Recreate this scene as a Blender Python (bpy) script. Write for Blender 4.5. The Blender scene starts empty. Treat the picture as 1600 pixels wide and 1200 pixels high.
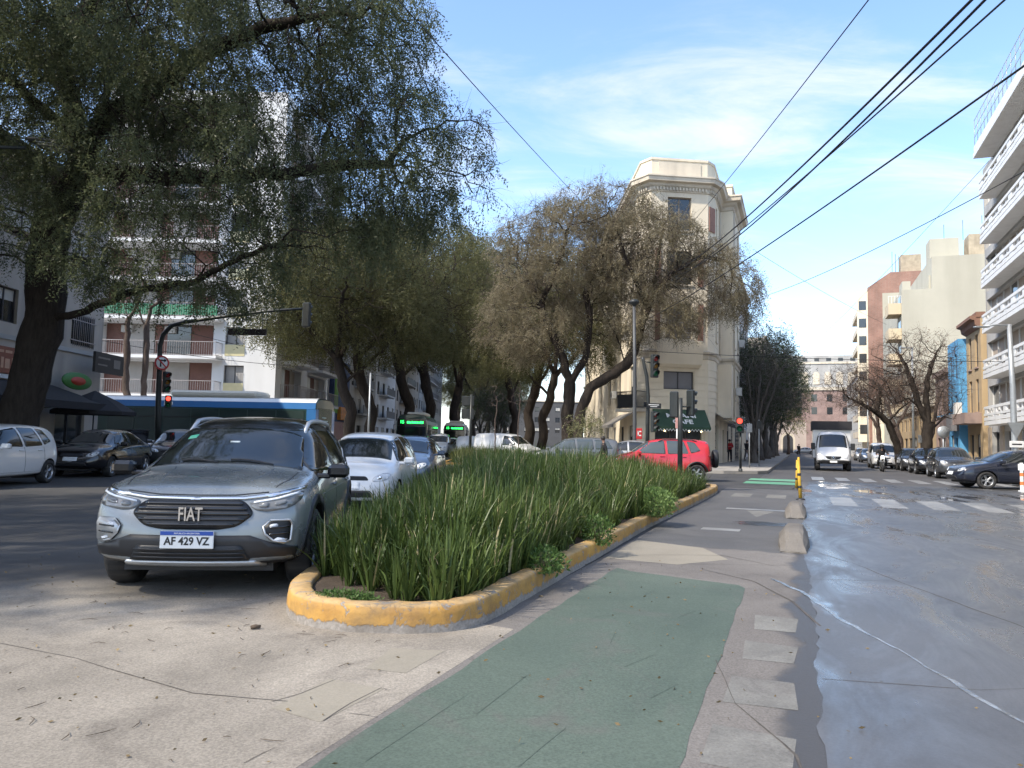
import bpy, bmesh, math, random
import numpy as np
from mathutils import Vector, Matrix
from mathutils.bvhtree import BVHTree

random.seed(7)
SC = bpy.context.scene
COL = SC.collection
R = math.radians

# ------------------------------------------------------------------ camera
CAM_H = 1.35
PITCH = math.atan(89.4 / 1200)
ROLL = math.atan(0.0224)
cd = bpy.data.cameras.new('camera')
cd.sensor_fit = 'HORIZONTAL'
cd.sensor_width = 36.0
cd.lens = 36.0 * 1200 / 1600
cd.clip_start = 0.05
cd.clip_end = 3000
cam = bpy.data.objects.new('camera', cd)
COL.objects.link(cam)
cam.matrix_world = Matrix.Translation((0, 0, CAM_H)) @ Matrix.Rotation(math.pi / 2 + PITCH, 4, 'X') @ Matrix.Rotation(ROLL, 4, 'Z')
SC.camera = cam

# ------------------------------------------------------------------ sun and sky
SUN_AZ = R(-125)     # measured from +Y towards +X
SUN_EL = R(47)
world = bpy.data.worlds.new('World')
SC.world = world
world.use_nodes = True
wn = world.node_tree.nodes
wl = world.node_tree.links
bg = wn['Background']
bg.inputs[1].default_value = 0.15
sky = wn.new('ShaderNodeTexSky')
sky.sky_type = 'NISHITA'
sky.sun_disc = False
sky.sun_elevation = SUN_EL
sky.sun_rotation = SUN_AZ
sky.altitude = 20
sky.air_density = 1.0
sky.dust_density = 0.8
sky.ozone_density = 3.2
# thin high cloud, laid out on a flat layer overhead
tc = wn.new('ShaderNodeTexCoord')
sx = wn.new('ShaderNodeSeparateXYZ'); wl.new(tc.outputs['Generated'], sx.inputs[0])
zz = wn.new('ShaderNodeMath'); zz.operation = 'MAXIMUM'; wl.new(sx.outputs[2], zz.inputs[0]); zz.inputs[1].default_value = 0.0
za = wn.new('ShaderNodeMath'); za.operation = 'ADD'; wl.new(zz.outputs[0], za.inputs[0]); za.inputs[1].default_value = 0.12
dx = wn.new('ShaderNodeMath'); dx.operation = 'DIVIDE'; wl.new(sx.outputs[0], dx.inputs[0]); wl.new(za.outputs[0], dx.inputs[1])
dy = wn.new('ShaderNodeMath'); dy.operation = 'DIVIDE'; wl.new(sx.outputs[1], dy.inputs[0]); wl.new(za.outputs[0], dy.inputs[1])
cx = wn.new('ShaderNodeCombineXYZ'); wl.new(dx.outputs[0], cx.inputs[0]); wl.new(dy.outputs[0], cx.inputs[1])
mp = wn.new('ShaderNodeMapping'); wl.new(cx.outputs[0], mp.inputs[0])
mp.inputs['Location'].default_value = (3.1, 1.7, 0)
mp.inputs['Rotation'].default_value = (0, 0, R(25))
mp.inputs['Scale'].default_value = (0.9, 1.9, 1)
n1 = wn.new('ShaderNodeTexNoise'); wl.new(mp.outputs[0], n1.inputs['Vector'])
n1.inputs['Scale'].default_value = 1.6; n1.inputs['Detail'].default_value = 9; n1.inputs['Roughness'].default_value = 0.62; n1.inputs['Distortion'].default_value = 0.5
n2 = wn.new('ShaderNodeTexNoise'); wl.new(mp.outputs[0], n2.inputs['Vector'])
n2.inputs['Scale'].default_value = 0.42; n2.inputs['Detail'].default_value = 3
mm = wn.new('ShaderNodeMath'); mm.operation = 'MULTIPLY'; wl.new(n1.outputs[0], mm.inputs[0]); wl.new(n2.outputs[0], mm.inputs[1])
rp = wn.new('ShaderNodeMapRange'); wl.new(mm.outputs[0], rp.inputs[0])
rp.inputs[1].default_value = 0.19; rp.inputs[2].default_value = 0.40; rp.inputs[3].default_value = 0.0; rp.inputs[4].default_value = 0.85
rp.interpolation_type = 'SMOOTHSTEP'
# the layer thickens with distance: a whitish band along the horizon, the same all round
hz = wn.new('ShaderNodeMapRange'); wl.new(sx.outputs[2], hz.inputs[0])
hz.inputs[1].default_value = 0.02; hz.inputs[2].default_value = 0.22; hz.inputs[3].default_value = 0.5; hz.inputs[4].default_value = 0.0
hz.interpolation_type = 'SMOOTHSTEP'
mxx = wn.new('ShaderNodeMath'); mxx.operation = 'MAXIMUM'; wl.new(rp.outputs[0], mxx.inputs[0]); wl.new(hz.outputs[0], mxx.inputs[1])
mix = wn.new('ShaderNodeMix'); mix.data_type = 'RGBA'
wl.new(mxx.outputs[0], mix.inputs[0]); wl.new(sky.outputs[0], mix.inputs[6]); mix.inputs[7].default_value = (3.05, 3.05, 3.1, 1)
wl.new(mix.outputs[2], bg.inputs[0])

sd = bpy.data.lights.new('sun', 'SUN')
sd.energy = 2.4
sd.angle = R(0.9)
sd.color = (1.0, 0.91, 0.77)
sun = bpy.data.objects.new('sun', sd)
COL.objects.link(sun)
sdir = Vector((math.sin(SUN_AZ) * math.cos(SUN_EL), math.cos(SUN_AZ) * math.cos(SUN_EL), math.sin(SUN_EL)))
sun.rotation_euler = sdir.to_track_quat('Z', 'Y').to_euler()
sun.location = sdir * 60

SC.view_settings.view_transform = 'Standard'
SC.view_settings.look = 'None'
SC.view_settings.gamma = 1
SC.view_settings.exposure = 1.38
SC.view_settings.use_curve_mapping = False
SC.cycles.max_bounces = 5
SC.cycles.diffuse_bounces = 2
SC.cycles.use_adaptive_sampling = True
SC.cycles.adaptive_threshold = 0.02
SC.cycles.glossy_bounces = 3
SC.cycles.transmission_bounces = 4
SC.cycles.transparent_max_bounces = 4

# ------------------------------------------------------------------ helpers
def ray(x, y):
    u0 = (x - 800) / 1200; v0 = (600 - y) / 1200
    c, s = math.cos(ROLL), math.sin(ROLL)
    u = u0 * c - v0 * s; v = u0 * s + v0 * c
    return (u, math.cos(PITCH) - v * math.sin(PITCH), math.sin(PITCH) + v * math.cos(PITCH))

def at(x, y, Y):
    r = ray(x, y); t = Y / r[1]
    return Vector((r[0] * t, Y, CAM_H + r[2] * t))

def gp(x, y, z=0.0):
    r = ray(x, y); t = (z - CAM_H) / r[2]
    return Vector((r[0] * t, r[1] * t, z))

SD = Vector((0.351, 0.936, 0)); SN = Vector((0.936, -0.351, 0))
STREET_ANG = math.atan2(0.936, 0.351)
def S(s, t, z=0.0):
    """a point s metres along the right-hand street, t metres to the right of its separator line"""
    return Vector((s * .351 + t * .936, s * .936 - t * .351, z))

def link(o, parent=None):
    COL.objects.link(o)
    if parent is not None:
        o.parent = parent
    return o

def thing(name, label, cat, loc=(0, 0, 0), rz=0.0, group=None):
    o = bpy.data.objects.new(name, None)
    o.empty_display_size = 0.2
    COL.objects.link(o)
    o.location = loc; o.rotation_euler = (0, 0, rz)
    o['label'] = label; o['category'] = cat
    if group: o['group'] = group
    return o

def tag(o, label, cat, group=None):
    o['label'] = label; o['category'] = cat
    if group: o['group'] = group
    return o

def copy_tree(o, parent=None):
    c = o.copy(); COL.objects.link(c)
    if parent is not None: c.parent = parent
    for ch in list(o.children):
        copy_tree(ch, c)
    return c

class MB:
    """collects geometry for ONE mesh object"""
    def __init__(s):
        s.v = []; s.f = []; s.sm = []
    def add(s, vs, fs, smooth=False):
        n = len(s.v)
        s.v.extend([tuple(p) for p in vs])
        s.f.extend([tuple(i + n for i in f) for f in fs])
        s.sm.extend([smooth] * len(fs))
        return s
    def box(s, c, size, rz=0.0, ry=0.0, rx=0.0):
        hx, hy, hz = size[0] / 2, size[1] / 2, size[2] / 2
        M = Matrix.Rotation(rz, 3, 'Z') @ Matrix.Rotation(ry, 3, 'Y') @ Matrix.Rotation(rx, 3, 'X')
        c = Vector(c)
        vs = [c + M @ Vector((a * hx, b * hy, d * hz)) for d in (-1, 1) for b in (-1, 1) for a in (-1, 1)]
        return s.add(vs, [(0, 2, 3, 1), (4, 5, 7, 6), (0, 1, 5, 4), (2, 6, 7, 3), (0, 4, 6, 2), (1, 3, 7, 5)])
    def bx(s, x0, x1, y0, y1, z0, z1):
        return s.box(((x0 + x1) / 2, (y0 + y1) / 2, (z0 + z1) / 2), (abs(x1 - x0), abs(y1 - y0), abs(z1 - z0)))
    def bbox(s, c, size, b=0.02, rz=0.0, ry=0.0, rx=0.0):
        """box with chamfered edges"""
        h = [q / 2 for q in size]
        b = min(b, min(h) * 0.8)
        M = Matrix.Rotation(rz, 3, 'Z') @ Matrix.Rotation(ry, 3, 'Y') @ Matrix.Rotation(rx, 3, 'X')
        c = Vector(c); idx = {}; vs = []
        for a in (-1, 1):
            for e in (-1, 1):
                for d in (-1, 1):
                    for ax in range(3):
                        p = [a * (h[0] - b), e * (h[1] - b), d * (h[2] - b)]
                        p[ax] = (a, e, d)[ax] * h[ax]
                        idx[(a, e, d, ax)] = len(vs); vs.append(c + M @ Vector(p))
        fs = []
        for ax in range(3):
            for sg in (-1, 1):
                o = [q for q in range(3) if q != ax]
                loop = []
                for (q, w) in ((-1, -1), (1, -1), (1, 1), (-1, 1)):
                    k = [0, 0, 0]; k[ax] = sg; k[o[0]] = q; k[o[1]] = w
                    loop.append(idx[(k[0], k[1], k[2], ax)])
                fs.append(loop)
        for a1 in range(3):
            for a2 in range(a1 + 1, 3):
                o = 3 - a1 - a2
                for s1 in (-1, 1):
                    for s2 in (-1, 1):
                        q = []
                        for (ax, w) in ((a1, -1), (a1, 1), (a2, 1), (a2, -1)):
                            k = [0, 0, 0]; k[a1] = s1; k[a2] = s2; k[o] = w
                            q.append(idx[(k[0], k[1], k[2], ax)])
                        fs.append(q)
        for a in (-1, 1):
            for e in (-1, 1):
                for d in (-1, 1):
                    fs.append([idx[(a, e, d, ax)] for ax in range(3)])
        return s.add(vs, fs)
    def tube(s, pts, rad, n=8, cap=True, smooth=True):
        pts = [Vector(p) for p in pts]
        if not hasattr(rad, '__len__'): rad = [rad] * len(pts)
        vs = []; fs = []
        up = None
        for i, p in enumerate(pts):
            a = pts[max(0, i - 1)]; b = pts[min(len(pts) - 1, i + 1)]
            d = (b - a)
            d = d.normalized() if d.length > 1e-9 else Vector((0, 0, 1))
            if up is None:
                up = d.orthogonal().normalized()
            up = (up - d * up.dot(d))
            up = up.normalized() if up.length > 1e-6 else d.orthogonal().normalized()
            w = d.cross(up)
            for k in range(n):
                t = 2 * math.pi * k / n
                vs.append(p + (up * math.cos(t) + w * math.sin(t)) * rad[i])
        for i in range(len(pts) - 1):
            for k in range(n):
                a = i * n + k; b = i * n + (k + 1) % n
                fs.append((a, b, b + n, a + n))
        s.add(vs, fs, smooth)
        if cap:
            m = len(s.v) - len(vs)
            s.f.append(tuple(m + k for k in reversed(range(n)))); s.sm.append(False)
            e = m + (len(pts) - 1) * n
            s.f.append(tuple(e + k for k in range(n))); s.sm.append(False)
        return s
    def lathe(s, prof, n=24, M=None, smooth=True, close=False):
        """prof: (r, z) pairs turned about z; M places it"""
        vs = []
        for (r, z) in prof:
            for k in range(n):
                t = 2 * math.pi * k / n
                p = Vector((r * math.cos(t), r * math.sin(t), z))
                vs.append(M @ p if M is not None else p)
        fs = []
        m = len(prof)
        for i in range(m if close else m - 1):
            j = (i + 1) % m
            for k in range(n):
                a = i * n + k; b = i * n + (k + 1) % n
                c = j * n + (k + 1) % n; d = j * n + k
                fs.append((a, b, c, d))
        return s.add(vs, fs, smooth)
    def prism(s, poly, z0, z1):
        n = len(poly)
        vs = [(p[0], p[1], z0) for p in poly] + [(p[0], p[1], z1) for p in poly]
        fs = [tuple(reversed(range(n))), tuple(range(n, 2 * n))]
        fs += [(i, (i + 1) % n, n + (i + 1) % n, n + i) for i in range(n)]
        return s.add(vs, fs)
    def prism_m(s, poly, d0, d1, M):
        """poly in the local xy plane, thickness along local z, placed by M"""
        n = len(poly)
        vs = [M @ Vector((p[0], p[1], d0)) for p in poly] + [M @ Vector((p[0], p[1], d1)) for p in poly]
        fs = [tuple(reversed(range(n))), tuple(range(n, 2 * n))]
        fs += [(i, (i + 1) % n, n + (i + 1) % n, n + i) for i in range(n)]
        return s.add(vs, fs)
    def quad(s, a, b, c, d):
        return s.add([a, b, c, d], [(0, 1, 2, 3)])
    def mesh(s, name):
        me = bpy.data.meshes.new(name)
        me.from_pydata(s.v, [], s.f)
        me.polygons.foreach_set('use_smooth', s.sm)
        me.update()
        bm = bmesh.new(); bm.from_mesh(me)
        bmesh.ops.recalc_face_normals(bm, faces=bm.faces)
        bm.to_mesh(me); bm.free()
        return me
    def build(s, name, mat, parent=None, recalc=True):
        if recalc:
            me = s.mesh(name)
        else:
            me = bpy.data.meshes.new(name); me.from_pydata(s.v, [], s.f)
            me.polygons.foreach_set('use_smooth', s.sm); me.update()
        if mat is not None: me.materials.append(mat)
        o = bpy.data.objects.new(name, me)
        return link(o, parent)

def np_mesh(name, V, F, mat, parent=None, rnd=None, smooth=False):
    """V (n,3) float, F (m,k) int: a mesh object straight from arrays"""
    V = np.ascontiguousarray(V, dtype=np.float32); F = np.ascontiguousarray(F, dtype=np.int32)
    me = bpy.data.meshes.new(name)
    m, k = F.shape
    me.vertices.add(len(V)); me.vertices.foreach_set('co', V.ravel())
    me.loops.add(m * k); me.loops.foreach_set('vertex_index', F.ravel())
    me.polygons.add(m); me.polygons.foreach_set('loop_start', np.arange(0, m * k, k, dtype=np.int32))
    if smooth: me.polygons.foreach_set('use_smooth', np.ones(m, dtype=bool))
    me.update(calc_edges=True)
    if rnd is not None:
        a = me.attributes.new('rnd', 'FLOAT', 'FACE')
        a.data.foreach_set('value', np.ascontiguousarray(rnd, dtype=np.float32))
    me.materials.append(mat)
    o = bpy.data.objects.new(name, me)
    return link(o, parent)

def struct(o):
    o['kind'] = 'structure'; return o

def text_obj(body, size, mat, parent, M, name='lettering', extrude=0.004, sx=1.0, bold=0.0, align='CENTER'):
    cu = bpy.data.curves.new('t', 'FONT')
    cu.body = body; cu.size = size; cu.extrude = extrude; cu.offset = bold
    cu.align_x = align; cu.align_y = 'CENTER'; cu.resolution_u = 3
    o = bpy.data.objects.new('t', cu); COL.objects.link(o)
    dg = bpy.context.evaluated_depsgraph_get()
    me = bpy.data.meshes.new_from_object(o.evaluated_get(dg))
    bpy.data.objects.remove(o)
    me.transform(M @ Matrix.Diagonal((sx, 1, 1, 1)))
    me.materials.clear(); me.materials.append(mat)
    me.name = name
    r = bpy.data.objects.new(name, me)
    return link(r, parent)

def frame_m(o, xa, ya):
    """4x4 with local x along xa, local y along ya, origin o"""
    xa = Vector(xa).normalized(); ya = Vector(ya).normalized(); za = xa.cross(ya)
    return Matrix(((xa.x, ya.x, za.x, o[0]), (xa.y, ya.y, za.y, o[1]), (xa.z, ya.z, za.z, o[2]), (0, 0, 0, 1)))

# ------------------------------------------------------------------ materials
def new_mat(name):
    m = bpy.data.materials.new(name); m.use_nodes = True
    return m, m.node_tree.nodes, m.node_tree.links, m.node_tree.nodes['Principled BSDF']

_mats = {}
def pm(name, col, rough=0.6, var=0.15, scale=4.0, bump=0.0, bscale=None, metal=0.0, coat=0.0, dirt=None, dirt_amt=0.0, spec=0.5, detail=6):
    """plain procedural surface: colour with two octaves of mottling, roughness variation and fine relief"""
    if name in _mats: return _mats[name]
    m, n, l, b = new_mat(name)
    t = n.new('ShaderNodeTexCoord')
    no = n.new('ShaderNodeTexNoise'); l.new(t.outputs['Object'], no.inputs['Vector'])
    no.inputs['Scale'].default_value = scale; no.inputs['Detail'].default_value = detail; no.inputs['Roughness'].default_value = 0.6
    r = n.new('ShaderNodeMapRange'); l.new(no.outputs[0], r.inputs[0])
    r.inputs[1].default_value = 0.25; r.inputs[2].default_value = 0.75; r.inputs[3].default_value = 1 - var; r.inputs[4].default_value = 1 + var
    mu = n.new('ShaderNodeVectorMath'); mu.operation = 'SCALE'; mu.inputs[0].default_value = col[:3]; l.new(r.outputs[0], mu.inputs['Scale'])
    out = mu.outputs[0]
    if dirt is not None:
        ms = n.new('ShaderNodeMapping'); l.new(t.outputs['Object'], ms.inputs[0]); ms.inputs['Scale'].default_value = (1, 1, .14)   # grime runs down
        n3 = n.new('ShaderNodeTexNoise'); l.new(ms.outputs[0], n3.inputs['Vector'])
        n3.inputs['Scale'].default_value = scale * 0.9; n3.inputs['Detail'].default_value = 8
        r3 = n.new('ShaderNodeMapRange'); l.new(n3.outputs[0], r3.inputs[0])
        r3.inputs[1].default_value = 0.48; r3.inputs[2].default_value = 0.7; r3.inputs[3].default_value = 0; r3.inputs[4].default_value = dirt_amt
        mx = n.new('ShaderNodeMix'); mx.data_type = 'RGBA'
        l.new(r3.outputs[0], mx.inputs[0]); l.new(out, mx.inputs[6]); mx.inputs[7].default_value = (*dirt, 1)
        out = mx.outputs[2]
    l.new(out, b.inputs['Base Color'])
    rr = n.new('ShaderNodeMapRange'); l.new(no.outputs[0], rr.inputs[0])
    rr.inputs[3].default_value = max(0.02, rough - 0.08); rr.inputs[4].default_value = min(1, rough + 0.08)
    l.new(rr.outputs[0], b.inputs['Roughness'])
    b.inputs['Metallic'].default_value = metal
    b.inputs['Coat Weight'].default_value = coat
    b.inputs['Coat Roughness'].default_value = 0.04
    b.inputs['Specular IOR Level'].default_value = spec
    if bump > 0:
        nb = n.new('ShaderNodeTexNoise'); l.new(t.outputs['Object'], nb.inputs['Vector'])
        nb.inputs['Scale'].default_value = bscale or scale * 6; nb.inputs['Detail'].default_value = 5
        bp = n.new('ShaderNodeBump'); bp.inputs['Strength'].default_value = bump; bp.inputs['Distance'].default_value = 0.02
        l.new(nb.outputs[0], bp.inputs['Height']); l.new(bp.outputs[0], b.inputs['Normal'])
    _mats[name] = m
    return m

def paint(name, col, metal=0.0, rough=0.32):
    return pm('paint_' + name, col, rough=rough, var=0.04, scale=1.5, metal=metal, coat=0.8, dirt=(0.12, 0.11, 0.1), dirt_amt=0.03)

def glass(name, col=(0.012, 0.015, 0.016), rough=0.04):
    if name in _mats: return _mats[name]
    m, n, l, b = new_mat(name)
    t = n.new('ShaderNodeTexCoord')
    no = n.new('ShaderNodeTexNoise'); l.new(t.outputs['Object'], no.inputs['Vector']); no.inputs['Scale'].default_value = 2.5; no.inputs['Detail'].default_value = 5
    r = n.new('ShaderNodeMapRange'); l.new(no.outputs[0], r.inputs[0]); r.inputs[3].default_value = rough * 0.5; r.inputs[4].default_value = rough * 1.7
    l.new(r.outputs[0], b.inputs['Roughness'])
    b.inputs['Base Color'].default_value = (*col, 1)
    b.inputs['IOR'].default_value = 1.52
    b.inputs['Specular IOR Level'].default_value = 0.85
    _mats[name] = m
    return m

def emit(name, col, strength):
    if name in _mats: return _mats[name]
    m, n, l, b = new_mat(name)
    b.inputs['Base Color'].default_value = (*[c * 0.3 for c in col], 1)
    b.inputs['Emission Color'].default_value = (*col, 1)
    b.inputs['Emission Strength'].default_value = strength
    _mats[name] = m
    return m

def leaf_mat(name, c1, c2, trans=0.35, rough=0.55, clump=0.5):
    if name in _mats: return _mats[name]
    m, n, l, b = new_mat(name)
    a = n.new('ShaderNodeAttribute'); a.attribute_name = 'rnd'
    t = n.new('ShaderNodeTexCoord')
    no = n.new('ShaderNodeTexNoise'); l.new(t.outputs['Object'], no.inputs['Vector']); no.inputs['Scale'].default_value = clump; no.inputs['Detail'].default_value = 3
    ad = n.new('ShaderNodeMath'); ad.operation = 'MULTIPLY_ADD'; l.new(a.outputs['Fac'], ad.inputs[0]); ad.inputs[1].default_value = 0.55
    sb = n.new('ShaderNodeMath'); sb.operation = 'MULTIPLY_ADD'; l.new(no.outputs[0], sb.inputs[0]); sb.inputs[1].default_value = 1.5; sb.inputs[2].default_value = -0.52
    l.new(sb.outputs[0], ad.inputs[2])
    mx = n.new('ShaderNodeMix'); mx.data_type = 'RGBA'; mx.clamp_factor = True
    l.new(ad.outputs[0], mx.inputs[0]); mx.inputs[6].default_value = (*c1, 1); mx.inputs[7].default_value = (*c2, 1)
    l.new(mx.outputs[2], b.inputs['Base Color'])
    b.inputs['Roughness'].default_value = rough
    b.inputs['Specular IOR Level'].default_value = 0.3
    tr = n.new('ShaderNodeBsdfTranslucent'); l.new(mx.outputs[2], tr.inputs['Color'])
    ms = n.new('ShaderNodeMixShader'); ms.inputs[0].default_value = trans
    l.new(b.outputs[0], ms.inputs[1]); l.new(tr.outputs[0], ms.inputs[2])
    l.new(ms.outputs[0], n['Material Output'].inputs['Surface'])
    _mats[name] = m
    return m

M_GLASS = glass('car_glass')
M_BLACK = pm('black_plastic', (0.018, 0.018, 0.02), 0.5, 0.1, 6, bump=0.05, bscale=150)
M_GLOSSB = pm('gloss_black', (0.010, 0.010, 0.012), 0.15, 0.05, 3, coat=0.5)
M_RUBBER = pm('rubber', (0.02, 0.02, 0.021), 0.8, 0.2, 12, bump=0.15, dirt=(0.09, 0.08, 0.07), dirt_amt=0.5)
M_CHROME = pm('chrome', (0.75, 0.76, 0.78), 0.12, 0.03, 4, metal=1.0)
M_ALLOY = pm('alloy', (0.45, 0.46, 0.48), 0.3, 0.06, 6, metal=0.85, dirt=(0.1, 0.09, 0.08), dirt_amt=0.3)
M_STEEL = pm('galvanised_steel', (0.36, 0.38, 0.39), 0.45, 0.12, 3, metal=0.5, dirt=(0.16, 0.14, 0.12), dirt_amt=0.35)
M_DARKSTEEL = pm('dark_painted_steel', (0.022, 0.026, 0.026), 0.45, 0.2, 3, dirt=(0.1, 0.09, 0.08), dirt_amt=0.25)
M_LAMP = pm('lamp_lens', (0.55, 0.57, 0.6), 0.08, 0.1, 14, coat=1.0)
M_LAMPDK = pm('smoked_lamp_lens', (0.13, 0.135, 0.14), 0.08, 0.35, 18, coat=1.0)
M_TAIL = pm('red_lens', (0.35, 0.012, 0.012), 0.12, 0.2, 20, coat=1.0)
M_AMBER = pm('amber_lens', (0.6, 0.2, 0.02), 0.15, 0.1, 10, coat=1.0)
M_WHITE = pm('white_enamel', (0.78, 0.78, 0.76), 0.4, 0.05, 3)
M_PLATE = pm('plate_white', (0.72, 0.73, 0.73), 0.35, 0.04, 5)
M_PLATEBLUE = pm('plate_blue', (0.02, 0.07, 0.33), 0.35, 0.04, 5)
M_INK = pm('black_ink', (0.015, 0.015, 0.017), 0.5, 0.05, 5)
M_SKIN = pm('skin', (0.42, 0.25, 0.18), 0.55, 0.08, 10)
M_HAIR = pm('dark_hair', (0.02, 0.015, 0.012), 0.6, 0.2, 30)
# ------------------------------------------------------------------ ground materials
def ground_mat(name, c_lo, c_hi, rough=0.85, speck=0.12, stain=(0.06, 0.055, 0.05), stain_amt=0.45, crack=0.0, crack_scale=0.35, bump=0.25, big=0.35):
    m, n, l, b = new_mat(name)
    t = n.new('ShaderNodeTexCoord')
    def noise(scale, detail, rough_=0.6, dist=0.0):
        q = n.new('ShaderNodeTexNoise'); l.new(t.outputs['Object'], q.inputs['Vector'])
        q.inputs['Scale'].default_value = scale; q.inputs['Detail'].default_value = detail; q.inputs['Roughness'].default_value = rough_; q.inputs['Distortion'].default_value = dist
        return q.outputs[0]
    def rng(src, a, b_, c, d):
        q = n.new('ShaderNodeMapRange'); l.new(src, q.inputs[0])
        for i, v in enumerate((a, b_, c, d)): q.inputs[i + 1].default_value = v
        return q.outputs[0]
    big_n = noise(big, 8, 0.65, 0.6)
    mx = n.new('ShaderNodeMix'); mx.data_type = 'RGBA'
    l.new(rng(big_n, 0.32, 0.68, 0, 1), mx.inputs[0]); mx.inputs[6].default_value = (*c_lo, 1); mx.inputs[7].default_value = (*c_hi, 1)
    out = mx.outputs[2]
    st = n.new('ShaderNodeMix'); st.data_type = 'RGBA'
    l.new(rng(noise(1.1, 9, 0.7, 1.2), 0.52, 0.74, 0, stain_amt), st.inputs[0]); l.new(out, st.inputs[6]); st.inputs[7].default_value = (*stain, 1)
    out = st.outputs[2]
    fine = noise(70, 3, 0.7)
    sp = n.new('ShaderNodeVectorMath'); sp.operation = 'SCALE'; l.new(out, sp.inputs[0]); l.new(rng(fine, 0.3, 0.7, 1 - speck, 1 + speck), sp.inputs['Scale'])
    out = sp.outputs[0]
    if crack > 0:
        vo = n.new('ShaderNodeTexVoronoi'); vo.feature = 'DISTANCE_TO_EDGE'; vo.inputs['Scale'].default_value = crack_scale
        dm = n.new('ShaderNodeMix'); dm.data_type = 'VECTOR'; dm.inputs[0].default_value = 0.12
        nn = n.new('ShaderNodeTexNoise'); l.new(t.outputs['Object'], nn.inputs['Vector']); nn.inputs['Scale'].default_value = 2.2; nn.inputs['Detail'].default_value = 6
        l.new(t.outputs['Object'], dm.inputs[4]); l.new(nn.outputs[1], dm.inputs[5]); l.new(dm.outputs[1], vo.inputs['Vector'])
        gate = rng(noise(0.5, 2), 0.45, 0.6, 0, 1)
        cr = rng(vo.outputs[0], 0.0, 0.006, crack, 0)
        gm = n.new('ShaderNodeMath'); gm.operation = 'MULTIPLY'; l.new(gate, gm.inputs[0]); l.new(cr, gm.inputs[1])
        cm = n.new('ShaderNodeMix'); cm.data_type = 'RGBA'; l.new(gm.outputs[0], cm.inputs[0]); l.new(out, cm.inputs[6]); cm.inputs[7].default_value = (0.03, 0.028, 0.025, 1)
        out = cm.outputs[2]
    l.new(out, b.inputs['Base Color'])
    l.new(rng(big_n, 0, 1, rough - 0.1, min(1, rough + 0.1)), b.inputs['Roughness'])
    b.inputs['Specular IOR Level'].default_value = 0.35
    bp = n.new('ShaderNodeBump'); bp.inputs['Strength'].default_value = bump; bp.inputs['Distance'].default_value = 0.01
    l.new(noise(45, 6, 0.75), bp.inputs['Height']); l.new(bp.outputs[0], b.inputs['Normal'])
    return m

M_ASPHALT = ground_mat('asphalt', (0.040, 0.040, 0.042), (0.075, 0.073, 0.072), 0.85, 0.22, (0.02, 0.02, 0.02), 0.5, 0.6, 0.3)
M_APRON = ground_mat('old_concrete', (0.30, 0.27, 0.235), (0.47, 0.43, 0.375), 0.88, 0.16, (0.13, 0.115, 0.10), 0.55, 0.8, 0.16, 0.35)
M_BIKE = ground_mat('patched_asphalt', (0.135, 0.122, 0.113), (0.20, 0.185, 0.17), 0.85, 0.2, (0.06, 0.055, 0.05), 0.5, 0.8, 0.22)
M_GREEN = ground_mat('green_lane_paint', (0.056, 0.078, 0.063), (0.104, 0.132, 0.106), 0.75, 0.26, (0.105, 0.106, 0.094), 1.0, 0.35, 0.5, 0.15)
M_GREEN2 = ground_mat('fresh_green_paint', (0.09, 0.26, 0.16), (0.15, 0.36, 0.23), 0.7, 0.12, (0.12, 0.14, 0.12), 0.9)
M_PAVE = ground_mat('paving', (0.26, 0.24, 0.22), (0.36, 0.335, 0.30), 0.85, 0.1, (0.12, 0.11, 0.10), 0.4, 0.3, 0.9)
M_ROADPAINT = ground_mat('worn_white_paint', (0.14, 0.14, 0.14), (0.31, 0.305, 0.29), 0.4, 0.18, (0.12, 0.118, 0.115), 1.0, 0, 1, 0.15, 1.2)
M_BLOCKPAINT = ground_mat('ghost_white_paint', (0.125, 0.12, 0.11), (0.20, 0.195, 0.178), 0.8, 0.2, (0.11, 0.10, 0.095), 0.95, 0, 1, 0.2, 2.5)
M_KERBGREY = ground_mat('kerb_concrete', (0.24, 0.225, 0.205), (0.36, 0.34, 0.31), 0.85, 0.15)
M_SOIL = ground_mat('soil', (0.045, 0.033, 0.024), (0.085, 0.065, 0.048), 0.95, 0.4, (0.03, 0.022, 0.016), 0.6, 0, 1, 0.9, 2.0)
M_JOINT = pm('crack_dirt', (0.075, 0.066, 0.058), 0.9, 0.4, 8)

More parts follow.
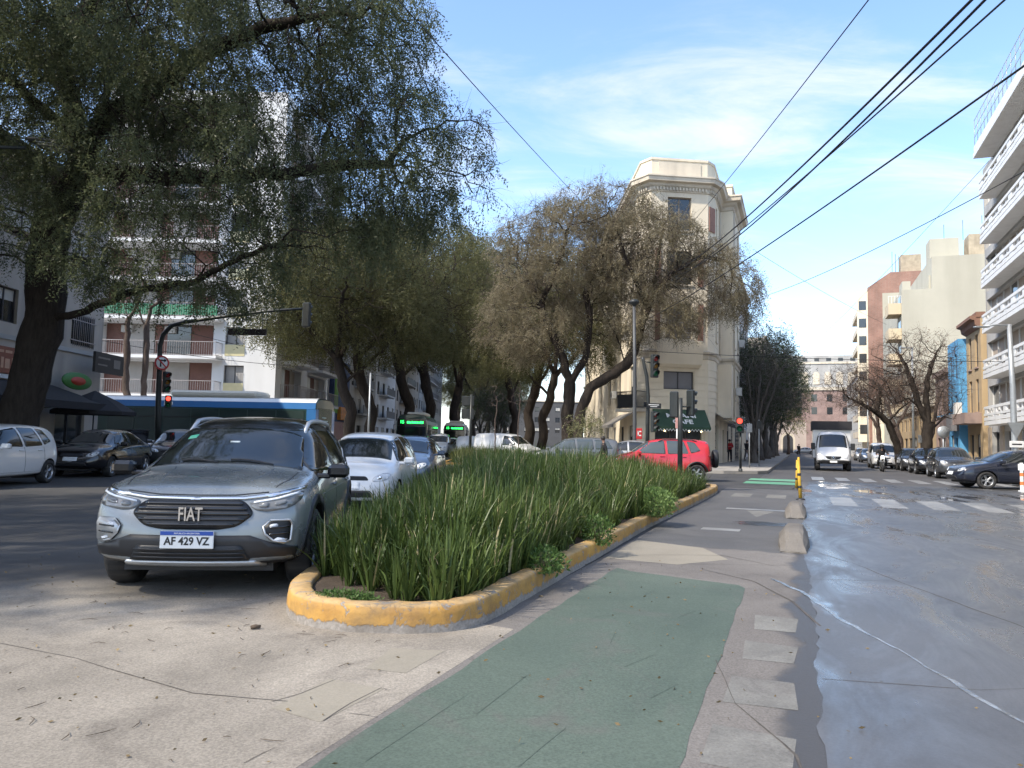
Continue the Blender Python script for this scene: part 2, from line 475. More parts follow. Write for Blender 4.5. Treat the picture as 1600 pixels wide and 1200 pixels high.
def yellow_kerb_mat():
    m, n, l, b = new_mat('chipped_yellow_paint')
    t = n.new('ShaderNodeTexCoord')
    def noise(scale, detail, r=0.6, d=0.0):
        q = n.new('ShaderNodeTexNoise'); l.new(t.outputs['Object'], q.inputs['Vector']); q.inputs['Scale'].default_value = scale
        q.inputs['Detail'].default_value = detail; q.inputs['Roughness'].default_value = r; q.inputs['Distortion'].default_value = d; return q.outputs[0]
    def rng(src, a, b_, c, d):
        q = n.new('ShaderNodeMapRange'); l.new(src, q.inputs[0])
        for i, v in enumerate((a, b_, c, d)): q.inputs[i + 1].default_value = v
        return q.outputs[0]
    y = n.new('ShaderNodeMix'); y.data_type = 'RGBA'; l.new(rng(noise(3, 8, 0.7), 0.3, 0.7, 0, 1), y.inputs[0])
    y.inputs[6].default_value = (0.36, 0.18, 0.035, 1); y.inputs[7].default_value = (0.56, 0.32, 0.07, 1)
    sz = n.new('ShaderNodeSeparateXYZ'); l.new(t.outputs['Object'], sz.inputs[0])
    # paint is lost along the foot of the kerb and in chips; the top is paler
    foot = rng(sz.outputs[2], 0.02, 0.075, 0.30, 0.0)
    ch = n.new('ShaderNodeMath'); ch.operation = 'ADD'; l.new(noise(7, 9, 0.75, 0.8), ch.inputs[0]); l.new(foot, ch.inputs[1])
    g = rng(ch.outputs[0], 0.555, 0.60, 0, 1)
    k = n.new('ShaderNodeMix'); k.data_type = 'RGBA'; l.new(rng(noise(40, 4), 0.3, 0.7, 0, 1), k.inputs[0])
    k.inputs[6].default_value = (0.20, 0.18, 0.16, 1); k.inputs[7].default_value = (0.36, 0.33, 0.30, 1)
    top = rng(sz.outputs[2], 0.172, 0.186, 0, 0.55)
    tm = n.new('ShaderNodeMath'); tm.operation = 'MULTIPLY'; l.new(top, tm.inputs[0]); l.new(rng(noise(5, 6, 0.7), 0.3, 0.6, 0.3, 1), tm.inputs[1])
    p = n.new('ShaderNodeMix'); p.data_type = 'RGBA'; l.new(tm.outputs[0], p.inputs[0]); l.new(y.outputs[2], p.inputs[6]); p.inputs[7].default_value = (0.55, 0.42, 0.25, 1)
    x = n.new('ShaderNodeMix'); x.data_type = 'RGBA'; l.new(g, x.inputs[0]); l.new(p.outputs[2], x.inputs[6]); l.new(k.outputs[2], x.inputs[7])
    d = n.new('ShaderNodeMix'); d.data_type = 'RGBA'; l.new(rng(noise(1.8, 8, 0.7), 0.45, 0.72, 0, 0.7), d.inputs[0]); l.new(x.outputs[2], d.inputs[6]); d.inputs[7].default_value = (0.10, 0.08, 0.06, 1)
    l.new(d.outputs[2], b.inputs['Base Color'])
    b.inputs['Roughness'].default_value = 0.75
    bp = n.new('ShaderNodeBump'); bp.inputs['Strength'].default_value = 0.5; bp.inputs['Distance'].default_value = 0.012
    ad = n.new('ShaderNodeMath'); ad.operation = 'SUBTRACT'; l.new(noise(22, 6), ad.inputs[0]); l.new(g, ad.inputs[1])
    l.new(ad.outputs[0], bp.inputs['Height']); l.new(bp.outputs[0], b.inputs['Normal'])
    return m
M_YKERB = yellow_kerb_mat()

def wet_street_mat():
    """concrete street, wet where a hosepipe of water has run: local x = along the street, local y = to the left"""
    m, n, l, b = new_mat('wet_concrete_street')
    t = n.new('ShaderNodeTexCoord')
    def noise(scale, detail, r=0.6, d=0.0, vec=None):
        q = n.new('ShaderNodeTexNoise'); l.new(vec or t.outputs['Object'], q.inputs['Vector']); q.inputs['Scale'].default_value = scale
        q.inputs['Detail'].default_value = detail; q.inputs['Roughness'].default_value = r; q.inputs['Distortion'].default_value = d; return q.outputs[0]
    def rng(src, a, b_, c, d, smooth=False):
        q = n.new('ShaderNodeMapRange'); l.new(src, q.inputs[0])
        for i, v in enumerate((a, b_, c, d)): q.inputs[i + 1].default_value = v
        if smooth: q.interpolation_type = 'SMOOTHSTEP'
        return q.outputs[0]
    def math2(op, a, b_):
        q = n.new('ShaderNodeMath'); q.operation = op
        for i, v in enumerate((a, b_)):
            if isinstance(v, (int, float)): q.inputs[i].default_value = v
            else: l.new(v, q.inputs[i])
        return q.outputs[0]
    sx = n.new('ShaderNodeSeparateXYZ'); l.new(t.outputs['Object'], sx.inputs[0])
    dry = n.new('ShaderNodeMix'); dry.data_type = 'RGBA'; l.new(rng(noise(0.5, 8, 0.65, 0.5), 0.3, 0.7, 0, 1), dry.inputs[0])
    dry.inputs[6].default_value = (0.112, 0.116, 0.126, 1); dry.inputs[7].default_value = (0.18, 0.182, 0.19, 1)
    far = n.new('ShaderNodeMix'); far.data_type = 'RGBA'; l.new(rng(sx.outputs[0], 27, 34, 0, 1), far.inputs[0]); l.new(dry.outputs[2], far.inputs[6]); far.inputs[7].default_value = (0.065, 0.063, 0.062, 1)
    stretch = n.new('ShaderNodeMapping'); l.new(t.outputs['Object'], stretch.inputs[0]); stretch.inputs['Scale'].default_value = (0.35, 1.0, 1)
    wn_ = noise(0.9, 6, 0.6, 0.7, stretch.outputs[0])
    reach = rng(sx.outputs[0], 26, 40, 0.55, -0.35)
    edge = rng(sx.outputs[1], -0.35, 0.05, 0.0, -0.55)
    wet = rng(math2('ADD', math2('ADD', wn_, reach), edge), 0.50, 0.78, 0, 1, True)
    pud = rng(math2('ADD', noise(0.6, 4, 0.5, 0.6, stretch.outputs[0]), rng(sx.outputs[0], 17, 24, -0.12, 0.03)), 0.585, 0.64, 0, 1, True)
    pud = math2('MULTIPLY', pud, wet)
    wc = n.new('ShaderNodeMix'); wc.data_type = 'RGBA'; l.new(wet, wc.inputs[0]); l.new(far.outputs[2], wc.inputs[6])
    dk = n.new('ShaderNodeVectorMath'); dk.operation = 'SCALE'; l.new(far.outputs[2], dk.inputs[0]); dk.inputs['Scale'].default_value = 0.55
    l.new(dk.outputs[0], wc.inputs[7])
    fine = rng(noise(60, 4, 0.7), 0.3, 0.7, 0.85, 1.15)
    fs = n.new('ShaderNodeVectorMath'); fs.operation = 'SCALE'; l.new(wc.outputs[2], fs.inputs[0]); l.new(fine, fs.inputs['Scale'])
    l.new(fs.outputs[0], b.inputs['Base Color'])
    r1 = n.new('ShaderNodeMix'); r1.data_type = 'FLOAT'; l.new(wet, r1.inputs[0]); r1.inputs[2].default_value = 0.8
    l.new(rng(noise(1.3, 7, 0.65, 0.8, stretch.outputs[0]), 0.36, 0.60, 0.18, 0.46), r1.inputs[3])
    r2 = n.new('ShaderNodeMix'); r2.data_type = 'FLOAT'; l.new(pud, r2.inputs[0]); l.new(r1.outputs[0], r2.inputs[2]); r2.inputs[3].default_value = 0.05
    l.new(r2.outputs[0], b.inputs['Roughness'])
    b.inputs['Specular IOR Level'].default_value = 0.5
    b.inputs['IOR'].default_value = 1.5
    bp = n.new('ShaderNodeBump'); bp.inputs['Distance'].default_value = 0.004
    l.new(rng(pud, 0, 1, 0.13, 0.01), bp.inputs['Strength'])
    l.new(noise(38, 5, 0.7), bp.inputs['Height']); l.new(bp.outputs[0], b.inputs['Normal'])
    return m
M_WET = wet_street_mat()

def sheet(name, poly, z, mat, parent=None):
    mb = MB(); n = len(poly)
    mb.add([(p[0], p[1], z) for p in poly], [tuple(range(n))])
    o = mb.build(name, mat, parent)
    return o

def ribbon(name, pts, widths, z, mat, parent=None, wob=0.0):
    rr = random.Random(len(pts) * 31 + int(abs(pts[0][0]) * 100))
    pts = [Vector((p[0], p[1], 0)) for p in pts]
    fine = []; fw = []
    for i in range(len(pts) - 1):
        k = max(2, int((pts[i + 1] - pts[i]).length / 0.12))
        for j in range(k):
            u = j / k
            fine.append(pts[i].lerp(pts[i + 1], u)); fw.append(widths[i] * (1 - u) + widths[i + 1] * u)
    fine.append(pts[-1]); fw.append(widths[-1])
    vs = []; fs = []
    dr = 0.0; wm = .6
    for i, p in enumerate(fine):
        d = (fine[min(i + 1, len(fine) - 1)] - fine[max(i - 1, 0)]).normalized()
        nn = Vector((-d.y, d.x, 0))
        dr = dr * 0.85 + rr.uniform(-wob, wob)
        wm = min(1.0, max(.25, wm + rr.uniform(-.13, .13))); w = fw[i] * wm
        vs += [p + nn * (dr + w / 2), p + nn * (dr - w / 2)]
    for i in range(len(fine) - 1):
        fs.append((2 * i, 2 * i + 1, 2 * i + 3, 2 * i + 2))
    mb = MB(); mb.add([(v.x, v.y, z) for v in vs], fs)
    return mb.build(name, mat, parent)

# ------------------------------------------------------------------ ground, roads, pavements
ground = struct(sheet('ground', [(-1500, -1500), (1500, -1500), (1500, 1500), (-1500, 1500)], 0.0, M_ASPHALT))

rr = random.Random(3)
edge = [(-30, 8.9), (-12, 8.3), (-8.5, 7.9), (-6.6, 7.4), (-5.0, 7.5), (-4.2, 8.0), (-3.6, 8.9), (-2.9, 9.5), (-2.2, 9.9), (-1.75, 10.2)]
jag = []
for a, b in zip(edge, edge[1:]):
    k = max(2, int(math.hypot(b[0] - a[0], b[1] - a[1]) / 0.18))
    for j in range(k):
        u = j / k
        jag.append((a[0] + (b[0] - a[0]) * u, a[1] + (b[1] - a[1]) * u + rr.uniform(-0.05, 0.05)))
p1 = S(5.3, -1.93); p2 = S(-12, -1.93)
def apron_mat():
    m = ground_mat('old_concrete_apron', (0.168, 0.15, 0.126), (0.335, 0.30, 0.252), 0.88, 0.30, (0.12, 0.105, 0.09), 0.8, 0.8, 0.16, 0.45, .45)
    n, l = m.node_tree.nodes, m.node_tree.links; b = n['Principled BSDF']
    src = b.inputs['Base Color'].links[0].from_socket
    t = n.new('ShaderNodeTexCoord'); sx_ = n.new('ShaderNodeSeparateXYZ'); l.new(t.outputs['Object'], sx_.inputs[0])
    no = n.new('ShaderNodeTexNoise'); l.new(t.outputs['Object'], no.inputs['Vector']); no.inputs['Scale'].default_value = .7; no.inputs['Detail'].default_value = 8
    a = n.new('ShaderNodeMath'); a.operation = 'MULTIPLY_ADD'; l.new(no.outputs[0], a.inputs[0]); a.inputs[1].default_value = 3.2; l.new(sx_.outputs[1], a.inputs[2])
    c = n.new('ShaderNodeMath'); c.operation = 'MULTIPLY_ADD'; l.new(sx_.outputs[0], c.inputs[0]); c.inputs[1].default_value = -.30; l.new(a.outputs[0], c.inputs[2])
    r = n.new('ShaderNodeMapRange'); l.new(c.outputs[0], r.inputs[0]); r.inputs[1].default_value = 8.6; r.inputs[2].default_value = 10.3
    mx = n.new('ShaderNodeMix'); mx.data_type = 'RGBA'; l.new(r.outputs[0], mx.inputs[0]); l.new(src, mx.inputs[6]); mx.inputs[7].default_value = (.062, .059, .057, 1)
    l.new(mx.outputs[2], b.inputs['Base Color'])
    return m
M_APRON2 = apron_mat()  # dirt, and shade painted into the colour, darken it towards the asphalt
apron = struct(sheet('concrete_apron', jag + [(-1.70, 8.0), (-1.60, 6.3), (-0.6, 6.0), (p1.x, p1.y), (p2.x, p2.y), (-30, -12)], 0.004, M_APRON2))
def gpl(*xy): return [gp(x, y) for x, y in xy]
ribbon('joint', gpl((-80, 988), (0, 1007), (120, 1030), (250, 1070), (300, 1085), (450, 1097)), [0.008, 0.012, 0.012, 0.014, 0.012, 0.006], 0.0066, M_JOINT, apron, 0.004)
ribbon('joint', gpl((425, 1098), (470, 1085), (525, 1063)), [0.006, 0.007, 0.004], 0.0068, M_JOINT, apron, 0.002)
ribbon('crack', gpl((505, 1128), (548, 1100), (595, 1076), (610, 1080)), [0.010, 0.012, 0.012, 0.004], 0.0068, M_JOINT, apron, 0.003)
ribbon('crack', gpl((545, 1116), (570, 1119), (590, 1123)), [0.006, 0.010, 0.004], 0.0066, M_JOINT, apron, 0.003)
ribbon('crack', gpl((380, 1195), (410, 1178), (428, 1170)), [0.006, 0.006, 0.003], 0.0066, M_JOINT, apron, 0.003)
# a squared patch of newer cement by the planter's nose, and one more beside it
M_PATCH = ground_mat('cement_patch', (0.22, 0.198, 0.16), (0.29, 0.262, 0.212), 0.88, 0.1, (0.16, 0.15, 0.12), 0.4)
q = gpl((570, 1046), (612, 1014), (695, 1018), (634, 1053)); sheet('cement_patch', [(v.x, v.y) for v in q], 0.0055, M_PATCH, apron)
q = gpl((425, 1108), (515, 1062), (600, 1078), (500, 1130)); sheet('cement_patch', [(v.x, v.y) for v in q], 0.0055, M_PATCH, apron)
M_STAIN = ground_mat('tar_stain', (0.13, 0.115, 0.10), (0.20, 0.18, 0.155), 0.85, 0.2)
# skid of damp dirt running out from the planter
M_LITTER = pm('dry_twig', (0.07, 0.05, 0.035), 0.9, 0.3, 20)

LANE0, LANE1 = -2.20, 0.12
def spoly(s0, s1, t0, t1):
    return [S(s0, t0), S(s1, t0), S(s1, t1), S(s0, t1)]
def bike_mat():
    m = ground_mat('patched_asphalt_lane', (0.115, 0.104, 0.096), (0.19, 0.175, 0.16), 0.85, 0.28, (0.06, 0.055, 0.05), 0.55, 0.8, 0.22)
    n, l = m.node_tree.nodes, m.node_tree.links; b = n['Principled BSDF']
    src = b.inputs['Base Color'].links[0].from_socket; rs = b.inputs['Roughness'].links[0].from_socket
    t = n.new('ShaderNodeTexCoord')
    d = n.new('ShaderNodeVectorMath'); d.operation = 'DOT_PRODUCT'; l.new(t.outputs['Object'], d.inputs[0]); d.inputs[1].default_value = (.936, -.351, 0)
    no = n.new('ShaderNodeTexNoise'); l.new(t.outputs['Object'], no.inputs['Vector']); no.inputs['Scale'].default_value = 1.6; no.inputs['Detail'].default_value = 7
    a = n.new('ShaderNodeMath'); a.operation = 'MULTIPLY_ADD'; l.new(no.outputs[0], a.inputs[0]); a.inputs[1].default_value = .55; l.new(d.outputs['Value'], a.inputs[2])
    r = n.new('ShaderNodeMapRange'); l.new(a.outputs[0], r.inputs[0]); r.inputs[1].default_value = .14; r.inputs[2].default_value = .26; r.interpolation_type = 'SMOOTHSTEP'
    mx = n.new('ShaderNodeMix'); mx.data_type = 'RGBA'; l.new(r.outputs[0], mx.inputs[0]); l.new(src, mx.inputs[6]); mx.inputs[7].default_value = (.06, .056, .053, 1)
    l.new(mx.outputs[2], b.inputs['Base Color'])
    m2 = n.new('ShaderNodeMix'); m2.data_type = 'FLOAT'; l.new(r.outputs[0], m2.inputs[0]); l.new(rs, m2.inputs[2]); m2.inputs[3].default_value = .45
    l.new(m2.outputs[0], b.inputs['Roughness'])
    return m
M_BIKE = bike_mat()   # the asphalt is damp along the wet street
bike = struct(sheet('bike_lane', [(v.x, v.y) for v in spoly(-12, 26, LANE0, LANE1)], 0.003, M_BIKE))
rr = random.Random(11)
gpts = [S(-12, -1.88), S(-12, -0.45)]
gpts += [S(s, -0.45 - 0.05 * (s / 8) + rr.uniform(-.015, .015)) for s in np.arange(-2, 7.8, 0.25)]
gpts += [S(7.9 + k * 0.05, -0.55 - k * 0.19 + rr.uniform(-.02, .02)) for k in range(7)]
gpts += [S(8.35, -1.86)]
gpts += [S(s, -1.88 + rr.uniform(-.012, .012)) for s in np.arange(8.0, -2, -0.25)]
green = sheet('green_paint', [(v.x, v.y) for v in gpts], 0.005, M_GREEN, bike)
for k in range(5):
    s0 = 3.45 + 0.88 * k
    w = 0.36 - 0.02 * k
    pts = []
    for (a, b) in ((0, 0), (0.47, 0), (0.47, 1), (0, 1)):
        pts.append(S(s0 + a + rr.uniform(-.03, .03), -w - 0.03 + b * (w) + rr.uniform(-.02, .02)))
    if k < 4: sheet('painted_block', [(v.x, v.y) for v in pts], 0.0048, M_BLOCKPAINT, bike)
ribbon('crack', [S(8.7, -1.0), S(8.2, -.45), S(7.3, -.05), S(6.4, 0.15)], [0.012, 0.02, 0.05, 0.03], 0.0062, M_JOINT, bike, 0.006)
ribbon('crack', [S(5.1, -.5), S(4.3, -.32), S(3.7, -0.02), S(3.1, 0.1)], [0.01, 0.014, 0.03, 0.02], 0.0064, M_JOINT, bike, 0.006)
ribbon('crack', [S(9.4, -1.9), S(9.9, -.9), S(9.3, -.2)], [0.008, 0.012, 0.006], 0.0058, M_JOINT, bike, 0.01)
ribbon('crack', [S(13.1, -2.1), S(12.3, -1.3), S(12.0, -.3)], [0.01, 0.016, 0.01], 0.0058, M_JOINT, bike, 0.01)
# long scrapes of rubber on the green paint
M_SCUFF = ground_mat('rubber_scuff', (0.055, 0.075, 0.062), (0.085, 0.11, 0.09), 0.8, 0.2)
for (s0, t0, ln, an) in ((2.9, -1.7, 1.0, .05), (3.6, -1.5, 0.7, .02), (4.7, -1.0, 0.35, .12), (5.2, -1.2, 0.4, -.05), (6.2, -0.9, 0.3, .1), (3.1, -1.1, 0.5, .06), (5.9, -1.5, 0.3, .2), (7.0, -1.3, 0.3, .05), (4.2, -0.75, .3, .1)):
    ribbon('scuff', [S(s0, t0), S(s0 + ln, t0 + an)], [0.009, 0.005], 0.0065, M_SCUFF, green, 0.002)
rr = random.Random(23)
pe = [S(10.6 + rr.uniform(-.12, .12), t) for t in np.linspace(-2.19, .1, 16)] + [S(25.9, .1), S(25.9, -2.19)]
sheet('asphalt_overlay', [(v.x, v.y) for v in pe], 0.0040, ground_mat('dark_overlay', (.075, .074, .075), (.115, .112, .11), .8, .2, (.05, .05, .05), .5, .6, .3), bike)
sheet('cement_patch', [(v.x, v.y) for v in (S(9.0, -2.15), S(10.9, -2.15), S(10.5, -1.2), S(9.6, -.8), S(8.9, -1.3))], 0.0043, M_PATCH, bike)
# faded white arrow line and give-way triangle further up the lane
for (s0, s1, t0, t1) in ((12.8, 13.15, -1.5, -0.9), (17.3, 17.6, -1.5, -0.25), (21.6, 23.2, -1.75, -1.25), (21.6, 23.2, -.85, -.35)):
    q = spoly(s0, s1, t0, t1); sheet('lane_marking', [(v.x, v.y) for v in q], 0.0048, M_BLOCKPAINT if s0 > 20 else M_ROADPAINT, bike)
q = [S(17.1, -1.05), S(17.1, -.5), S(15.6, -.78)]; sheet('lane_marking', [(v.x, v.y) for v in q], 0.0048, M_BLOCKPAINT, bike)
for s_ in (29.6, 32.6):
    q = spoly(s_, s_ + 1.9, -1.95, -.1); sheet('green_paint', [(v.x, v.y) for v in q], 0.007, M_GREEN2, bike)
M_DAMP = pm('standing_water', (0.06, 0.06, 0.062), 0.2, 0.2, 2, bump=.3, bscale=6)
rr = random.Random(5)
def blob(c, a, b, ang, n=22, jit=0.25):
    out = []
    for k in range(n):
        t = 2 * math.pi * k / n; r = 1 + rr.uniform(-jit, jit)
        x, y = math.cos(t) * a * r, math.sin(t) * b * r
        out.append((c.x + x * math.cos(ang) - y * math.sin(ang), c.y + x * math.sin(ang) + y * math.cos(ang)))
    return out
sheet('puddle', blob(S(14.3, -.55), .35, .5, STREET_ANG), 0.0065, M_DAMP, bike)
sheet('puddle', blob(S(13.4, .05), 1.6, .10, STREET_ANG), 0.0072, M_DAMP, bike)

# the right-hand street, built in its own frame: x along, y to the left
def street_sheet(name, s0, s1, t0, t1, z, mat, parent=None):
    mb = MB(); mb.add([(s0, -t0, z), (s0, -t1, z), (s1, -t1, z), (s1, -t0, z)], [(0, 1, 2, 3)])
    o = mb.build(name, mat, parent)
    if parent is None: o.rotation_euler = (0, 0, STREET_ANG)
    return o
rr = random.Random(17); drift = 0.0; el = []
for s_ in np.arange(-14, 34.01, .12):
    drift = drift * .9 + rr.uniform(-.022, .022); el.append((float(s_), -(0.09 + drift), .0055))
mb = MB(); mb.add([(-14, -40, .0055), (34, -40, .0055)] + el[::-1], [tuple(range(len(el) + 2))])
street = struct(mb.build('street', M_WET)); street.rotation_euler = (0, 0, STREET_ANG)
M_FARROAD = ground_mat('street_asphalt', (0.058, 0.056, 0.055), (0.095, 0.09, 0.088), 0.7, 0.15)
farroad = struct(street_sheet('road', 34.0, 330, -1.6, 8.3, 0.004, M_FARROAD))
for k in range(8):
    o = street_sheet('crosswalk_stripe', 19.9, 23.2, 0.75 + 1.06 * k, 1.30 + 1.06 * k, 0.0075, M_ROADPAINT, street)
for k in range(8):
    o = street_sheet('crosswalk_stripe', 35.0, 38.6, 0.5 + 1.0 * k, 1.0 + 1.0 * k, 0.010, M_ROADPAINT, farroad)
for (s0, t0, t1, w0, w1) in ((13.6, 0.1, 3.2, 0.02, 0.02), (7.0, 0.1, 14, 0.010, 0.012), (4.9, 0.1, 14, 0.010, 0.010), (12.2, .2, 16, .010, .010)):
    pass
def street_ribbon(name, st, widths, z, mat, wob):
    o = ribbon(name, [Vector((s, -t, 0)) for s, t in st], widths, z, mat, street, wob)
    return o
def st_of(x, y):
    p = gp(x, y); return (p.x * .351 + p.y * .936, p.x * .936 - p.y * .351)
street_ribbon('joint', [st_of(*p) for p in ((1280, 865), (1330, 880), (1400, 908), (1500, 945), (1600, 982), (1700, 1020))], [.02, .03, .04, .035, .04, .04], 0.0072, M_JOINT, .008)
street_ribbon('joint', [st_of(*p) for p in ((1285, 1062), (1400, 1070), (1530, 1079), (1620, 1077))], [.010, .010, .012, .010], 0.0072, M_JOINT, .003)
street_ribbon('joint', [st_of(*p) for p in ((1230, 905), (1330, 907), (1400, 909))], [.008, .010, .008], 0.0070, M_JOINT, .003)
M_WATERFILM = pm('running_water', (0.15, 0.165, 0.185), 0.08, 0.8, 6, bump=0.4, bscale=20)
street_ribbon('water_film', [st_of(*p) for p in ((1205, 905), (1250, 925), (1310, 963), (1370, 1000), (1450, 1045), (1520, 1090), (1600, 1140), (1680, 1190))], [.04, .11, .13, .07, .05, .08, .07, .05], 0.0078, M_WATERFILM, .022)

def pavement(name, poly, h=0.13, mat=None):
    mb = MB(); mb.prism(poly, -0.1, h)
    return struct(mb.build(name, mat or M_PAVE))
def kerb_line(pts, parent, h=0.15, w=0.16):
    mb = MB()
    for a, b in zip(pts, pts[1:]):
        a = Vector((a[0], a[1], 0)); b = Vector((b[0], b[1], 0)); d = b - a
        mb.box(((a.x + b.x) / 2, (a.y + b.y) / 2, h / 2 - 0.05), (d.length + w * .5, w, h + 0.1), math.atan2(d.y, d.x))
    return mb.build('kerb', M_KERBGREY, parent)
c1, c2, c3 = (13.0, 39.2), S(160, -1.6), S(160, -30)
corner_pave = pavement('pavement', [(3.6, 42.0), (4.6, 39.6), (7.0, 38.3), (10.4, 37.7), (12.2, 38.2), c1, (c2.x, c2.y), (3.6, 200)])
kerb_line([(3.6, 120), (3.6, 42.0), (4.6, 39.6), (7.0, 38.3), (10.4, 37.7), (12.2, 38.2), c1, (c2.x, c2.y)], corner_pave)
a0, a1, a2, a3 = S(38.5, 8.3), S(330, 8.3), S(330, 30), S(36, 30); a4 = S(36.0, 11.0); a5 = S(36.6, 9.0)
right_pave = pavement('pavement', [(v.x, v.y) for v in (a0, a1, a2, a3, a4, a5)])
kerb_line([(v.x, v.y) for v in (a1, a0, a5, a4, a3)], right_pave)
left_pave = pavement('pavement', [(-60, -30), (-14.2, -30), (-14.2, 29.8), (-14.7, 31.6), (-16, 32.6), (-60, 32.6)])
kerb_line([(-14.2, -30), (-14.2, 29.8), (-14.7, 31.6), (-16, 32.6), (-60, 32.6)], left_pave)
far_left_pave = pavement('pavement', [(-60, 45), (-13.5, 45), (-11.6, 45.6), (-11, 47), (-11, 260), (-60, 260)])
kerb_line([(-60, 45), (-13.5, 45), (-11.6, 45.6), (-11, 47), (-11, 260)], far_left_pave)

# ------------------------------------------------------------------ planting bed
bed = thing('planting_bed', 'triangular planting bed with chipped yellow painted kerb beside the green bike lane', 'planting bed')
KP = [S(23.2, -2.20), S(18, -2.22), S(12.6, -2.30), S(11.4, -2.27), S(8, -2.22), S(6.4, -2.2), S(5.75, -2.18)]
path = [(v.x, v.y) for v in KP] + [(-0.16, 5.78), (-0.34, 5.53), (-0.60, 5.44), (-0.90, 5.42), (-1.20, 5.47), (-1.45, 5.60), (-1.63, 5.82), (-1.74, 6.15), (-1.80, 6.6), (-1.84, 8), (-1.86, 11), (-1.9, 16), (-1.95, 22.6), (-1.2, 23.6), (3.0, 24.6), (5.4, 24.3), (6.3, 23.6)]
# smooth path
def chaikin(p, closed=True, it=2):
    for _ in range(it):
        q = []
        n = len(p)
        for i in range(n if closed else n - 1):
            a, b = p[i], p[(i + 1) % n]
            q.append((a[0] * .75 + b[0] * .25, a[1] * .75 + b[1] * .25)); q.append((a[0] * .25 + b[0] * .75, a[1] * .25 + b[1] * .75))
        p = q
    return p
path = chaikin(path, True, 2)
dense = []
for i in range(len(path)):
    a, b = path[i], path[(i + 1) % len(path)]
    k = max(1, int(math.hypot(b[0] - a[0], b[1] - a[1]) / 0.22))
    dense += [(a[0] + (b[0] - a[0]) * j / k, a[1] + (b[1] - a[1]) * j / k) for j in range(k)]
prof = [(0.0, -0.05), (0.0, 0.03), (0.004, 0.13), (0.012, 0.175), (0.035, 0.192), (0.10, 0.196), (0.165, 0.192), (0.185, 0.178), (0.19, 0.05)]
mb = MB(); n = len(dense); vs = []
rr = random.Random(21)
wig = [rr.uniform(-1, 1) for _ in range(n)]
cen = (0.5, 13.0)
for i, p in enumerate(dense):
    a = dense[i - 1]; b = dense[(i + 1) % n]
    d = Vector((b[0] - a[0], b[1] - a[1])).normalized()
    nn = Vector((d.y, -d.x))
    if nn.dot(Vector((cen[0] - p[0], cen[1] - p[1]))) < 0: nn = -nn
    w = wig[i] * 0.006
    for (o, z) in prof:
        vs.append((p[0] + nn.x * (o + w + rr.uniform(-.003, .003)), p[1] + nn.y * (o + w + rr.uniform(-.003, .003)), z + (w * 0.8 + rr.uniform(-.003, .003)) * (z > 0.1)))
m = len(prof); fs = []
for i in range(n):
    for k in range(m - 1):
        fs.append((i * m + k, ((i + 1) % n) * m + k, ((i + 1) % n) * m + k + 1, i * m + k + 1))
mb.add(vs, fs, True); kerb = mb.build('kerb', M_YKERB, bed)
kerb['label'] = 'thick kerb in chipped yellow paint, bare concrete along its foot'
# soil: a lumpy sheet inside the kerb
def inside(poly, x, y):
    c = False; j = len(poly) - 1
    for i in range(len(poly)):
        if (poly[i][1] > y) != (poly[j][1] > y) and x < (poly[j][0] - poly[i][0]) * (y - poly[i][1]) / (poly[j][1] - poly[i][1]) + poly[i][0]: c = not c
        j = i
    return c
inner = []
for i, p in enumerate(path):
    a = path[i - 1]; b = path[(i + 1) % len(path)]
    d = Vector((b[0] - a[0], b[1] - a[1])).normalized(); nn = Vector((d.y, -d.x))
    if nn.dot(Vector((cen[0] - p[0], cen[1] - p[1]))) < 0: nn = -nn
    inner.append((p[0] + nn.x * 0.17, p[1] + nn.y * 0.17))
soil = sheet('soil', inner, 0.150, M_SOIL, bed)
pv = [(-1.75, 21.3), (4.9, 21.2), (6.05, 23.4), (5.3, 24.1), (3.0, 24.4), (-1.1, 23.4), (-1.78, 22.5)]
sheet('paving', pv, 0.185, M_PAVE, bed)

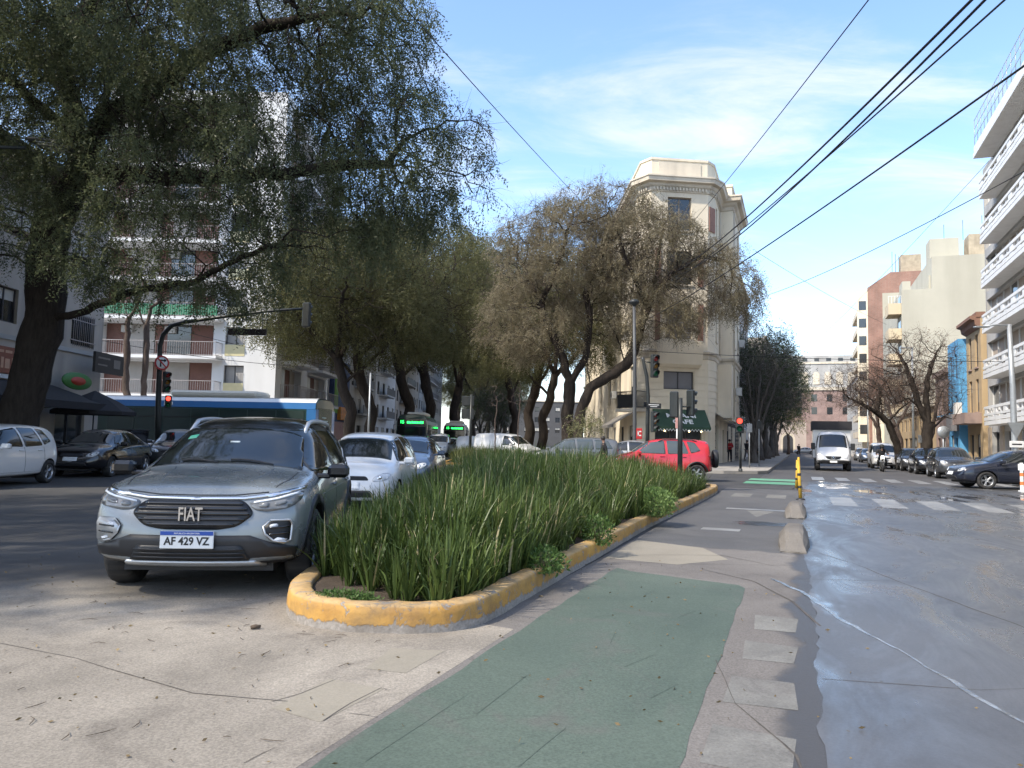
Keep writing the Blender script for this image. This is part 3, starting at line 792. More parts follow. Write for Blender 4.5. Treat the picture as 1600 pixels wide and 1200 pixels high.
# strap-leaved plants
M_BLADE = leaf_mat('strap_leaf', (0.028, 0.050, 0.013), (0.105, 0.148, 0.038), 0.22, 0.38, 0.8)
M_STRAW = leaf_mat('dry_strap_leaf', (0.30, 0.25, 0.13), (0.42, 0.37, 0.22), 0.2, 0.6, 1.0)
def strap_blades(name, clumps, per, mat, seed, hscale=1.0, seg=5, width=0.0094):
    """clumps: (x, y, z, height) ; each gives a fan of arching strap leaves"""
    g = np.random.default_rng(seed)
    C = np.repeat(np.array(clumps), per, axis=0); N = len(C)
    az = g.uniform(0, 2 * np.pi, N); lean = np.abs(g.normal(0.0, 0.27, N)) + 0.03
    L = C[:, 3] * g.uniform(0.62, 1.12, N) * hscale
    curl = g.uniform(0.0, 1.0, N) ** 2.4 * 1.9
    curl = np.where(g.random(N) < .08, g.uniform(1.8, 3.0, N), curl)   # some leaves are bent right over
    bx = C[:, 0] + np.cos(az) * g.uniform(0, .06, N); by = C[:, 1] + np.sin(az) * g.uniform(0, .06, N)
    W = width * g.uniform(0.7, 1.35, N)
    waz = az + np.pi / 2 + g.normal(0, .5, N)
    V = np.zeros((N, seg + 1, 2, 3)); x = bx.copy(); y = by.copy(); z = C[:, 2].copy()
    for k in range(seg + 1):
        u = k / seg
        th = lean + curl * u * u
        w = W * (1.0 - 0.85 * u ** 2.2) * (0.75 + 0.25 * min(1, u * 4))
        for sgn in (0, 1):
            q = (sgn * 2 - 1)
            V[:, k, sgn, 0] = x + np.cos(waz) * w * q; V[:, k, sgn, 1] = y + np.sin(waz) * w * q; V[:, k, sgn, 2] = z
        st = L / seg
        x = x + np.cos(az) * np.sin(th) * st; y = y + np.sin(az) * np.sin(th) * st; z = z + np.cos(th) * st
    V = V.reshape(-1, 3)
    base = (np.arange(N) * (seg + 1) * 2)[:, None]
    F = []
    for k in range(seg):
        F.append(np.concatenate([base + 2 * k, base + 2 * k + 1, base + 2 * k + 3, base + 2 * k + 2], axis=1))
    F = np.stack(F, axis=1).reshape(-1, 4)
    return np_mesh(name, V, F, mat, None, np.repeat(g.random(N), seg))
g = random.Random(4)
clumps = []; nose = []
tries = 0
while len(clumps) < 1600 and tries < 60000:
    tries += 1
    x = g.uniform(-1.8, 6); y = g.uniform(5.72, 21.2) if len(clumps) > 170 else g.uniform(5.72, 8.5)
    if not inside(inner, x, y): continue
    if y < 6.15 and x < -0.85: continue
    if y < 6.7 and x < -1.1: continue
    t_ = x * .936 - y * .351
    if t_ > -2.45 and g.random() < 0.6: continue
    if any((x - c[0]) ** 2 + (y - c[1]) ** 2 < 0.017 for c in clumps[-300:]): continue
    din = -2.35 - t_
    hf = min(1.0, 0.62 + 0.26 * din) * min(1.0, 0.42 + 0.42 * (x + 1.8)) * (1.0 - 0.22 * max(0, (y - 15) / 6) * max(0, 1 - din / 3)) * (0.75 if y < 6.4 else 1.0)
    clumps.append((x, y, 0.145, g.choice((.78, .9, 1, 1.05, 1.1)) * g.uniform(.94, 1.06) * hf))
o = strap_blades('strap_leaf_plants', clumps, 23, M_BLADE, 1)
o['kind'] = 'stuff'; o['label'] = 'dense dark green strap leaved plants filling the kerbed bed'; o['category'] = 'plants'
dry = [(c[0], c[1], c[2] + 0.05, c[3] * 0.95) for c in clumps if g.random() < 0.35]
o = strap_blades('dry_leaves', dry, 2, M_STRAW, 2, 1.0)
o['kind'] = 'stuff'; o['label'] = 'scattered straw coloured dead leaves among the green straps'; o['category'] = 'plants'
# a loose tuft at the nose of the bed
o = strap_blades('leaf_tuft', [(-1.28, 6.35, 0.145, .62), (-1.2, 6.45, .145, .7), (-1.36, 6.6, .145, .6)], 26, M_BLADE, 3, 1.0)
tag(o, 'small separate tuft of strap leaves at the rounded nose of the bed', 'plant')

def leafy_blob(name, label, cat, c, r, n, mat, seed, size=0.03, lift=0.5, group=None):
    """a low leafy plant: stems plus small leaf faces spread through its volume"""
    g = np.random.default_rng(seed)
    root = thing(name, label, cat, c, 0, group)
    mb = MB()
    for k in range(14):
        a = g.uniform(0, 6.28); q = g.uniform(.2, .8)
        mb.tube([(0, 0, 0), (math.cos(a) * r[0] * q * .5, math.sin(a) * r[1] * q * .5, r[2] * .6), (math.cos(a) * r[0] * q, math.sin(a) * r[1] * q, r[2] * (1.2 + .4 * g.random()))], [.008, .006, .003], 4)
    mb.build('stem', pm('green_stem', (0.08, 0.09, 0.035), .7), root)
    d = g.normal(size=(n, 3)); d /= np.linalg.norm(d, axis=1)[:, None]
    rad = g.uniform(0.35, 1.0, n) ** 0.5 * (1 + 0.18 * np.sin(d[:, 0] * 7 + 1) * np.cos(d[:, 1] * 6))
    P = d * rad[:, None] * np.array(r) + np.array([0, 0, r[2] * lift + r[2] * .5])
    P[:, 2] = np.maximum(P[:, 2], 0.02)
    leaf_quads('foliage', P, d * .6 + np.array([0, 0, .5]), g, size, mat, root)
    return root

def leaf_quads(name, P, D, g, size, mat, parent, aspect=0.42):
    N = len(P)
    D = D + g.normal(0, .55, (N, 3)); D /= np.linalg.norm(D, axis=1)[:, None] + 1e-9
    A = np.cross(D, g.normal(size=(N, 3))); A /= np.linalg.norm(A, axis=1)[:, None] + 1e-9
    L = size * g.uniform(.6, 1.4, N)[:, None]
    W = L * aspect
    V = np.stack([P, P + D * L * .5 + A * W * .5, P + D * L, P + D * L * .5 - A * W * .5], axis=1).reshape(-1, 3)
    F = np.arange(N * 4).reshape(-1, 4)
    return np_mesh(name, V, F, mat, parent, g.random(N))
M_HERB = leaf_mat('herb_leaf', (0.09, 0.16, 0.045), (0.22, 0.30, 0.10), 0.3, 0.5, 3.0)
M_WEED = leaf_mat('weed_leaf', (0.05, 0.10, 0.025), (0.11, 0.18, 0.05), 0.3, 0.5, 3.0)
p = gp(1022, 808, 0.15)
leafy_blob('herb_bush', 'rounded pale green bushy plant at the kerb among dark strap leaves', 'bush', (p.x, p.y, .15), (.34, .42, .24), 3800, M_HERB, 5, .045)
p = gp(850, 893, 0.15)
leafy_blob('weed', 'low bright green weed against the kerb halfway along the bed', 'weed', (p.x, p.y, .15), (.2, .3, .13), 900, M_WEED, 6, .045, .2)
p = gp(935, 850, 0.15)
leafy_blob('weed', 'taller light green weed against the kerb, nearer the pale bush', 'weed', (p.x, p.y, .15), (.18, .22, .2), 800, M_WEED, 8, .045, .2)
p = gp(535, 938, 0.15)
o = leafy_blob('weed', 'creeping green weed on bare soil at the rounded nose of the bed', 'weed', (p.x, p.y, .145), (.26, .16, .045), 1500, M_WEED, 7, .025, .0)

# fallen twigs and leaves on the apron
g = np.random.default_rng(9)
P = []; 
mb = MB()
for k in range(95):
    x = g.uniform(-4.6, -0.1); y = g.uniform(3.2, 7.2)
    if x * .936 - y * .351 > -2.2 and y < 5.3: continue
    a = g.uniform(0, 6.28); ln = g.uniform(.02, .14)
    mb.tube([(x, y, .010), (x + math.cos(a) * ln * .5, y + math.sin(a) * ln * .5, .014), (x + math.cos(a + .3) * ln, y + math.sin(a + .3) * ln, .009)], [.0014, .002, .001], 4, False)
o = mb.build('fallen_twigs', M_LITTER); o['kind'] = 'stuff'; o['label'] = 'fallen twigs scattered over the concrete'; o['category'] = 'twigs'
N = 420
xs = g.uniform(-5, 2.6, N); ys = g.uniform(3.2, 9, N)
P = np.stack([xs, ys, np.full(N, .012)], 1)
D = np.stack([g.normal(size=N), g.normal(size=N), g.normal(0, .08, N)], 1) * 4
o = leaf_quads('fallen_leaves', P, D, g, .028, leaf_mat('dead_leaf', (0.10, 0.07, 0.035), (0.24, 0.18, 0.09), 0.1, .7), None)
o['kind'] = 'stuff'; o['label'] = 'small dead leaves scattered over road and concrete'; o['category'] = 'leaves'
p = gp(398, 985)
mb = MB(); mb.tube([(p.x - .03, p.y, .02), (p.x, p.y + .01, .024), (p.x + .035, p.y + .02, .022)], [.012, .016, .011], 7)
tag(mb.build('dropping', M_LITTER), 'small dark brown lump lying on the concrete near the kerb nose', 'debris')
# ------------------------------------------------------------------ trees
def bark_mat(name, c1, c2):
    m, n, l, b = new_mat(name)
    t = n.new('ShaderNodeTexCoord')
    mp_ = n.new('ShaderNodeMapping'); l.new(t.outputs['Object'], mp_.inputs[0]); mp_.inputs['Scale'].default_value = (1, 1, 0.25)
    no = n.new('ShaderNodeTexNoise'); l.new(mp_.outputs[0], no.inputs['Vector']); no.inputs['Scale'].default_value = 9; no.inputs['Detail'].default_value = 8; no.inputs['Roughness'].default_value = .7
    mx = n.new('ShaderNodeMix'); mx.data_type = 'RGBA'
    r = n.new('ShaderNodeMapRange'); l.new(no.outputs[0], r.inputs[0]); r.inputs[1].default_value = .3; r.inputs[2].default_value = .7
    l.new(r.outputs[0], mx.inputs[0]); mx.inputs[6].default_value = (*c1, 1); mx.inputs[7].default_value = (*c2, 1)
    l.new(mx.outputs[2], b.inputs['Base Color']); b.inputs['Roughness'].default_value = .9; b.inputs['Specular IOR Level'].default_value = .2
    bp = n.new('ShaderNodeBump'); bp.inputs['Strength'].default_value = .9; bp.inputs['Distance'].default_value = .06
    l.new(no.outputs[0], bp.inputs['Height']); l.new(bp.outputs[0], b.inputs['Normal'])
    return m
M_BARK = bark_mat('dark_bark', (0.020, 0.016, 0.013), (0.055, 0.044, 0.036))
M_BARKG = bark_mat('grey_bark', (0.075, 0.066, 0.058), (0.16, 0.145, 0.13))
M_BARKR = bark_mat('brown_bark', (0.065, 0.048, 0.040), (0.14, 0.108, 0.092))

def ellipsoids(g, specs, n):
    vol = np.array([s[1][0] * s[1][1] * s[1][2] * (s[2] if len(s) > 2 else 1) for s in specs]); vol = vol / vol.sum()
    out = []
    for s, w in zip(specs, vol):
        k = max(4, int(n * w))
        d = g.normal(size=(k, 3)); d /= np.linalg.norm(d, axis=1)[:, None]
        r = g.random(k) ** (1 / 2.4)
        out.append(np.array(s[0]) + d * r[:, None] * np.array(s[1]))
    return np.concatenate(out)

def grow(limbs, attr, g, step=0.4, infl=3.0, kill=0.7, iters=120, jit=0.28, trop=(0, 0, 0.0)):
    """limbs: hand-laid polylines (each starts on an earlier one); then space colonisation towards attr"""
    pos = []; par = []
    def add(p, q):
        pos.append(np.array(p, float)); par.append(q); return len(pos) - 1
    for li, L in enumerate(limbs):
        L = [np.array(p, float) for p in L]
        if li == 0: cur = add(L[0], -1)
        else: cur = int(np.argmin([np.sum((q - L[0]) ** 2) for q in pos]))
        for a, b in zip(L, L[1:]):
            start = pos[cur]; k = max(1, int(round(np.linalg.norm(b - start) / step)))
            for j in range(1, k + 1):
                w = g.normal(0, jit * step * .28, 3) if j < k else 0
                cur = add(start + (b - start) * j / k + w, cur)
    A = attr.copy()
    P = np.array(pos); nc = np.zeros(len(P), int)
    for i, q in enumerate(par):
        if q >= 0: nc[q] += 1
    D = np.full(len(A), 1e9); NI = np.zeros(len(A), int)
    def upd(lo):
        nonlocal D, NI
        for s in range(lo, len(P), 512):
            d = np.linalg.norm(A[:, None, :] - P[None, s:s + 512, :], axis=2)
            j = d.argmin(1); dm = d[np.arange(len(A)), j]
            better = dm < D
            D[better] = dm[better]; NI[better] = j[better] + s
    upd(0)
    T = np.array(trop)
    for it in range(iters):
        keep = D > kill
        A = A[keep]; D = D[keep]; NI = NI[keep]
        if len(A) == 0: break
        act = D < infl * (1 + 3 * (it < 12))
        if not act.any(): break
        acc = {}
        dirs = A[act] - P[NI[act]]; dirs /= np.linalg.norm(dirs, axis=1)[:, None]
        S_ = np.zeros_like(P); np.add.at(S_, NI[act], dirs)
        idx = np.unique(NI[act])
        idx = idx[nc[idx] < 4]
        if len(idx) == 0: break
        v = S_[idx]; v /= np.linalg.norm(v, axis=1)[:, None] + 1e-9
        v = v + g.normal(0, jit, v.shape) + T
        v /= np.linalg.norm(v, axis=1)[:, None] + 1e-9
        new = P[idx] + v * step
        lo = len(P)
        P = np.concatenate([P, new]); par.extend(idx.tolist()); nc[idx] += 1
        nc = np.concatenate([nc, np.zeros(len(new), int)])
        upd(lo)
    return P, np.array(par)

def radii(par, tip=0.008, e=2.3, base=None):
    n = len(par); acc = np.zeros(n)
    for i in range(n - 1, -1, -1):
        if acc[i] == 0: acc[i] = tip ** e
        if par[i] >= 0: acc[par[i]] += acc[i]
    r = acc ** (1 / e)
    if base: 
        k = math.log(base / tip) / math.log(r[0] / tip)
        r = tip * (r / tip) ** k
    return r

def wood(name, P, par, r, mat, parent, rmin=0.0, flare=0.0):
    n = len(P); ch = [[] for _ in range(n)]
    for i, q in enumerate(par):
        if q >= 0: ch[q].append(i)
    mb = MB()
    stack = [(-1, 0)]
    while stack:
        st, i = stack.pop()
        pts = []; rs = []
        if st >= 0:
            pts.append(P[st]); rs.append(min(r[st], r[i] * 1.25))
        cur = i
        while True:
            pts.append(P[cur]); rs.append(r[cur])
            c = ch[cur]
            if not c: break
            c = sorted(c, key=lambda q: -r[q])
            for o in c[1:]: stack.append((cur, o))
            cur = c[0]
        if len(pts) < 2 or rs[0] < rmin: continue
        k = 10 if rs[0] > .25 else 8 if rs[0] > .1 else 5 if rs[0] > .03 else 3
        if flare and i == 0:
            rs = [q * (1 + flare * math.exp(-np.linalg.norm(p - pts[0]) / .5)) for p, q in zip(pts, rs)]
        rs = [q * random.uniform(.93, 1.07) for q in rs]
        mb.tube(pts, rs, k, rs[0] > .05)
    return mb.build(name, mat, parent, recalc=False)

def sprays(P, par, r, g, per, rmax, length=0.35, nl=9, leaf=0.07, droop=0.7, spread=0.35, aspect=.36, frac=.55):
    """hanging pinnate sprays on the thin wood: returns leaf quads"""
    idx = np.where(r < rmax)[0]
    K = g.normal(size=(14, 3)); K *= (2 * np.pi / g.uniform(2.0, 4.8, 14) / np.linalg.norm(K, axis=1))[:, None]
    f = np.cos(P[idx] @ K.T + g.uniform(0, 6.28, 14)).sum(1) / math.sqrt(7.0)
    f = f.argsort().argsort() / len(idx)
    idx = idx[f + g.normal(0, .06, len(idx)) > 1 - frac]   # leaves sit in clumps with gaps between
    C = np.repeat(idx, per)
    N = len(C)
    base = P[C] + g.normal(0, spread, (N, 3))
    out = P[C] - P[np.maximum(par[C], 0)]
    out /= np.linalg.norm(out, axis=1)[:, None] + 1e-9
    d = out * .5 + g.normal(0, .5, (N, 3)) + np.array([0, 0, -droop]); d /= np.linalg.norm(d, axis=1)[:, None]
    side = np.cross(d, g.normal(size=(N, 3))); side /= np.linalg.norm(side, axis=1)[:, None] + 1e-9
    L = length * g.uniform(.6, 1.3, N)
    k = np.arange(nl); u = (k + .5) / nl; sg = np.where(k % 2 == 0, 1, -1)
    Q = base[:, None, :] + d[:, None, :] * (L[:, None] * u)[:, :, None] + np.array([0, 0, -1.0]) * (L[:, None] * u ** 2 * .25)[:, :, None]
    ld = side[:, None, :] * sg[None, :, None] + d[:, None, :] * .55 + g.normal(0, .25, (N, nl, 3)) + np.array([0, 0, -.25])
    ld /= np.linalg.norm(ld, axis=2)[:, :, None]
    Q = Q.reshape(-1, 3); ld = ld.reshape(-1, 3)
    M_ = len(Q)
    nrm = np.cross(ld, g.normal(size=(M_, 3))); nrm /= np.linalg.norm(nrm, axis=1)[:, None] + 1e-9
    ll = (leaf * g.uniform(.65, 1.3, M_))[:, None]; w = ll * aspect
    V = np.stack([Q, Q + ld * ll * .5 + nrm * w * .5, Q + ld * ll, Q + ld * ll * .5 - nrm * w * .5], 1).reshape(-1, 3)
    F = np.arange(M_ * 4).reshape(-1, 4)
    rnd = np.repeat(g.random(N) * .6, nl) + g.random(M_) * .4
    return V, F, rnd

def twigs(P, par, r, g, per, rmax, length=0.6, rad=0.006):
    idx = np.where(r < rmax)[0]; C = np.repeat(idx, per); N = len(C)
    out = P[C] - P[np.maximum(par[C], 0)]; out /= np.linalg.norm(out, axis=1)[:, None] + 1e-9
    d = out + g.normal(0, .65, (N, 3)); d /= np.linalg.norm(d, axis=1)[:, None]
    L = length * g.uniform(.4, 1.3, N)[:, None]
    a = np.cross(d, g.normal(size=(N, 3))); a /= np.linalg.norm(a, axis=1)[:, None] + 1e-9
    b = np.cross(d, a)
    mid = P[C] + d * L * .5 + g.normal(0, .05, (N, 3)); tip = P[C] + d * L + g.normal(0, .1, (N, 3))
    V = []
    for (c, q) in ((P[C], rad), (mid, rad * .7), (tip, rad * .25)):
        for t in (0, 2.094, 4.189):
            V.append(c + (a * math.cos(t) + b * math.sin(t)) * q)
    V = np.stack(V, 1).reshape(-1, 3)
    F = []
    o = (np.arange(N) * 9)[:, None]
    for s in (0, 3):
        for k in range(3):
            F.append(np.concatenate([o + s + k, o + s + (k + 1) % 3, o + s + 3 + (k + 1) % 3, o + s + 3 + k], 1))
    return V, np.concatenate(F)

def tree(name, label, loc, limbs, specs, seed, natt, bark, leafm, per=3, base=0.35, step=.42, infl=3., kill=.8, rleaf=.02, leaf=.08, length=.36, nl=9, droop=.7, tw=0, twl=.6, spread=.35, group=None, trop=(0, 0, 0), tip=.008, jit=.28, twm=None, rz=0, flare=.5, frac=.6):
    g = np.random.default_rng(seed)
    loc = Vector(loc)
    o3 = np.array(loc)
    root = thing(name, label, 'tree', loc, rz, group)
    L = [[np.array(p) - o3 for p in l] for l in limbs]
    sp = [(np.array(s[0]) - o3, *s[1:]) for s in specs]
    P, par = grow(L, ellipsoids(g, sp, natt), g, step, infl, kill, jit=jit, trop=trop)
    r = radii(par, tip, 2.3, base)
    wood('trunk', P, par, r, bark, root, flare=flare)
    if per > 0:
        V, F, rnd = sprays(P, par, r, g, per, rleaf, length, nl, leaf, droop, spread, frac=frac)
        np_mesh('crown', V, F, leafm, root, rnd)['kind'] = 'stuff'
    if tw > 0:
        V, F = twigs(P, par, r, g, tw, rleaf, twl)
        np_mesh('twigs', V, F, twm or bark, root)['kind'] = 'stuff'
    return root

M_LEAF_BIG = leaf_mat('tipa_leaf_dark', (0.068, 0.086, 0.048), (0.145, 0.164, 0.080), 0.5, .5, .32)
M_LEAF_OL = leaf_mat('tipa_leaf_olive', (0.080, 0.088, 0.038), (0.175, 0.168, 0.075), 0.5, .55, .30)
M_LEAF_BR = leaf_mat('tipa_leaf_dry', (0.175, 0.152, 0.09), (0.34, 0.29, 0.19), 0.5, .6, .28)
M_LEAF_FI = leaf_mat('ficus_leaf', (0.016, 0.030, 0.010), (0.055, 0.080, 0.025), 0.2, .4, .4)
M_LEAF_PALE = leaf_mat('pale_leaf', (0.13, 0.14, 0.06), (0.27, 0.26, 0.13), 0.3, .6, .8)
M_LEAF_RED = leaf_mat('rusty_leaf', (0.11, 0.062, 0.045), (0.20, 0.125, 0.085), 0.25, .6, .5)

# the big tree over the left road, its limbs laid along the photograph's
def w(x, y, Y): return tuple(at(x, y, Y))
TY = 22.5
b0 = w(18, 742, TY)
limbsA = [
    [(b0[0], TY, 0), w(24, 680, TY), w(42, 610, TY), w(66, 520, TY), w(72, 470, TY), w(72, 420, TY), w(82, 350, TY), w(112, 290, TY), w(128, 262, TY)],
    [w(74, 505, TY), w(120, 490, TY - .3), w(200, 458, TY - .9), w(262, 446, TY - 1.4), w(305, 440, TY - 1.8), w(322, 415, TY - 2)],
    [w(128, 262, TY), w(118, 215, TY - .2), w(112, 160, TY - .5), w(92, 80, TY - .8), w(60, 0, TY - 1)],
    [w(128, 262, TY), w(160, 190, TY + .4), w(175, 120, TY + .8), w(205, 40, TY + 1), w(240, -40, TY + 1)],
    [w(112, 285, TY), w(180, 268, TY - .8), w(260, 280, TY - 1.8), w(360, 275, TY - 2.4), (at(450, 272, TY - 2.6)), w(530, 258, TY - 2.6), w(605, 256, TY - 2.6), w(622, 232, TY - 2.6)],
    [w(118, 215, TY - .2), w(60, 165, TY - 1.2), w(10, 120, TY - 2), w(-60, 90, TY - 3)],
    [w(165, 170, TY + .5), w(230, 150, TY - 1), w(310, 85, TY - 2), w(420, 40, TY - 3), w(520, 20, TY - 3.4)],
    [w(112, 160, TY - .5), w(40, 60, TY + 1.5), w(-60, -20, TY + 3)],
    [w(92, 80, TY - .8), w(150, -10, TY - 3), w(220, -60, TY - 5)],
    [w(305, 440, TY - 1.8), w(380, 400, TY - 2.6), w(440, 380, TY - 3)],
]
EA = [((-14.5, 21.0, 12.2), (5.5, 5.5, 3.6)), ((-8.6, 19.5, 12.6), (5.0, 5.0, 3.4)), ((-4.7, 19.6, 11.6), (2.7, 3.4, 2.4), 1.3),
      ((-2.75, 19.8, 8.7), (2.5, 2.8, 1.75), 1.9), ((-7.6, 19.6, 8.3), (4.2, 3.2, 2.0)), ((-6.7, 19.8, 6.3), (2.7, 2.2, .9), 1.5),
      ((-10.0, 19.8, 5.9), (2.6, 2.2, 1.1), 1.3), ((-4.2, 19.8, 6.6), (1.5, 1.6, .9), 1.5), ((-14.5, 20.0, 7.0), (2.8, 3.0, 1.2), .8), ((-7.5, 20.5, 10.2), (4.5, 3.0, 1.6), .9), ((-11.5, 21, 8.6), (3, 3, 1.6), .8), ((-3.6, 20, 7.4), (1.8, 2.0, 1.2), 1.5), ((-8.6, 20.3, 5.2), (2.2, 1.6, .6), 1.6), ((-10, 15.5, 12.8), (4, 3, 2), .6)]
tree('tipa_tree', 'huge dark leaning tree spreading over the left road behind the parked white hatchback', (b0[0], TY, 0.1), limbsA, EA, 12, 9000, M_BARK, M_LEAF_BIG,
     per=9, base=.56, step=.33, infl=2.4, kill=.40, rleaf=.019, leaf=.090, length=.62, nl=16, droop=.95, tw=2, twl=.5, spread=.13, flare=.35, frac=.66)

# the brownish tree in front of the wedge-shaped corner building
BY = 45.0
b1 = w(889, 728, BY)
limbsB = [
    [(b1[0], BY, 0), w(886, 660, BY), w(890, 600, BY), w(880, 560, BY), w(862, 520, BY), w(845, 480, BY), w(825, 430, BY)],
    [w(890, 600, BY), w(915, 560, BY), w(922, 500, BY), w(915, 460, BY), w(935, 410, BY + .5), w(960, 350, BY + 1)],
    [w(845, 480, BY), w(870, 420, BY - 1), w(890, 350, BY - 1.5)],
    [w(825, 430, BY), w(800, 380, BY + 1.5), w(790, 340, BY + 2)],
]
EB = [((2.3, 45, 12.0), (4.2, 4.2, 4.2)), ((5.0, 45, 14.0), (3.8, 4.0, 3.0)), ((1.0, 45, 8.4), (3.6, 3.5, 2.6), .8), ((5.6, 46, 9.5), (2.5, 3.0, 2.4), .6)]
tree('tipa_tree', 'brownish olive tree with a forked dark trunk left of the corner building', (b1[0], BY, .13), limbsB, EB, 22, 4200, M_BARK, M_LEAF_BR,
     per=10, base=.36, step=.40, infl=2.6, kill=.47, rleaf=.020, leaf=.115, length=.6, nl=10, droop=.7, tw=4, twl=.9, spread=.15, twm=M_BARKR)
b2 = w(905, 730, BY - 1)
BZ = BY - 1
limbsC = [
    [(b2[0], BZ, 0), w(903, 680, BZ), w(908, 640, BZ), w(922, 606, BZ), w(950, 588, BZ), w(978, 570, BZ), w(992, 545, BZ), w(1003, 500, BZ), w(1020, 455, BZ), w(1030, 430, BZ)],
    [w(922, 606, BZ), w(918, 560, BZ), w(922, 520, BZ), w(928, 470, BZ)],
    [w(980, 566, BZ), w(965, 530, BZ), w(950, 500, BZ), w(940, 480, BZ)],
    [w(1020, 455, BZ), w(1060, 420, BZ - 1), w(1100, 400, BZ - 1), w(1140, 410, BZ - .5)],
    [w(1020, 455, BZ), w(1030, 390, BZ + .5), w(1040, 340, BZ + 1)],
    [w(1010, 480, BZ), w(980, 410, BZ - 1.2), w(965, 360, BZ - 1.5)],
]
EC = [((7.6, 44, 12.3), (3.8, 3.6, 3.2)), ((11.0, 43.8, 11.0), (3.0, 3.0, 2.3), 1.2), ((13.3, 43.8, 9.9), (1.3, 1.8, 1.7), 1.4), ((8.4, 43.6, 8.6), (3.3, 2.6, 1.6), .8)]
tree('tipa_tree', 'tree whose crooked trunk bends right across the pale corner building', (b2[0], BZ, .13), limbsC, EC, 23, 3600, M_BARK, M_LEAF_BR,
     per=10, base=.31, step=.38, infl=2.6, kill=.46, rleaf=.020, leaf=.115, length=.6, nl=10, droop=.75, tw=4, twl=.9, spread=.15, twm=M_BARKR)

# avenue trees: one kind, copied down both sides of the avenue
def avenue_proto(seed, lean, label):
    limbs = [[(0, 0, 0), (lean * .3, .1, 1.2), (lean * .15, 0, 2.4), (lean * .8, .1, 3.8), (lean * 1.1, .2, 5.2)],
             [(lean * .8, .1, 3.8), (lean * .8 + 1.4, .3, 5.2), (lean * .8 + 2.6, .6, 6.5)],
             [(lean * 1.1, .2, 5.2), (lean * 1.1 - 1.5, -.4, 6.8), (lean - 2.4, -.8, 8.0)],
             [(lean * 1.1, .2, 5.2), (lean * 1.1 + .4, 1.4, 7.0), (lean + .8, 2.0, 8.6)],
             [(lean * 1.1, .2, 5.2), (lean * 1.1 + .3, -1.2, 7.2), (lean + .6, -2.4, 8.4)]]
    E_ = [((lean, 0, 9.6), (5.2, 5.2, 3.4)), ((lean + 2.2, 0, 7.2), (3.4, 4.2, 2.2), .9), ((lean - 2.6, 0, 7.4), (2.8, 3.8, 2.0), .8)]
    return tree('tipa_tree', label, (0, 0, 0), limbs, E_, seed, 3200, M_BARK, M_LEAF_OL, per=8, base=.28, step=.42, infl=2.7, kill=.52, rleaf=.020, leaf=.13, length=.65, nl=10, droop=.95, tw=1, twl=.8, spread=.16, group='trees along the avenue', flare=.5)
protoX = avenue_proto(31, -.9, 'olive tree with a sinuous leaning trunk on the left pavement beyond the cross street')
protoY = avenue_proto(32, 1.0, 'slimmer olive tree just right of the sinuous leaning one on the left pavement')
def put(o, x, Y, rz, sc, label=None):
    p = gp_at(x, Y); o.location = (p[0], Y, .1); o.rotation_euler = (0, 0, R(rz)); o.scale = (sc, sc, sc * random.uniform(.96, 1.05))
    if label: o['label'] = label
    return o
def gp_at(x, Y):
    return ((x - 800) / 1200 * Y * 1.0, Y)
put(protoX, 555, 50, 0, 1.25)
put(protoY, 588, 53, 200, 1.3)
spots = [(645, 70, 40, 1.7, 'X', 'broad dark olive tree on the left of the avenue behind the nearest oncoming bus'),
         (676, 92, 120, 2.15, 'Y', 'tree on the left of the avenue above the second oncoming bus'),
         (708, 122, 250, 2.4, 'X', 'farther tree closing the leafy tunnel left of the avenue'),
         (738, 165, 20, 1.8, 'Y', 'farthest tree on the left at the end of the leafy tunnel'),
         (845, 62, 160, 1.25, 'X', 'thick trunked olive tree behind the white vans'),
         (824, 88, 300, 1.9, 'Y', 'tree on the right of the avenue beyond the white vans'),
         (808, 125, 60, 2.2, 'X', 'farther tree on the right side of the leafy tunnel'),
         (792, 175, 140, 1.7, 'Y', 'farthest tree on the right at the end of the leafy tunnel')]
for (x, Y, rz, sc, k, lab) in spots:
    put(copy_tree(protoX if k == 'X' else protoY), x, Y, rz, sc, lab)

for (x, Y, sc, lab) in ((716, 205, 1.9, 'very distant tree left of centre in the leafy tunnel'), (764, 190, 1.7, 'very distant tree in the middle of the leafy tunnel'), (778, 225, 1.9, 'most distant tree just right of the tunnel middle')):
    put(copy_tree(protoY), x, Y, 77, sc, lab)
c = copy_tree(protoX); c.location = (-15.0, 6.4, .13); c.rotation_euler = (0, 0, R(140)); c['label'] = 'avenue tree just outside the left edge whose crown dapples the foreground'
# thin bare trunks in front of the balconies on the left
FY = 37.0
b = w(232, 712, FY)
limbsF = [[(b[0] - 1.2, FY, 0), w(200, 640, FY), w(196, 600, FY), w(198, 540, FY), w(200, 500, FY), w(192, 470, FY)],
          [w(198, 540, FY), w(180, 505, FY), w(165, 480, FY)], [w(200, 500, FY), w(215, 475, FY), w(225, 450, FY)]]
tree('bare_tree', 'thin bare trunk before the balconies, left one of the pair', (b[0] - 1.2, FY, .1), limbsF, [((at(195, 440, FY).x, FY, 9.0), (1.6, 1.6, 1.4))], 41, 90, M_BARKR, None, per=0, base=.17, tw=2, step=.35, rleaf=.03, group='bare trunks before the balconies')
limbsG = [[(b[0] - .2, FY + .5, 0), w(224, 640, FY + .5), w(228, 560, FY + .5), w(229, 510, FY + .5), w(236, 480, FY + .5)],
          [w(229, 510, FY + .5), w(215, 480, FY + .5), w(205, 465, FY + .5)], [w(236, 480, FY + .5), w(255, 468, FY + .5), w(270, 462, FY + .5)]]
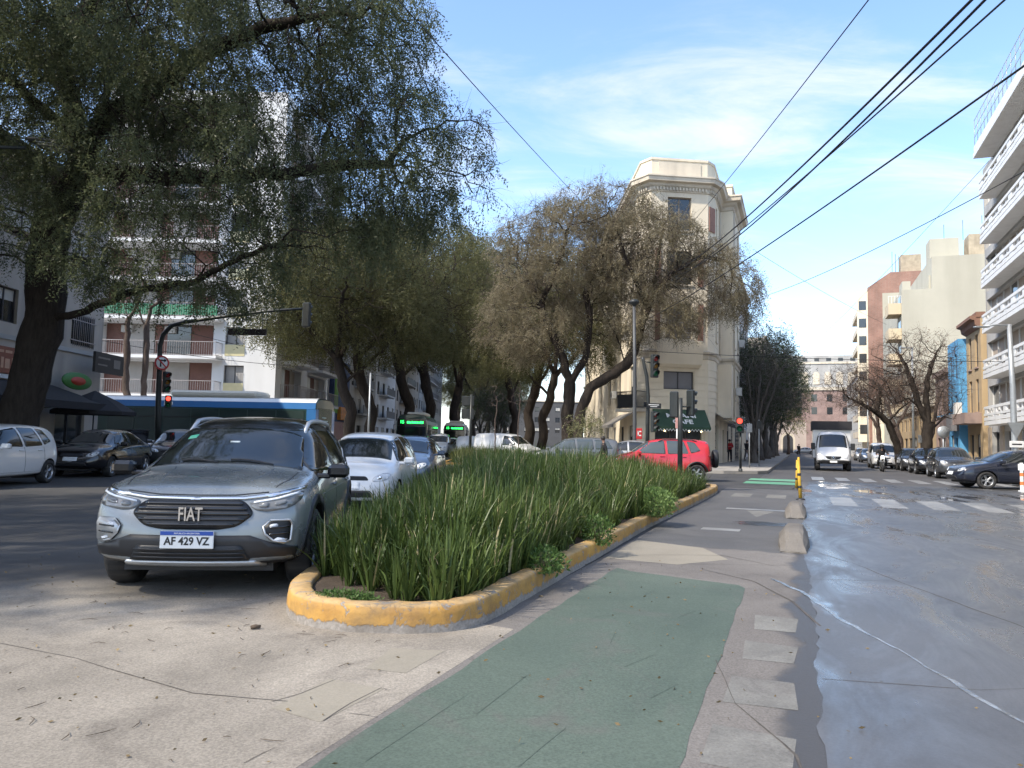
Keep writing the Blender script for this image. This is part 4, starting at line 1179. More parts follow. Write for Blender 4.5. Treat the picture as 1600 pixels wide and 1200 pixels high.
tree('bare_tree', 'thin bare trunk before the balconies, right one of the pair', (b[0] - .2, FY + .5, .1), limbsG, [((at(240, 445, FY).x, FY, 9.2), (1.6, 1.6, 1.4))], 42, 90, M_BARKR, None, per=0, base=.15, tw=2, step=.35, rleaf=.03, group='bare trunks before the balconies')

# right-hand street, left side: grey-stemmed dark evergreens
def ficus(seed, label):
    g_ = random.Random(seed)
    limbs = [[(0, 0, 0), (.05, .1, 1.5), (.1, .1, 3.0), (.0, .2, 4.4)]]
    for k in range(5):
        a = k * 1.26 + g_.uniform(-.3, .3)
        limbs.append([(0.05, .1, 1.2 + .5 * k), (math.cos(a) * .7, math.sin(a) * .7, 3.4 + .4 * k), (math.cos(a) * 1.5, math.sin(a) * 1.5, 5.6 + .3 * k)])
    E_ = [((0.6, 0, 7.0), (3.4, 3.4, 3.0)), ((1.6, .3, 5.0), (2.6, 2.8, 2.0), .9)]
    return tree('evergreen_street_tree', label, (0, 0, 0), limbs, E_, seed, 2000, M_BARKG, M_LEAF_FI, per=5, base=.26, step=.38, infl=2.5, kill=.45, rleaf=.020, leaf=.14, length=.4, nl=7, droop=.3, tw=2, twl=.8, spread=.28, group='dark evergreen street trees')
f1 = ficus(51, 'dark evergreen with bare grey stems at the front of the row by the dark doorway')
p = S(66, -3.6); f1.location = (p.x, p.y, .13); f1.scale = (.95, .95, 1.15)
for (s_, t_, sc, rz, lab) in ((74, -3.4, 1.2, 80, 'second dark evergreen in the row behind the bare grey stems'), (84, -3.2, 1.25, 170, 'third dark evergreen in the row along the left pavement'), (96, -3.2, 1.3, 260, 'fourth dark evergreen, where the row nears the end of the street'), (112, -3.0, 1.25, 30, 'last dark evergreen at the far end of the row')):
    c = copy_tree(f1); p = S(s_, t_); c.location = (p.x, p.y, .13); c.scale = (sc, sc, sc); c.rotation_euler = (0, 0, R(rz)); c['label'] = lab
for (x, Y, sc, lab) in ((752, 140, 1.25, 'low dense evergreen far down the avenue, left of two'), (779, 128, 1.2, 'low dense evergreen far down the avenue, right of two')):
    c = copy_tree(f1); c.location = (gp_at(x, Y)[0], Y, 0); c.scale = (sc * 1.2, sc, sc * .9); c.rotation_euler = (0, 0, R(x)); c['label'] = lab
# a bare grey multi-stem in front of them
g_ = random.Random(6)
p = S(61, -3.2)
limbs = [[(p.x, p.y, 0), (p.x, p.y, 1.0), (p.x + .1, p.y, 2.2)]]
for k in range(6):
    a = k * 1.05; limbs.append([(p.x + .02 * k, p.y, .5 + .3 * k), (p.x + math.cos(a) * .9, p.y + math.sin(a) * .8, 4.0 + .2 * k), (p.x + math.cos(a) * 1.9, p.y + math.sin(a) * 1.6, 6.8)])
tree('bare_tree', 'bare grey many stemmed tree in front of the dark evergreens', (p.x, p.y, .13), limbs, [((p.x + .8, p.y, 7.4), (3.0, 2.6, 2.2)), ((p.x + 1.6, p.y, 5.2), (2.2, 2.2, 1.6))], 44, 1300, M_BARKG, None, per=0, base=.24, tw=4, twl=.7, rleaf=.024, step=.36, kill=.42)

# right-hand street, right side: bare reddish trees
RY = 52.0
b = w(1408, 728, RY)
limbsR = [[(b[0], RY, 0), w(1400, 690, RY), w(1388, 660, RY), w(1370, 645, RY), w(1345, 630, RY)],
          [w(1388, 660, RY), w(1405, 640, RY), w(1425, 625, RY)], [w(1370, 645, RY), w(1375, 610, RY), w(1390, 590, RY)]]
tree('bare_tree', 'bare reddish brown tree leaning left over the parked cars, dark trunk', (b[0], RY, .13), limbsR, [((at(1360, 600, RY).x, RY, 5.6), (3.4, 2.6, 1.7)), ((at(1330, 615, RY).x, RY - .5, 4.7), (1.7, 2.0, 1.0))], 61, 1500, M_BARK, M_LEAF_RED, per=1, base=.24, tw=4, twl=.8, rleaf=.026, step=.3, kill=.34, leaf=.11, nl=2, length=.3, twm=M_BARKR, group='bare trees along the right street')
RY = 47.0
b = w(1448, 736, RY)
limbsR = [[(b[0], RY, 0), w(1448, 700, RY), w(1450, 665, RY), w(1440, 640, RY), w(1420, 622, RY), w(1395, 632, RY)],
          [w(1450, 665, RY), w(1447, 620, RY), w(1449, 590, RY), w(1460, 560, RY)], [w(1440, 640, RY), w(1425, 600, RY), w(1415, 570, RY)], [w(1450, 665, RY), w(1475, 650, RY), w(1490, 655, RY)]]
tree('bare_tree', 'taller bare tree with last dead leaves, right of the leaning one', (b[0], RY, .13), limbsR, [((at(1435, 560, RY).x, RY, 6.9), (2.9, 2.4, 2.0)), ((at(1400, 590, RY).x, RY, 5.8), (2.2, 2.0, 1.4)), ((at(1475, 600, RY).x, RY, 5.4), (1.6, 1.8, 1.5))], 62, 1500, M_BARK, M_LEAF_RED, per=1, base=.30, tw=3, twl=.6, rleaf=.026, step=.3, kill=.34, leaf=.13, nl=3, length=.3, twm=M_BARKR, group='bare trees along the right street')
limbsR = [[(0, 0, 0), (.1, 0, 1.6), (-.2, .1, 2.8), (-1.2, .2, 3.9)], [(-.2, .1, 2.8), (.6, .2, 4.2), (1.2, .2, 5.2)], [(-.1, .1, 2.4), (-.3, .9, 4.2), (-.6, 1.2, 5.4)]]
t3 = tree('bare_tree', 'bare pinkish tree just behind the white box truck on its right', (0, 0, 0), limbsR, [((-.4, 0, 5.4), (3.2, 3.0, 2.0))], 63, 1300, M_BARKR, M_LEAF_RED, per=1, base=.2, tw=4, twl=.85, rleaf=.026, step=.34, kill=.4, leaf=.13, nl=2, length=.3, group='bare trees along the right street')
p = S(84, 9.2); t3.location = (p.x, p.y, .13); t3.scale = (1.25, 1.25, 1.2)
for (s_, t_, sc, rz, lab) in ((104, 9.2, 1.4, 70, 'bare pinkish tree farther down on the right, before the brick front'), (66, 9.3, 1.05, 160, 'bare tree between the parked cars and the cream side wall')):
    c = copy_tree(t3); p = S(s_, t_); c.location = (p.x, p.y, .13); c.scale = (sc, sc, sc); c.rotation_euler = (0, 0, R(rz)); c['label'] = lab
# small yellow-green tree at the end of the street
limbs = [[(0, 0, 0), (.05, 0, 1.5), (0, .1, 2.8)], [(0, 0, 2), (.8, .2, 3.4)], [(0, 0, 2), (-.8, -.2, 3.4)]]
t4 = tree('small_tree', 'small yellowish tree at the far end of the street behind the truck', (0, 0, 0), limbs, [((0, 0, 4.0), (2.6, 2.4, 1.5))], 71, 200, M_BARKR, M_LEAF_PALE, per=6, base=.14, step=.4, rleaf=.03, leaf=.2, length=.5, nl=6)
p = S(140, -1.8); t4.location = (p.x, p.y, .13); t4.scale = (1.6, 1.6, 1.6)
# pale shrub behind the planted bed, in front of the corner building
limbs = [[(0, 0, 0), (.05, 0, .8), (0, .1, 1.6)], [(0, 0, .5), (.7, .2, 1.8)], [(0, 0, .5), (-.7, -.2, 1.8)], [(0, 0, .6), (.3, .5, 2)]]
t5 = tree('shrub_tree', 'pale yellow green shrub behind the grey wagon at the corner', (0, 0, 0), limbs, [((0, 0, 2.3), (1.35, 1.2, .75))], 72, 220, M_BARKR, M_LEAF_PALE, per=5, base=.07, step=.22, infl=1.2, kill=.3, rleaf=.014, leaf=.11, length=.3, nl=6, spread=.12)
t5.location = (3.6, 41.4, .13)
for (x, Y, lab) in ((775, 34, 'thin bare sapling at the back of the bed, left one'), (811, 33, 'thin bare sapling at the back of the bed, right one')):
    limbs = [[(0, 0, 0), (.03, 0, 1.0), (0, .05, 2.0), (.08, 0, 3.0)]]
    t6 = tree('sapling', lab, (0, 0, 0), limbs, [((0, 0, 3.2), (.5, .5, .8))], 73 + x, 40, M_BARKR, None, per=0, base=.03, tw=2, twl=.3, step=.2, infl=1.2, kill=.25, rleaf=.012)
    t6.location = (gp_at(x, Y)[0], Y, 0.1)
# ------------------------------------------------------------------ buildings
M_CREAM = pm('cream_render', (0.77, 0.68, 0.525), .85, .08, .6, bump=.12, bscale=30, dirt=(0.42, 0.36, 0.28), dirt_amt=.45)
M_CREAM2 = pm('pale_cornice', (0.64, 0.565, 0.45), .85, .08, .8, bump=.1, bscale=30, dirt=(0.25, 0.22, 0.18), dirt_amt=.55)
M_GROOVE = pm('shadow_joint', (0.20, 0.18, 0.15), .9, .1, 4)
M_TERRA = pm('terracotta_panel', (0.28, 0.15, 0.11), .8, .15, 3, dirt=(0.2, 0.12, 0.09), dirt_amt=.4)
M_WWALL = pm('white_render', (0.66, 0.67, 0.68), .8, .05, .5, bump=.08, bscale=25, dirt=(0.45, 0.45, 0.44), dirt_amt=.4)
M_GREYW = pm('stained_grey_render', (0.46, 0.415, 0.36), .9, .12, .7, bump=.15, bscale=30, dirt=(0.16, 0.15, 0.14), dirt_amt=.6)
M_GREYW2 = pm('pale_grey_render', (0.42, 0.415, 0.40), .9, .1, .5, dirt=(0.24, 0.23, 0.22), dirt_amt=.5)
M_DKWALL = pm('dark_render', (0.085, 0.085, 0.088), .8, .15, .6)
M_LIMEW = pm('lime_washed_side_wall', (0.44, 0.42, 0.345), .9, .07, .35, bump=.12, bscale=20, dirt=(0.32, 0.30, 0.24), dirt_amt=.6)
M_OCHRE = pm('ochre_render', (0.42, 0.31, 0.18), .85, .1, 1, dirt=(0.35, 0.24, 0.14), dirt_amt=.5)
M_BLUEW = pm('sky_blue_wall_paint', (0.10, 0.33, 0.58), .7, .08, 1.2, dirt=(0.07, 0.2, 0.35), dirt_amt=.5)
M_BROWNW = pm('brown_render', (0.30, 0.22, 0.19), .85, .12, 1.2, dirt=(0.18, 0.13, 0.12), dirt_amt=.5)
M_YELLOWW = pm('pale_yellow_render', (0.55, 0.455, 0.31), .8, .06, 1)
M_FRAME = pm('dark_window_frame', (0.05, 0.05, 0.055), .5, .1, 5)
M_WFRAME = pm('white_window_frame', (0.60, 0.60, 0.58), .5, .05, 5)
M_BLIND = pm('roller_shutter', (0.20, 0.20, 0.215), .6, .08, 2)
M_BLINDW = pm('pale_roller_shutter', (0.50, 0.48, 0.43), .6, .06, 2)
M_PANE = glass('window_pane', (0.03, 0.034, 0.038), .05)
M_BEIGEBL = pm('beige_blind', (0.42, 0.35, 0.285), .7, .08, 1.0)
M_WRAIL = pm('white_railing_paint', (0.74, 0.74, 0.73), .5, .04, 2, dirt=(0.5, 0.49, 0.47), dirt_amt=.3)
M_RAILDK = pm('black_iron_railing', (0.025, 0.025, 0.027), .5, .1, 4)
M_RAILG = pm('grey_metal_railing', (0.33, 0.30, 0.29), .5, .08, 4)
M_AWN = pm('dark_green_canvas', (0.035, 0.075, 0.045), .8, .12, 2)
M_BLACKC = pm('black_canvas', (0.022, 0.022, 0.026), .85, .15, 2)
M_ROOFB = pm('brown_roof_trim', (0.10, 0.08, 0.07), .8, .1, 2)
M_WHITEL = pm('white_lettering', (0.82, 0.82, 0.80), .6, .03, 5)
M_YTILE = pm('yellow_glazed_panel', (0.62, 0.56, 0.33), .4, .08, 3)
M_GREENC = pm('green_balcony_canvas', (0.045, 0.22, 0.12), .8, .15, 2)

def brick_mat(name, c1, c2, mortar, scale=1.0):
    m, n, l, b = new_mat(name)
    t = n.new('ShaderNodeTexCoord')
    cmb = n.new('ShaderNodeCombineXYZ'); sp = n.new('ShaderNodeSeparateXYZ'); l.new(t.outputs['Object'], sp.inputs[0])
    ad = n.new('ShaderNodeMath'); ad.operation = 'ADD'; l.new(sp.outputs[0], ad.inputs[0]); l.new(sp.outputs[1], ad.inputs[1])
    l.new(ad.outputs[0], cmb.inputs[0]); l.new(sp.outputs[2], cmb.inputs[1])
    br = n.new('ShaderNodeTexBrick'); l.new(cmb.outputs[0], br.inputs['Vector'])
    br.inputs['Color1'].default_value = (*c1, 1); br.inputs['Color2'].default_value = (*c2, 1); br.inputs['Mortar'].default_value = (*mortar, 1)
    br.inputs['Scale'].default_value = 1.0; br.inputs['Mortar Size'].default_value = .012; br.inputs['Brick Width'].default_value = .26 * scale; br.inputs['Row Height'].default_value = .085 * scale
    no = n.new('ShaderNodeTexNoise'); l.new(t.outputs['Object'], no.inputs['Vector']); no.inputs['Scale'].default_value = .6; no.inputs['Detail'].default_value = 6
    r = n.new('ShaderNodeMapRange'); l.new(no.outputs[0], r.inputs[0]); r.inputs[1].default_value = .3; r.inputs[2].default_value = .7; r.inputs[3].default_value = .78; r.inputs[4].default_value = 1.15
    s = n.new('ShaderNodeVectorMath'); s.operation = 'SCALE'; l.new(br.outputs[0], s.inputs[0]); l.new(r.outputs[0], s.inputs['Scale'])
    l.new(s.outputs[0], b.inputs['Base Color']); b.inputs['Roughness'].default_value = .9
    return m
M_BRICK = brick_mat('red_brick', (0.27, 0.13, 0.095), (0.32, 0.16, 0.115), (0.30, 0.24, 0.20))
M_BRICKD = brick_mat('brown_brick', (0.25, 0.155, 0.13), (0.30, 0.19, 0.16), (0.3, 0.25, 0.23))

def wall_grid(mb, M, x0, x1, z0, z1, ops, depth=.2):
    """a wall face in the frame M (x along, z up, -y outward) with real openings and reveals"""
    xs = sorted({x0, x1, *[o[0] for o in ops], *[o[1] for o in ops]}); zs = sorted({z0, z1, *[o[2] for o in ops], *[o[3] for o in ops]})
    xs = [q for q in xs if x0 <= q <= x1]; zs = [q for q in zs if z0 <= q <= z1]
    P = lambda x, y, z: M @ Vector((x, y, z))
    for a, b in zip(xs, xs[1:]):
        for c, d in zip(zs, zs[1:]):
            mx, mz = (a + b) / 2, (c + d) / 2
            if any(o[0] < mx < o[1] and o[2] < mz < o[3] for o in ops): continue
            mb.quad(P(a, 0, c), P(b, 0, c), P(b, 0, d), P(a, 0, d))
    for (a, b, c, d) in [o[:4] for o in ops]:
        mb.quad(P(a, 0, c), P(a, depth, c), P(b, depth, c), P(b, 0, c)); mb.quad(P(a, 0, d), P(b, 0, d), P(b, depth, d), P(a, depth, d))
        mb.quad(P(a, 0, c), P(a, 0, d), P(a, depth, d), P(a, depth, c)); mb.quad(P(b, 0, c), P(b, depth, c), P(b, depth, d), P(b, 0, d))

def lbox(mb, M, x0, x1, y0, y1, z0, z1):
    vs = [M @ Vector((x, y, z)) for z in (z0, z1) for y in (y0, y1) for x in (x0, x1)]
    mb.add(vs, [(0, 2, 3, 1), (4, 5, 7, 6), (0, 1, 5, 4), (2, 6, 7, 3), (0, 4, 6, 2), (1, 3, 7, 5)])

def window(parent, M, x0, x1, z0, z1, depth=.17, mat=None, fmat=None, mull=1, sill=None, fw=.05, bars=0, blind=0.0, bmat=None):
    """one window: the pane is the part, frame and sill its sub-parts"""
    mat = mat or M_PANE; fmat = fmat or M_FRAME
    mb = MB(); lbox(mb, M, x0, x1, depth - .015, depth - .002, z0, z1)
    o = mb.build('window', mat, parent)
    mb = MB(); y0, y1 = depth - .07, depth - .004
    lbox(mb, M, x0, x0 + fw, y0, y1, z0, z1); lbox(mb, M, x1 - fw, x1, y0, y1, z0, z1)
    lbox(mb, M, x0 + fw, x1 - fw, y0, y1, z0, z0 + fw); lbox(mb, M, x0 + fw, x1 - fw, y0, y1, z1 - fw, z1)
    for k in range(mull):
        xm = x0 + (x1 - x0) * (k + 1) / (mull + 1)
        lbox(mb, M, xm - fw / 2, xm + fw / 2, y0 + .003, y1, z0 + fw, z1 - fw)
    mb.build('frame', fmat, o)
    if sill:
        mb = MB(); lbox(mb, M, x0 - .1, x1 + .1, -.09, .05, z0 - .1, z0 - .004); mb.build('sill', sill, o)
    if bars:
        mb = MB()
        for k in range(bars):
            xm = x0 + (x1 - x0) * (k + .5) / bars
            mb.tube([M @ Vector((xm, -.02, z0)), M @ Vector((xm, -.02, z1))], .013, 5)
        for zq in (z0 + .15, z1 - .15): lbox(mb, M, x0 - .02, x1 + .02, -.035, -.005, zq - .015, zq + .015)
        b_ = mb.build('bars', M_RAILG, o); b_['kind'] = 'stuff'
    if blind > 0:
        mb = MB(); lbox(mb, M, x0 + fw, x1 - fw, depth - .035, depth - .018, z1 - (z1 - z0) * blind, z1 - fw); mb.build('blind', bmat or M_BLIND, o)
    return o

def railing(parent, pts, z0, h, mat, gap=.11, r=.009, rails=(1.0,), name='railing'):
    mb = MB()
    for a, b in zip(pts, pts[1:]):
        a = Vector(a); b = Vector(b); d = b - a; n = max(1, int(d.length / gap))
        for k in range(n + 1):
            p = a + d * k / n
            mb.tube([(p.x, p.y, z0), (p.x, p.y, z0 + h)], r, 4, False)
        for q in rails:
            c = (a + b) / 2
            mb.box((c.x, c.y, z0 + h * q), (d.length + .03, .045, .04), math.atan2(d.y, d.x))
    o = mb.build(name, mat, parent); o['kind'] = 'stuff'
    return o

def sweep(mb, path, prof, closed=False):
    """prof: (outward offset, z); path: plan points, outward = right-hand side of travel"""
    n = len(path); rows = []
    for i in range(n):
        p = Vector(path[i][:2])
        ds = []
        if i > 0 or closed: ds.append((p - Vector(path[i - 1][:2])).normalized())
        if i < n - 1 or closed: ds.append((Vector(path[(i + 1) % n][:2]) - p).normalized())
        ns = [Vector((d.y, -d.x)) for d in ds]
        m = sum(ns, Vector((0, 0))); m = m.normalized()
        k = 1 / max(.4, m.dot(ns[0]))
        rows.append([(p.x + m.x * o * k, p.y + m.y * o * k, z) for o, z in prof])
    m = len(prof); vs = [v for r_ in rows for v in r_]; fs = []
    for i in range(n if closed else n - 1):
        j = (i + 1) % n
        for k in range(m - 1): fs.append((i * m + k, j * m + k, j * m + k + 1, i * m + k + 1))
    if not closed:
        fs.append(tuple(range(m))); fs.append(tuple(reversed(range((n - 1) * m, n * m))))
    mb.add(vs, fs)

def edge_frame(a, b):
    """frame of a wall running from a to b (left to right seen from outside)"""
    a = Vector((a[0], a[1], 0)); b = Vector((b[0], b[1], 0)); d = (b - a).normalized()
    return frame_m(a, d, Vector((-d.y, d.x, 0))), (b - a).length

# ---- the wedge-shaped corner building
flat = thing('corner_building', 'cream five storey wedge shaped corner building with heavy cornice and cafe awning', 'building')
A0 = Vector((8.25, 50.2, 0)); A1 = Vector((8.85, 49.3, 0)); A2 = Vector((12.7, 49.75, 0)); A3 = Vector((13.35, 50.5, 0))
A4 = A3 + SD * 3.2; A4b = A4 + SN * .9 ; A5 = A4b + SD * 6.5
Bk = A5 + SD * 22; Lf = Vector((8.0, 84, 0))
outline = [Lf, A0, A1, A2, A3, A4, A4b, A5, A5 - SN * .0 + SD * 0.01, ]
outline = [Lf, A0, A1, A2, A3, A4, A4b, A5]
H1, H2 = 7.6, 19.2
# windows on the front (frame x from A1 to A2)
def fl(a, b): return edge_frame(a, b)
Mf, Wf = fl(A1, A2)
cxf = Wf / 2
front_ops = [(cxf - 1.0, cxf + 1.0, 5.1, 6.3), (cxf - 1.55, cxf + 1.55, .05, 2.75), (cxf - .85, cxf + .85, 8.5, 10.9), (cxf - .85, cxf + .85, 12.2, 14.5), (cxf - .8, cxf + .8, 15.9, 18.2)]
mb = MB(); wall_grid(mb, Mf, 0, Wf, 0, H2, front_ops, .25)
Ml, Wl = fl(A0, A1); wall_grid(mb, Ml, 0, Wl, 0, H2, [], .2)
Mr, Wr = fl(A2, A3); wall_grid(mb, Mr, 0, Wr, 0, H2, [], .2)
Ms, Ws = fl(A3, A4)
side_ops = [(.6, 1.5, 8.6, 10.9), (.6, 1.5, 12.2, 14.5), (.6, 1.5, 15.9, 18.1), (.5, 2.4, .05, 2.9)]
wall_grid(mb, Ms, 0, Ws, 0, H2, side_ops, .22)
Mb_, Wb_ = fl(A4, A4b); wall_grid(mb, Mb_, 0, Wb_, 3.2, H2, [])
Ms2, Ws2 = fl(A4b, A5)
side2_ops = [(1.0, 2.2, z, z + 2.0) for z in (4.8, 8.6, 12.2, 15.8)] + [(4.0, 5.2, z, z + 2.0) for z in (4.8, 8.6, 12.2, 15.8)]
wall_grid(mb, Ms2, 0, Ws2, 3.2, H2, side2_ops, .22)
g4, g5 = A4, A4 + SD * 29
Mg, Wg = fl(g4, g5); wall_grid(mb, Mg, 0, Wg, 0, 3.2, [(2.6, 3.6, 0.05, 2.6), (6.2, 7.6, .9, 2.6)], .2)
mb.quad(tuple(A4) [:2] + (3.2,), tuple(A4b)[:2] + (3.2,), tuple(A5)[:2] + (3.2,), tuple(A5 - SN * .9)[:2] + (3.2,))
Mll, Wll = fl(Lf, A0)
left_ops = []
for fl_ in (4.6, 8.6, 12.2, 15.8):
    for k in range(5): left_ops.append((Wll - 3.4 - k * 5.5, Wll - 2.0 - k * 5.5, fl_, fl_ + 2.3))
left_ops += [(Wll - 3.6 - k * 4.0, Wll - 1.8 - k * 4.0, .1, 2.7) for k in range(5)]
wall_grid(mb, Mll, 0, Wll, 0, H2, left_ops, .22)
mb.add([(p.x, p.y, H2) for p in outline + [A5 + Vector((-6, 9, 0))]], [tuple(range(len(outline) + 1))])
back = A5 + Vector((-6, 12, 0))
mb.quad((A5.x, A5.y, 3.2), (back.x, back.y, 3.2), (back.x, back.y, H2), (A5.x, A5.y, H2))
wallo = mb.build('wall', M_CREAM, flat)
for k, o in enumerate(front_ops):
    if k == 0: window(flat, Mf, *o, depth=.22, mat=M_BLIND, mull=1, fw=.06)
    elif k == 1: window(flat, Mf, *o, depth=.24, mull=2, fw=.08)
    else: window(flat, Mf, *o, depth=.22, mull=1, sill=M_CREAM2, fw=.07, mat=M_PANE if k != 2 else M_BLIND, fmat=M_FRAME if k != 4 else pm('weathered_frame', (.2, .17, .14), .8))
for o in side_ops[:3]: window(flat, Ms, *o, depth=.2, mull=1, sill=M_CREAM2)
window(flat, Ms, *side_ops[3], depth=.2, mull=1)
for o in side2_ops: window(flat, Ms2, *o, depth=.2, mull=1, sill=M_CREAM2)
window(flat, Mg, 2.6, 3.6, .05, 2.6, depth=.19); window(flat, Mg, 6.2, 7.6, .9, 2.6, depth=.19)
for o in left_ops: window(flat, Mll, *o, depth=.2, mull=1, sill=M_CREAM2 if o[2] > 1 else None, blind=random.choice([0, .3, .6]), bmat=M_BLINDW)
# rusticated courses on the lower storeys, each course a part
for k in range(14):
    z0 = .35 + k * .47
    if 2.2 < z0 < 3.9 : pass
    mb = MB()
    segs = []
    for (Mx, Wx, ops) in ((Ml, Wl, []), (Mf, Wf, front_ops), (Mr, Wr, []), (Ms, Ws, side_ops)):
        cuts = [(o[0] - .05, o[1] + .05) for o in ops if o[2] < z0 + .44 and o[3] > z0]
        if Mx is Mf and z0 < 3.8: cuts.append((cxf - 1.75, cxf + 1.75))
        x = 0.0
        for c in sorted(cuts):
            if c[0] > x: segs.append((Mx, x, c[0]))
            x = max(x, c[1])
        if x < Wx: segs.append((Mx, x, Wx))
    for (Mx, a, b) in segs: lbox(mb, Mx, a, b, -.035, -.001, z0, z0 + .435)
    mb.build('stone_course', M_CREAM, flat)
# string course, bay under the second-floor window, cornice, parapet
mb = MB(); sweep(mb, outline, [(0.0, 7.15), (.06, 7.2), (.06, 7.42), (.16, 7.5), (.20, 7.66), (.0, 7.74)]); mb.build('string_course', M_CREAM2, flat)
mb = MB()
vs = []
for (z, hw, dep) in ((6.55, 1.35, .25), (6.75, 1.5, .5), (7.7, 1.55, .55), (8.3, 1.55, .55), (8.34, 1.5, .45)):
    vs += [Mf @ Vector((cxf - hw, -.04, z)), Mf @ Vector((cxf - hw + .1, -dep, z)), Mf @ Vector((cxf + hw - .1, -dep, z)), Mf @ Vector((cxf + hw, -.04, z))]
fs = [(i * 4 + k, i * 4 + k + 1, i * 4 + 5 + k, i * 4 + 4 + k) for i in range(4) for k in range(3)] + [(0, 3, 2, 1), (16, 17, 18, 19)]
mb.add(vs, fs); mb.build('bay', M_CREAM, flat)
for z in (8.35, 12.1):
    for sg in (-1, 1):
        mb = MB(); lbox(mb, Mf, cxf + sg * 1.45 - .17, cxf + sg * 1.45 + .17, -.09, -.002, z, z + 2.5); mb.build('shutter', M_TERRA, flat)
mb = MB(); lbox(mb, Mr, .1, Wr - .1, -.07, -.002, 16.0, 17.7); mb.build('shutter', M_TERRA, flat)
mb = MB(); sweep(mb, outline, [(0, 18.5), (.08, 18.55), (.08, 18.8), (.22, 18.9), (.3, 19.05), (.55, 19.12), (.6, 19.35), (.66, 19.4), (.66, 19.5), (0, 19.55)]); mb.build('cornice', M_CREAM2, flat)
mb = MB(); 
for (Mx, Wx) in ((Mf, Wf), (Mr, Wr), (Ml, Wl), (Ms, Ws)):
    k = 0.1
    while k < Wx - .15:
        lbox(mb, Mx, k, k + .1, -.2, -.085, 18.62, 18.82); k += .22
o = mb.build('dentils', M_CREAM2, flat); o['kind'] = 'stuff'
par_path = [Lf, A0, A1, A2, A3, A4]
mb = MB(); sweep(mb, par_path, [(-.1, 19.5), (-.06, 19.5), (-.06, 20.7), (.0, 20.74), (.0, 20.9), (-.3, 20.95), (-.3, 19.5)]); mb.build('parapet', M_CREAM, flat)
mb = MB(); sweep(mb, [A4, A4b, A5], [(-.1, 19.5), (-.06, 19.5), (-.06, 20.3), (.0, 20.34), (.0, 20.5), (-.3, 20.5), (-.3, 19.5)]); mb.build('parapet', M_CREAM, flat)
mb = MB(); lbox(mb, Mf, .5, Wf - .5, .0, .055, 19.75, 20.6); mb.build('parapet_panel', M_CREAM2, flat)
# blank bay box on the right flank, over the pavement
bxm = MB(); Mx = Ms
lbox(bxm, Ms, 1.7, 3.15, -.95, -.04, 3.35, 7.1); bxm.build('bay', M_CREAM, flat)
for (Mx, x, z) in ((Ms2, 2.6, 5.2), (Ms2, 5.5, 9.2), (Ms2, 2.6, 12.8), (Mll, Wll - 4.4, 9.0), (Mll, Wll - 10, 5.0), (Mll, Wll - 9.9, 12.6)):
    mb = MB(); lbox(mb, Mx, x, x + .8, -.42, -.06, z, z + .58); ac = mb.build('air_conditioner', M_WFRAME, flat)
    mb = MB(); mb.lathe([(0, 0), (.2, .01), (.22, 0)], 14, Mx @ Matrix.Translation((x + .5, -.43, z + .29)) @ Matrix.Rotation(R(90), 4, 'X')); mb.build('fan_grille', M_FRAME, ac)
for (Mx, x) in ((Ms2, .25), (Ms, 2.9), (Mll, Wll - .4)):
    mb = MB(); mb.tube([Mx @ Vector((x, -.09, 3.3)), Mx @ Vector((x, -.09, 18.4))], .055, 8); mb.build('downpipe', M_CREAM2, flat)
# iron balcony on the left chamfer
mb = MB(); lbox(mb, Ml, -1.1, Wl - .1, -.95, -.04, 3.55, 3.75); bal = mb.build('balcony', M_CREAM2, flat)
P = lambda M_, x, y: M_ @ Vector((x, y, 0))
railing(bal, [P(Ml, -1.05, -.05), P(Ml, -1.05, -.9), P(Ml, Wl - .15, -.9), P(Ml, Wl - .15, -.05)], 3.75, 1.15, M_RAILDK, .07, .014, (.1, 1.0))
mb = MB(); lbox(mb, Ml, -1.0, Wl - .3, -.86, -.83, 3.8, 4.7); mb.build('screen', M_RAILDK, bal)
# cafe front: awning with scalloped edge and lettering, hanging bulbs
mb = MB(); aw = []
y0, y1, zt, zb_ = -.06, -1.15, 3.75, 2.55
mb.add([Mf @ Vector(v) for v in ((cxf - 1.75, y0, zt), (cxf + 1.75, y0, zt), (cxf + 1.75, y1, zb_), (cxf - 1.75, y1, zb_))], [(0, 1, 2, 3)])
mb.add([Mf @ Vector(v) for v in ((cxf - 1.75, y0, zt), (cxf - 1.75, y1, zb_), (cxf - 1.75, y0, zb_))], [(0, 1, 2)])
mb.add([Mf @ Vector(v) for v in ((cxf + 1.75, y0, zt), (cxf + 1.75, y0, zb_), (cxf + 1.75, y1, zb_))], [(0, 1, 2)])
awn = mb.build('awning', M_AWN, flat)
mb = MB()
for k in range(17):
    x = cxf - 1.75 + 3.5 * k / 17
    mb.add([Mf @ Vector(v) for v in ((x, y1 - .01, zb_ + .02), (x + .206, y1 - .01, zb_ + .02), (x + .206, y1 - .01, zb_ - .1), (x + .103, y1 - .01, zb_ - .24), (x, y1 - .01, zb_ - .1))], [(0, 1, 2, 3, 4)])
sc_ = mb.build('valance', M_AWN, awn); sc_['kind'] = 'stuff'
mb = MB()
for k in range(17):
    x = cxf - 1.75 + 3.5 * k / 17
    mb.add([Mf @ Vector(v) for v in ((x + .206, y1 - .016, zb_ - .1), (x + .103, y1 - .016, zb_ - .24), (x, y1 - .016, zb_ - .1), (x, y1 - .016, zb_ - .14), (x + .103, y1 - .016, zb_ - .28), (x + .206, y1 - .016, zb_ - .14))], [(0, 1, 2, 3, 4, 5)])
sc_ = mb.build('valance_edge', M_WHITEL, awn); sc_['kind'] = 'stuff'
slope = Vector((0, y0 - y1, zt - zb_)).normalized()
